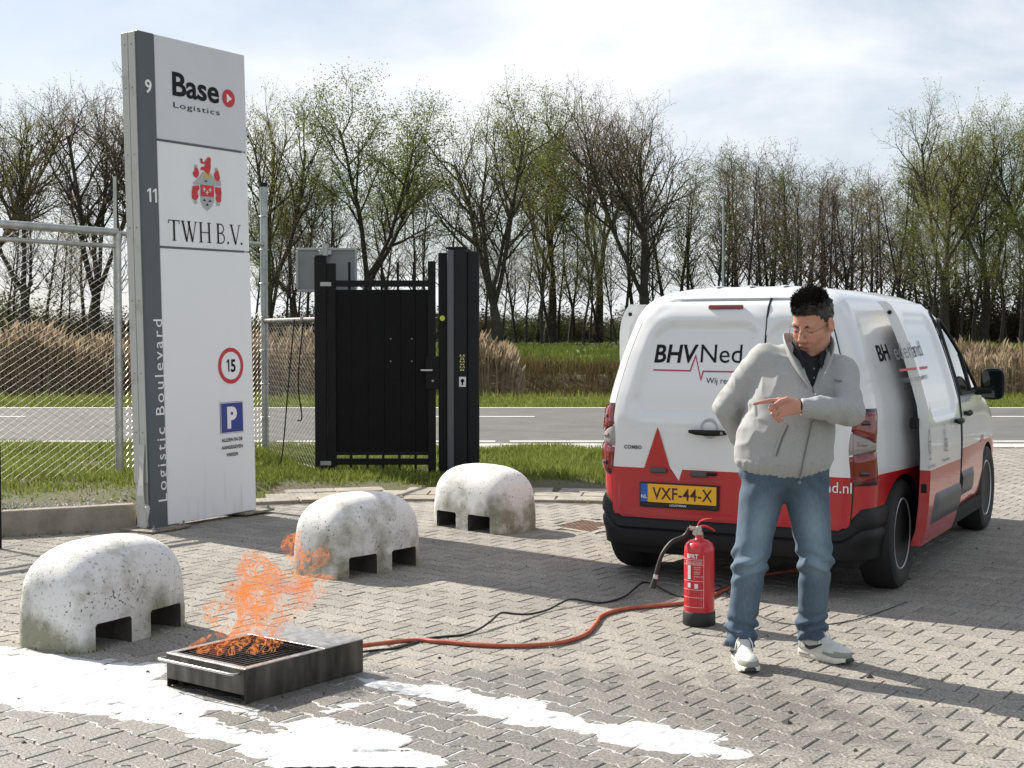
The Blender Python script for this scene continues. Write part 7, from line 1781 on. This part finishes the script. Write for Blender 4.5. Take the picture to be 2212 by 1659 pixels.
for zz in (1.345, 1.305): 
    MB().lathe([(0.0045, 0), (0.004, 0.002), (0, 0.0025)], 8, M=Matrix.Translation((0.108, -0.128-0.004, zz)) @ Matrix.Rotation(PI/2, 4, 'X')).build('button', M_zip, polo)
# jeans
Q = []
def QU(p, k=0.03): Q.append((p, k, 'u'))
QU(ellip((0.003, 0.005, 0.90), (0.200, 0.148, 0.13))); QU(rcone((-0.082, 0.0, 0.84), kneR, 0.106, 0.075), 0.035); QU(rcone((0.098, 0.0, 0.84), kneL, 0.106, 0.075), 0.035)
QU(rcone(kneR, (-0.183, 0.01, 0.17), 0.076, 0.063), 0.02); QU(rcone((-0.183, 0.01, 0.17), (-0.190, -0.004, 0.065), 0.068, 0.067), 0.015)
QU(rcone(kneL, (0.154, 0.085, 0.19), 0.075, 0.063), 0.02); QU(rcone((0.154, 0.085, 0.19), (0.160, 0.112, 0.075), 0.068, 0.066), 0.015)
def qpost(P, d):
    cutz = np.where(P[:, 0] < 0, 0.082+0.02*P[:, 1], 0.098-0.10*P[:, 1]); d = np.maximum(d, cutz-P[:, 2]); return np.maximum(d, P[:, 2]-0.985)
V3, F3 = sdf_mesh(Q, 0.0062, post=qpost)
nr = vnormals(V3, F3); dsp = np.zeros(len(V3))
for i, p in enumerate(V3):
    x, y, z = p; f1 = mnoise.fractal(Vector((x*6, y*6, z*5)), 0.9, 2.1, 3); leg = -1 if x < 0 else 1
    kz = 0.47; wv = math.exp(-((z-kz)/0.075)**2); wa_ = math.exp(-((z-0.15)/0.065)**2); wc = math.exp(-((z-0.83)/0.07)**2)
    tw = z*1.0+leg*x*0.45+y*0.3
    d_ = 0.005*f1+wv*0.0095*math.sin(82*tw+3*f1)+wa_*0.0120*math.sin(95*(z-leg*0.35*x+0.25*y)+4*f1)+wc*0.004*math.sin(70*(z+abs(x)*0.8)+3*f1)
    dsp[i] = d_
V3 = V3+nr*dsp[:, None]
mj = bpy.data.materials.new('washed_denim'); mj.use_nodes = True; n, l = mj.node_tree.nodes, mj.node_tree.links; bs_ = n['Principled BSDF']; bs_.inputs['Roughness'].default_value = 0.9
atn = N(n, 'ShaderNodeAttribute'); atn.attribute_name = 'wear'; tcd = N(n, 'ShaderNodeTexCoord'); tn = N(n, 'ShaderNodeTexNoise'); tn.inputs['Scale'].default_value = 90; tn.inputs['Detail'].default_value = 4
mpd = N(n, 'ShaderNodeMapping'); mpd.inputs['Scale'].default_value = (1, 1, 0.35); l.new(tcd.outputs['Object'], mpd.inputs[0]); l.new(mpd.outputs[0], tn.inputs[0])
sm2 = N(n, 'ShaderNodeMath', operation='MULTIPLY_ADD'); sm2.inputs[1].default_value = 0.35; l.new(tn.outputs[0], sm2.inputs[0]); l.new(atn.outputs['Fac'], sm2.inputs[2])
rd = N(n, 'ShaderNodeValToRGB'); rd.color_ramp.elements[0].position = 0.10; rd.color_ramp.elements[0].color = (0.012, 0.030, 0.064, 1); rd.color_ramp.elements[1].position = 1.0; rd.color_ramp.elements[1].color = (0.19, 0.27, 0.335, 1)
l.new(sm2.outputs[0], rd.inputs[0]); l.new(rd.outputs[0], bs_.inputs['Base Color'])
bpd = N(n, 'ShaderNodeBump'); bpd.inputs['Strength'].default_value = 0.25; bpd.inputs['Distance'].default_value = 0.002; l.new(tn.outputs[0], bpd.inputs['Height']); l.new(bpd.outputs[0], bs_.inputs['Normal'])
jeans = np_obj('jeans', V3, F3, mj, man, smooth=True)
wear = np.zeros(len(V3))
for i, p in enumerate(V3):
    x, y, z = p; t = np.clip((0.86-z)/0.37, 0, 1.3); cx = (lerp(-0.088, -0.150, t) if x < 0 else lerp(0.098, 0.146, t))
    w_ = math.exp(-((x-cx)/0.060)**2)*(0.65*math.exp(-((z-0.63)/0.14)**2)+0.45*math.exp(-((z-0.46)/0.06)**2)+0.22*math.exp(-((z-0.30)/0.12)**2))
    wear[i] = 0.14+w_*(1.0 if y < 0.03 else 0.4)
wa2 = jeans.data.attributes.new('wear', 'FLOAT', 'POINT'); wa2.data.foreach_set('value', wear)
M_dseam = mat('denim_seam', (0.03, 0.05, 0.09), 0.9)
for sg_, (h_, k_, a_) in ((-1, (hipR, kneR, (-0.190, 0, 0.10))), (1, (hipL, kneL, (0.158, 0.11, 0.125)))):
    pass
MB().box((0.045, -0.142, 0.842), (0.014, 0.006, 0.014), 0.002).build('button', M_screw, jeans)
# trainers
M_sole = mat('trainer_sole', (0.72, 0.70, 0.62), 0.6, var=(0.6, 0.58, 0.5), scale=30); M_up = mat('trainer_upper', (0.62, 0.63, 0.60), 0.75, var=(0.52, 0.53, 0.51), scale=60, bump=0.2, bscale=300); M_gr = mat('trainer_grey_suede', (0.27, 0.275, 0.255), 0.85); M_dk = mat('trainer_dark', (0.03, 0.032, 0.034), 0.7); M_lace = mat('lace_white', (0.74, 0.74, 0.72), 0.8)
def shoe(loc, ang, lb):
    root = bpy.data.objects.new('shoe', None); C.objects.link(root); root.parent = man; root.location = loc; root.rotation_euler = (0, 0, ang); tag(root, label=lb)
    ol = [(-0.055, 0), (-0.050, 0.026), (-0.030, 0.036), (0.03, 0.038), (0.09, 0.043), (0.15, 0.052), (0.19, 0.050), (0.222, 0.034), (0.235, 0.004), (0.225, -0.026), (0.19, -0.044), (0.14, -0.047), (0.08, -0.038), (0.02, -0.034), (-0.03, -0.033), (-0.050, -0.022)]
    olS = [tuple(p)[:2] for p in smooth_path([(x, y, 0) for x, y in ol]+[(ol[0][0], ol[0][1], 0)], 4)][:-1]
    b_ = MB(); k = len(olS); Vv = []
    lev_ = [(0.0, 0.90), (0.004, 0.97), (0.018, 1.0), (0.034, 0.985), (0.038, 0.95)]
    for z, s in lev_:
        for x, y in olS: zz = z*(1.0-0.28*sstep(0.05, 0.20, x))+(0.012*sstep(0.17, 0.235, x) if z < 0.01 else 0.004*sstep(0.17, 0.235, x)); Vv.append((0.08+(x-0.08)*s, y*s, zz))
    Ff = [(i*k+j, i*k+(j+1) % k, (i+1)*k+(j+1) % k, (i+1)*k+j) for i in range(len(lev_)-1) for j in range(k)]+[tuple(range(k-1, -1, -1)), tuple(range((len(lev_)-1)*k, len(lev_)*k))]
    b_.add(Vv, Ff).build('sole', M_sole, root, smooth=True, angle=45)
    U_ = [(ellip((0.155, 0.003, 0.040), (0.076, 0.046, 0.042)), 0.02, 'u'), (ellip((0.05, 0.0, 0.055), (0.095, 0.037, 0.048)), 0.03, 'u'), (rcone((-0.018, 0, 0.05), (-0.014, 0, 0.105), 0.036, 0.038), 0.02, 'u'), (rcone((0.02, 0, 0.075), (0.055, 0, 0.108), 0.038, 0.030), 0.03, 'u'), (rcone((0.06, 0, 0.095), (0.14, 0, 0.062), 0.026, 0.022), 0.02, 'u')]
    Vu, Fu = sdf_mesh(U_, 0.005, post=lambda P, d: np.maximum(d, 0.026-P[:, 2]))
    fc_ = Vu[Fu].mean(1); mi = np.zeros(len(Fu), int); mi[((fc_[:, 0] > 0.10) & (fc_[:, 2] < 0.046)) | ((fc_[:, 0] > 0.165) & (fc_[:, 2] < 0.056)) | ((fc_[:, 0] < -0.02) & (fc_[:, 2] < 0.075))] = 1
    up = np_obj('upper', Vu, Fu, [M_up, M_gr], root, smooth=True, mi=mi)
    def side(x, z, sy):
        m_ = (np.abs(Vu[:, 0]-x) < 0.012) & (np.abs(Vu[:, 2]-z) < 0.012) & (Vu[:, 1]*sy > 0); return sy*(float(np.abs(Vu[m_][:, 1]).max())+0.002 if m_.any() else 0.04)
    for sy in (-1, 1):
        sw = [(0.005, 0.074, 0.004), (0.012, 0.060, 0.010), (0.035, 0.056, 0.013), (0.065, 0.066, 0.010), (0.10, 0.080, 0.004)] ; Vs = []
        for x, z, h in sw: Vs += [(x, side(x, z-h, sy), z-h), (x, side(x, z+h*0.4, sy), z+h*0.4)]
        MB().add(Vs, [(2*i, 2*i+1, 2*i+3, 2*i+2) for i in range(len(sw)-1)]).build('side_mark', M_dk, up)
        MB().box((-0.005, sy*0.0335, 0.019), (0.062, 0.008, 0.011), 0.003).build('air_window', M_gr, root)
    for i in range(5):
        x = 0.068+0.017*i; z = 0.117-0.0128*i; MB().tube([(x-0.006, -0.022, z-0.006), (x, -0.010, z+0.004), (x+0.004, 0.010, z+0.004), (x+0.002, 0.022, z-0.006)], 0.0034, 6).build('lace', M_lace, up, smooth=True)
    for sy in (-1, 1): MB().tube(smooth_path([(0.066, 0.0, 0.124), (0.075, sy*0.020, 0.132), (0.088, sy*0.036, 0.108), (0.085, sy*0.040, 0.078)], 4), 0.0030, 6).build('lace', M_lace, up, smooth=True)
    MB().box((0.228, -0.002, 0.022), (0.020, 0.052, 0.018), 0.006).build('toe_tip', M_dk, root)
    return root
shoe((-0.188, 0.015, 0.001), R(-87), 'right trainer pointing at the camera'); shoe((0.155, 0.135, 0.001), R(-50), 'left trainer turned outwards')
# hair: cap with spiky strands
hc = [(hell(hp(0, -0.018, 0.046), (0.0785, 0.099, 0.086)), 0.02, 'u'), (hell(hp(0, 0.020, 0.088), (0.056, 0.062, 0.038)), 0.03, 'u')]
def hpost(P, d):
    q = (P-hpos) @ HM/HS; line = 0.062+0.02*0-0.030*np.clip((0.055-q[:, 1])/0.03, 0, 1)-0.028*np.clip((0.030-q[:, 1])/0.02, 0, 1)-0.06*np.clip((0.0-q[:, 1])/0.05, 0, 1)+0.0
    side_b = (np.abs(q[:, 0]) > 0.05) & (q[:, 1] > 0.004) & (q[:, 1] < 0.036); line = np.where(side_b, line-0.055, line)
    return np.maximum(d, line-q[:, 2])
V4, F4 = sdf_mesh(hc, 0.005, post=hpost)
nr = vnormals(V4, F4); V4 = V4+nr*np.array([0.006*mnoise.fractal(Vector(p)*55, 0.9, 2, 3) for p in V4])[:, None]
M_hair = mat('black_hair', (0.012, 0.010, 0.009), 0.42, var=(0.030, 0.025, 0.021), scale=120)
hair = np_obj('hair', V4, F4, M_hair, man, smooth=True)
hrr = random.Random(4); st = MB(); q4 = (V4-hpos) @ HM/HS
top = [i for i in range(len(V4)) if q4[i, 2] > 0.07]
for k in range(2800):
    i = hrr.choice(top); p = Vector(V4[i]); nn = Vector(nr[i]); h_ = q4[i, 2]
    L_ = (0.005+0.027*sstep(0.085, 0.125, h_))*hrr.uniform(0.5, 1.15); fwd = Vector(HM[:, 1]); upv = Vector(HM[:, 2])
    d = (nn*0.8+upv*0.5+fwd*hrr.uniform(-0.2, 0.5)+Vector((hrr.gauss(0, 0.2), hrr.gauss(0, 0.2), hrr.gauss(0, 0.2)))).normalized()
    st.tube([p-nn*0.003, p+d*L_*0.6, p+d*L_+fwd*0.004], [0.0019, 0.0014, 0.0004], 3, cap=False)
tag(st.build('strands', M_hair, hair, recalc=False), kind='stuff')
# eyebrows and glasses
for s in (-1, 1):
    MB().tube([hp(s*0.012, 0.0875, 0.015), hp(s*0.030, 0.0855, 0.021), hp(s*0.048, 0.071, 0.016)], [0.0040, 0.0044, 0.0026], 6).build('eyebrow', M_hair, hair, smooth=True)
glasses = bpy.data.objects.new('glasses', None); C.objects.link(glasses); glasses.parent = man
M_wf = mat('glasses_frame', (0.10, 0.085, 0.075), 0.35, 0.6)
gm = bpy.data.materials.new('lens_glass'); gm.use_nodes = True; n, l = gm.node_tree.nodes, gm.node_tree.links; n.clear()
o_ = N(n, 'ShaderNodeOutputMaterial'); g1 = N(n, 'ShaderNodeBsdfGlossy'); g1.inputs['Roughness'].default_value = 0.03; t1_ = N(n, 'ShaderNodeBsdfTransparent'); mx = N(n, 'ShaderNodeMixShader'); mx.inputs[0].default_value = 0.06
l.new(t1_.outputs[0], mx.inputs[1]); l.new(g1.outputs[0], mx.inputs[2]); l.new(mx.outputs[0], o_.inputs[0])
for s in (-1, 1):
    oval = [(s*0.032+0.022*math.copysign(abs(math.cos(t))**0.7, math.cos(t)), -0.006+0.0145*math.copysign(abs(math.sin(t))**0.7, math.sin(t))) for t in [2*PI*i/20 for i in range(20)]]
    gy_ = lambda x: 0.108-4.0*x*x
    rim = [hp(x, gy_(x), z) for x, z in oval]
    MB().tube(rim[:11]+[rim[10]], 0.0011, 5, cap=False).build('rim', M_wf, glasses)
    MB().add(rim, [tuple(range(20))]).build('lens', gm, glasses)
    MB().tube([hp(s*0.054, gy_(0.054), 0.0), hp(s*0.074, 0.055, 0.004), hp(s*0.080, -0.005, 0.006), hp(s*0.080, -0.02, -0.004)], 0.0013, 5).build('temple', M_wf, glasses)
MB().tube([hp(-0.010, 0.1085, -0.002), hp(0, 0.112, 0.001), hp(0.010, 0.1085, -0.002)], 0.0012, 5).build('bridge', M_wf, glasses)
# wrist watch strap at the cuff, ring
MB().lathe([(0.0305, -0.006), (0.032, -0.004), (0.032, 0.004), (0.0305, 0.006)], 20, M=Matrix.Translation((0.006, -0.2905, 1.186)) @ Vector((-1, -0.25, 0.03)).to_track_quat('Z', 'Y').to_matrix().to_4x4()).build('watch_strap', M_cable, man, smooth=True)

# ================================================================== SMALL THINGS LEFT ON THE GROUND
wr3 = random.Random(44); wp = []
for (bx_, by_), ba in (((-2.03, 6.88), math.atan2(0.89, 0.45)), ((-0.985, 8.83), R(51.5)), ((-0.215, 10.72), R(-46))):
    for k in range(110):
        a = wr3.uniform(0, 2*PI); c, s = math.cos(a), math.sin(a); e = 5.2
        x = math.copysign(abs(c)**(2/e), c)*0.41+wr3.gauss(0, 0.008); y = math.copysign(abs(s)**(2/e), s)*0.245+wr3.gauss(0, 0.008)
        if fbm(x*3+bx_, y*3+by_, 1.0) < -0.02: continue
        wp.append((bx_+x*math.cos(ba)-y*math.sin(ba), by_+x*math.sin(ba)+y*math.cos(ba), -0.008, wr3.uniform(0.3, 0.8)))
for k in range(520):                                                # along the kerb foot and the slabs
    if k % 2: p = KA+KD*wr3.uniform(-2.5, 1.0)+Vector((KD.y, -KD.x))*abs(wr3.gauss(0, 0.02))
    else:
        q, t = along(rowp, wr3.uniform(0, 4.2)); p = q+Vector((t.y, -t.x))*(0.17+wr3.gauss(0, 0.02))
    if fbm(p.x, p.y, 2.2) > -0.05: wp.append((p.x, p.y, -0.008, wr3.uniform(0.3, 1.0)))
for k in range(260):                                                # in paver joints
    c = wr3.choice(cells)
    if c.y > 11.5 or fbm(c.x, c.y, 0.7, 2, 9.0) < 0.12: continue
    for q in range(5):
        p = c+E2*(PL/2)+E1*wr3.uniform(-0.06, 0.06); wp.append((p.x, p.y, -0.012, wr3.uniform(0.2, 0.5)))
blades('weeds', wp, 0.02, 0.06, 0.004, 0.009, M_grass, 1.2, 9, 'small weeds at the feet of the blocks and in the joints', 'weeds')
db = MB()
for k in range(170):
    y = wr3.uniform(4.9, 11.8); x = wr3.uniform(-0.37*y, 0.40*y); r_ = wr3.uniform(0.004, 0.012)*(1 if k % 9 else 1.8)
    if not inpoly(x, y, PAVE): continue
    a = wr3.uniform(0, PI); o6 = [(r_*1.4, 0, 0), (-r_, 0, 0.001), (0, r_, 0), (0, -r_*0.8, 0), (0.1*r_, 0, r_*0.7), (0, 0, -r_*0.7)]
    db.add([(x+u*math.cos(a)-v*math.sin(a), y+u*math.sin(a)+v*math.cos(a), 0.002+w_) for u, v, w_ in o6], [(0, 2, 4), (2, 1, 4), (1, 3, 4), (3, 0, 4)])
M_deb = mat('dark_debris', (0.04, 0.034, 0.028), 0.9, var=(0.30, 0.28, 0.25), scale=0.9, coord='pos', stops=(0.5, 0.62))
tag(db.build('litter', M_deb, recalc=False), 'tiny stones and crumbs of dirt scattered over the pavers', 'litter', kind='stuff')
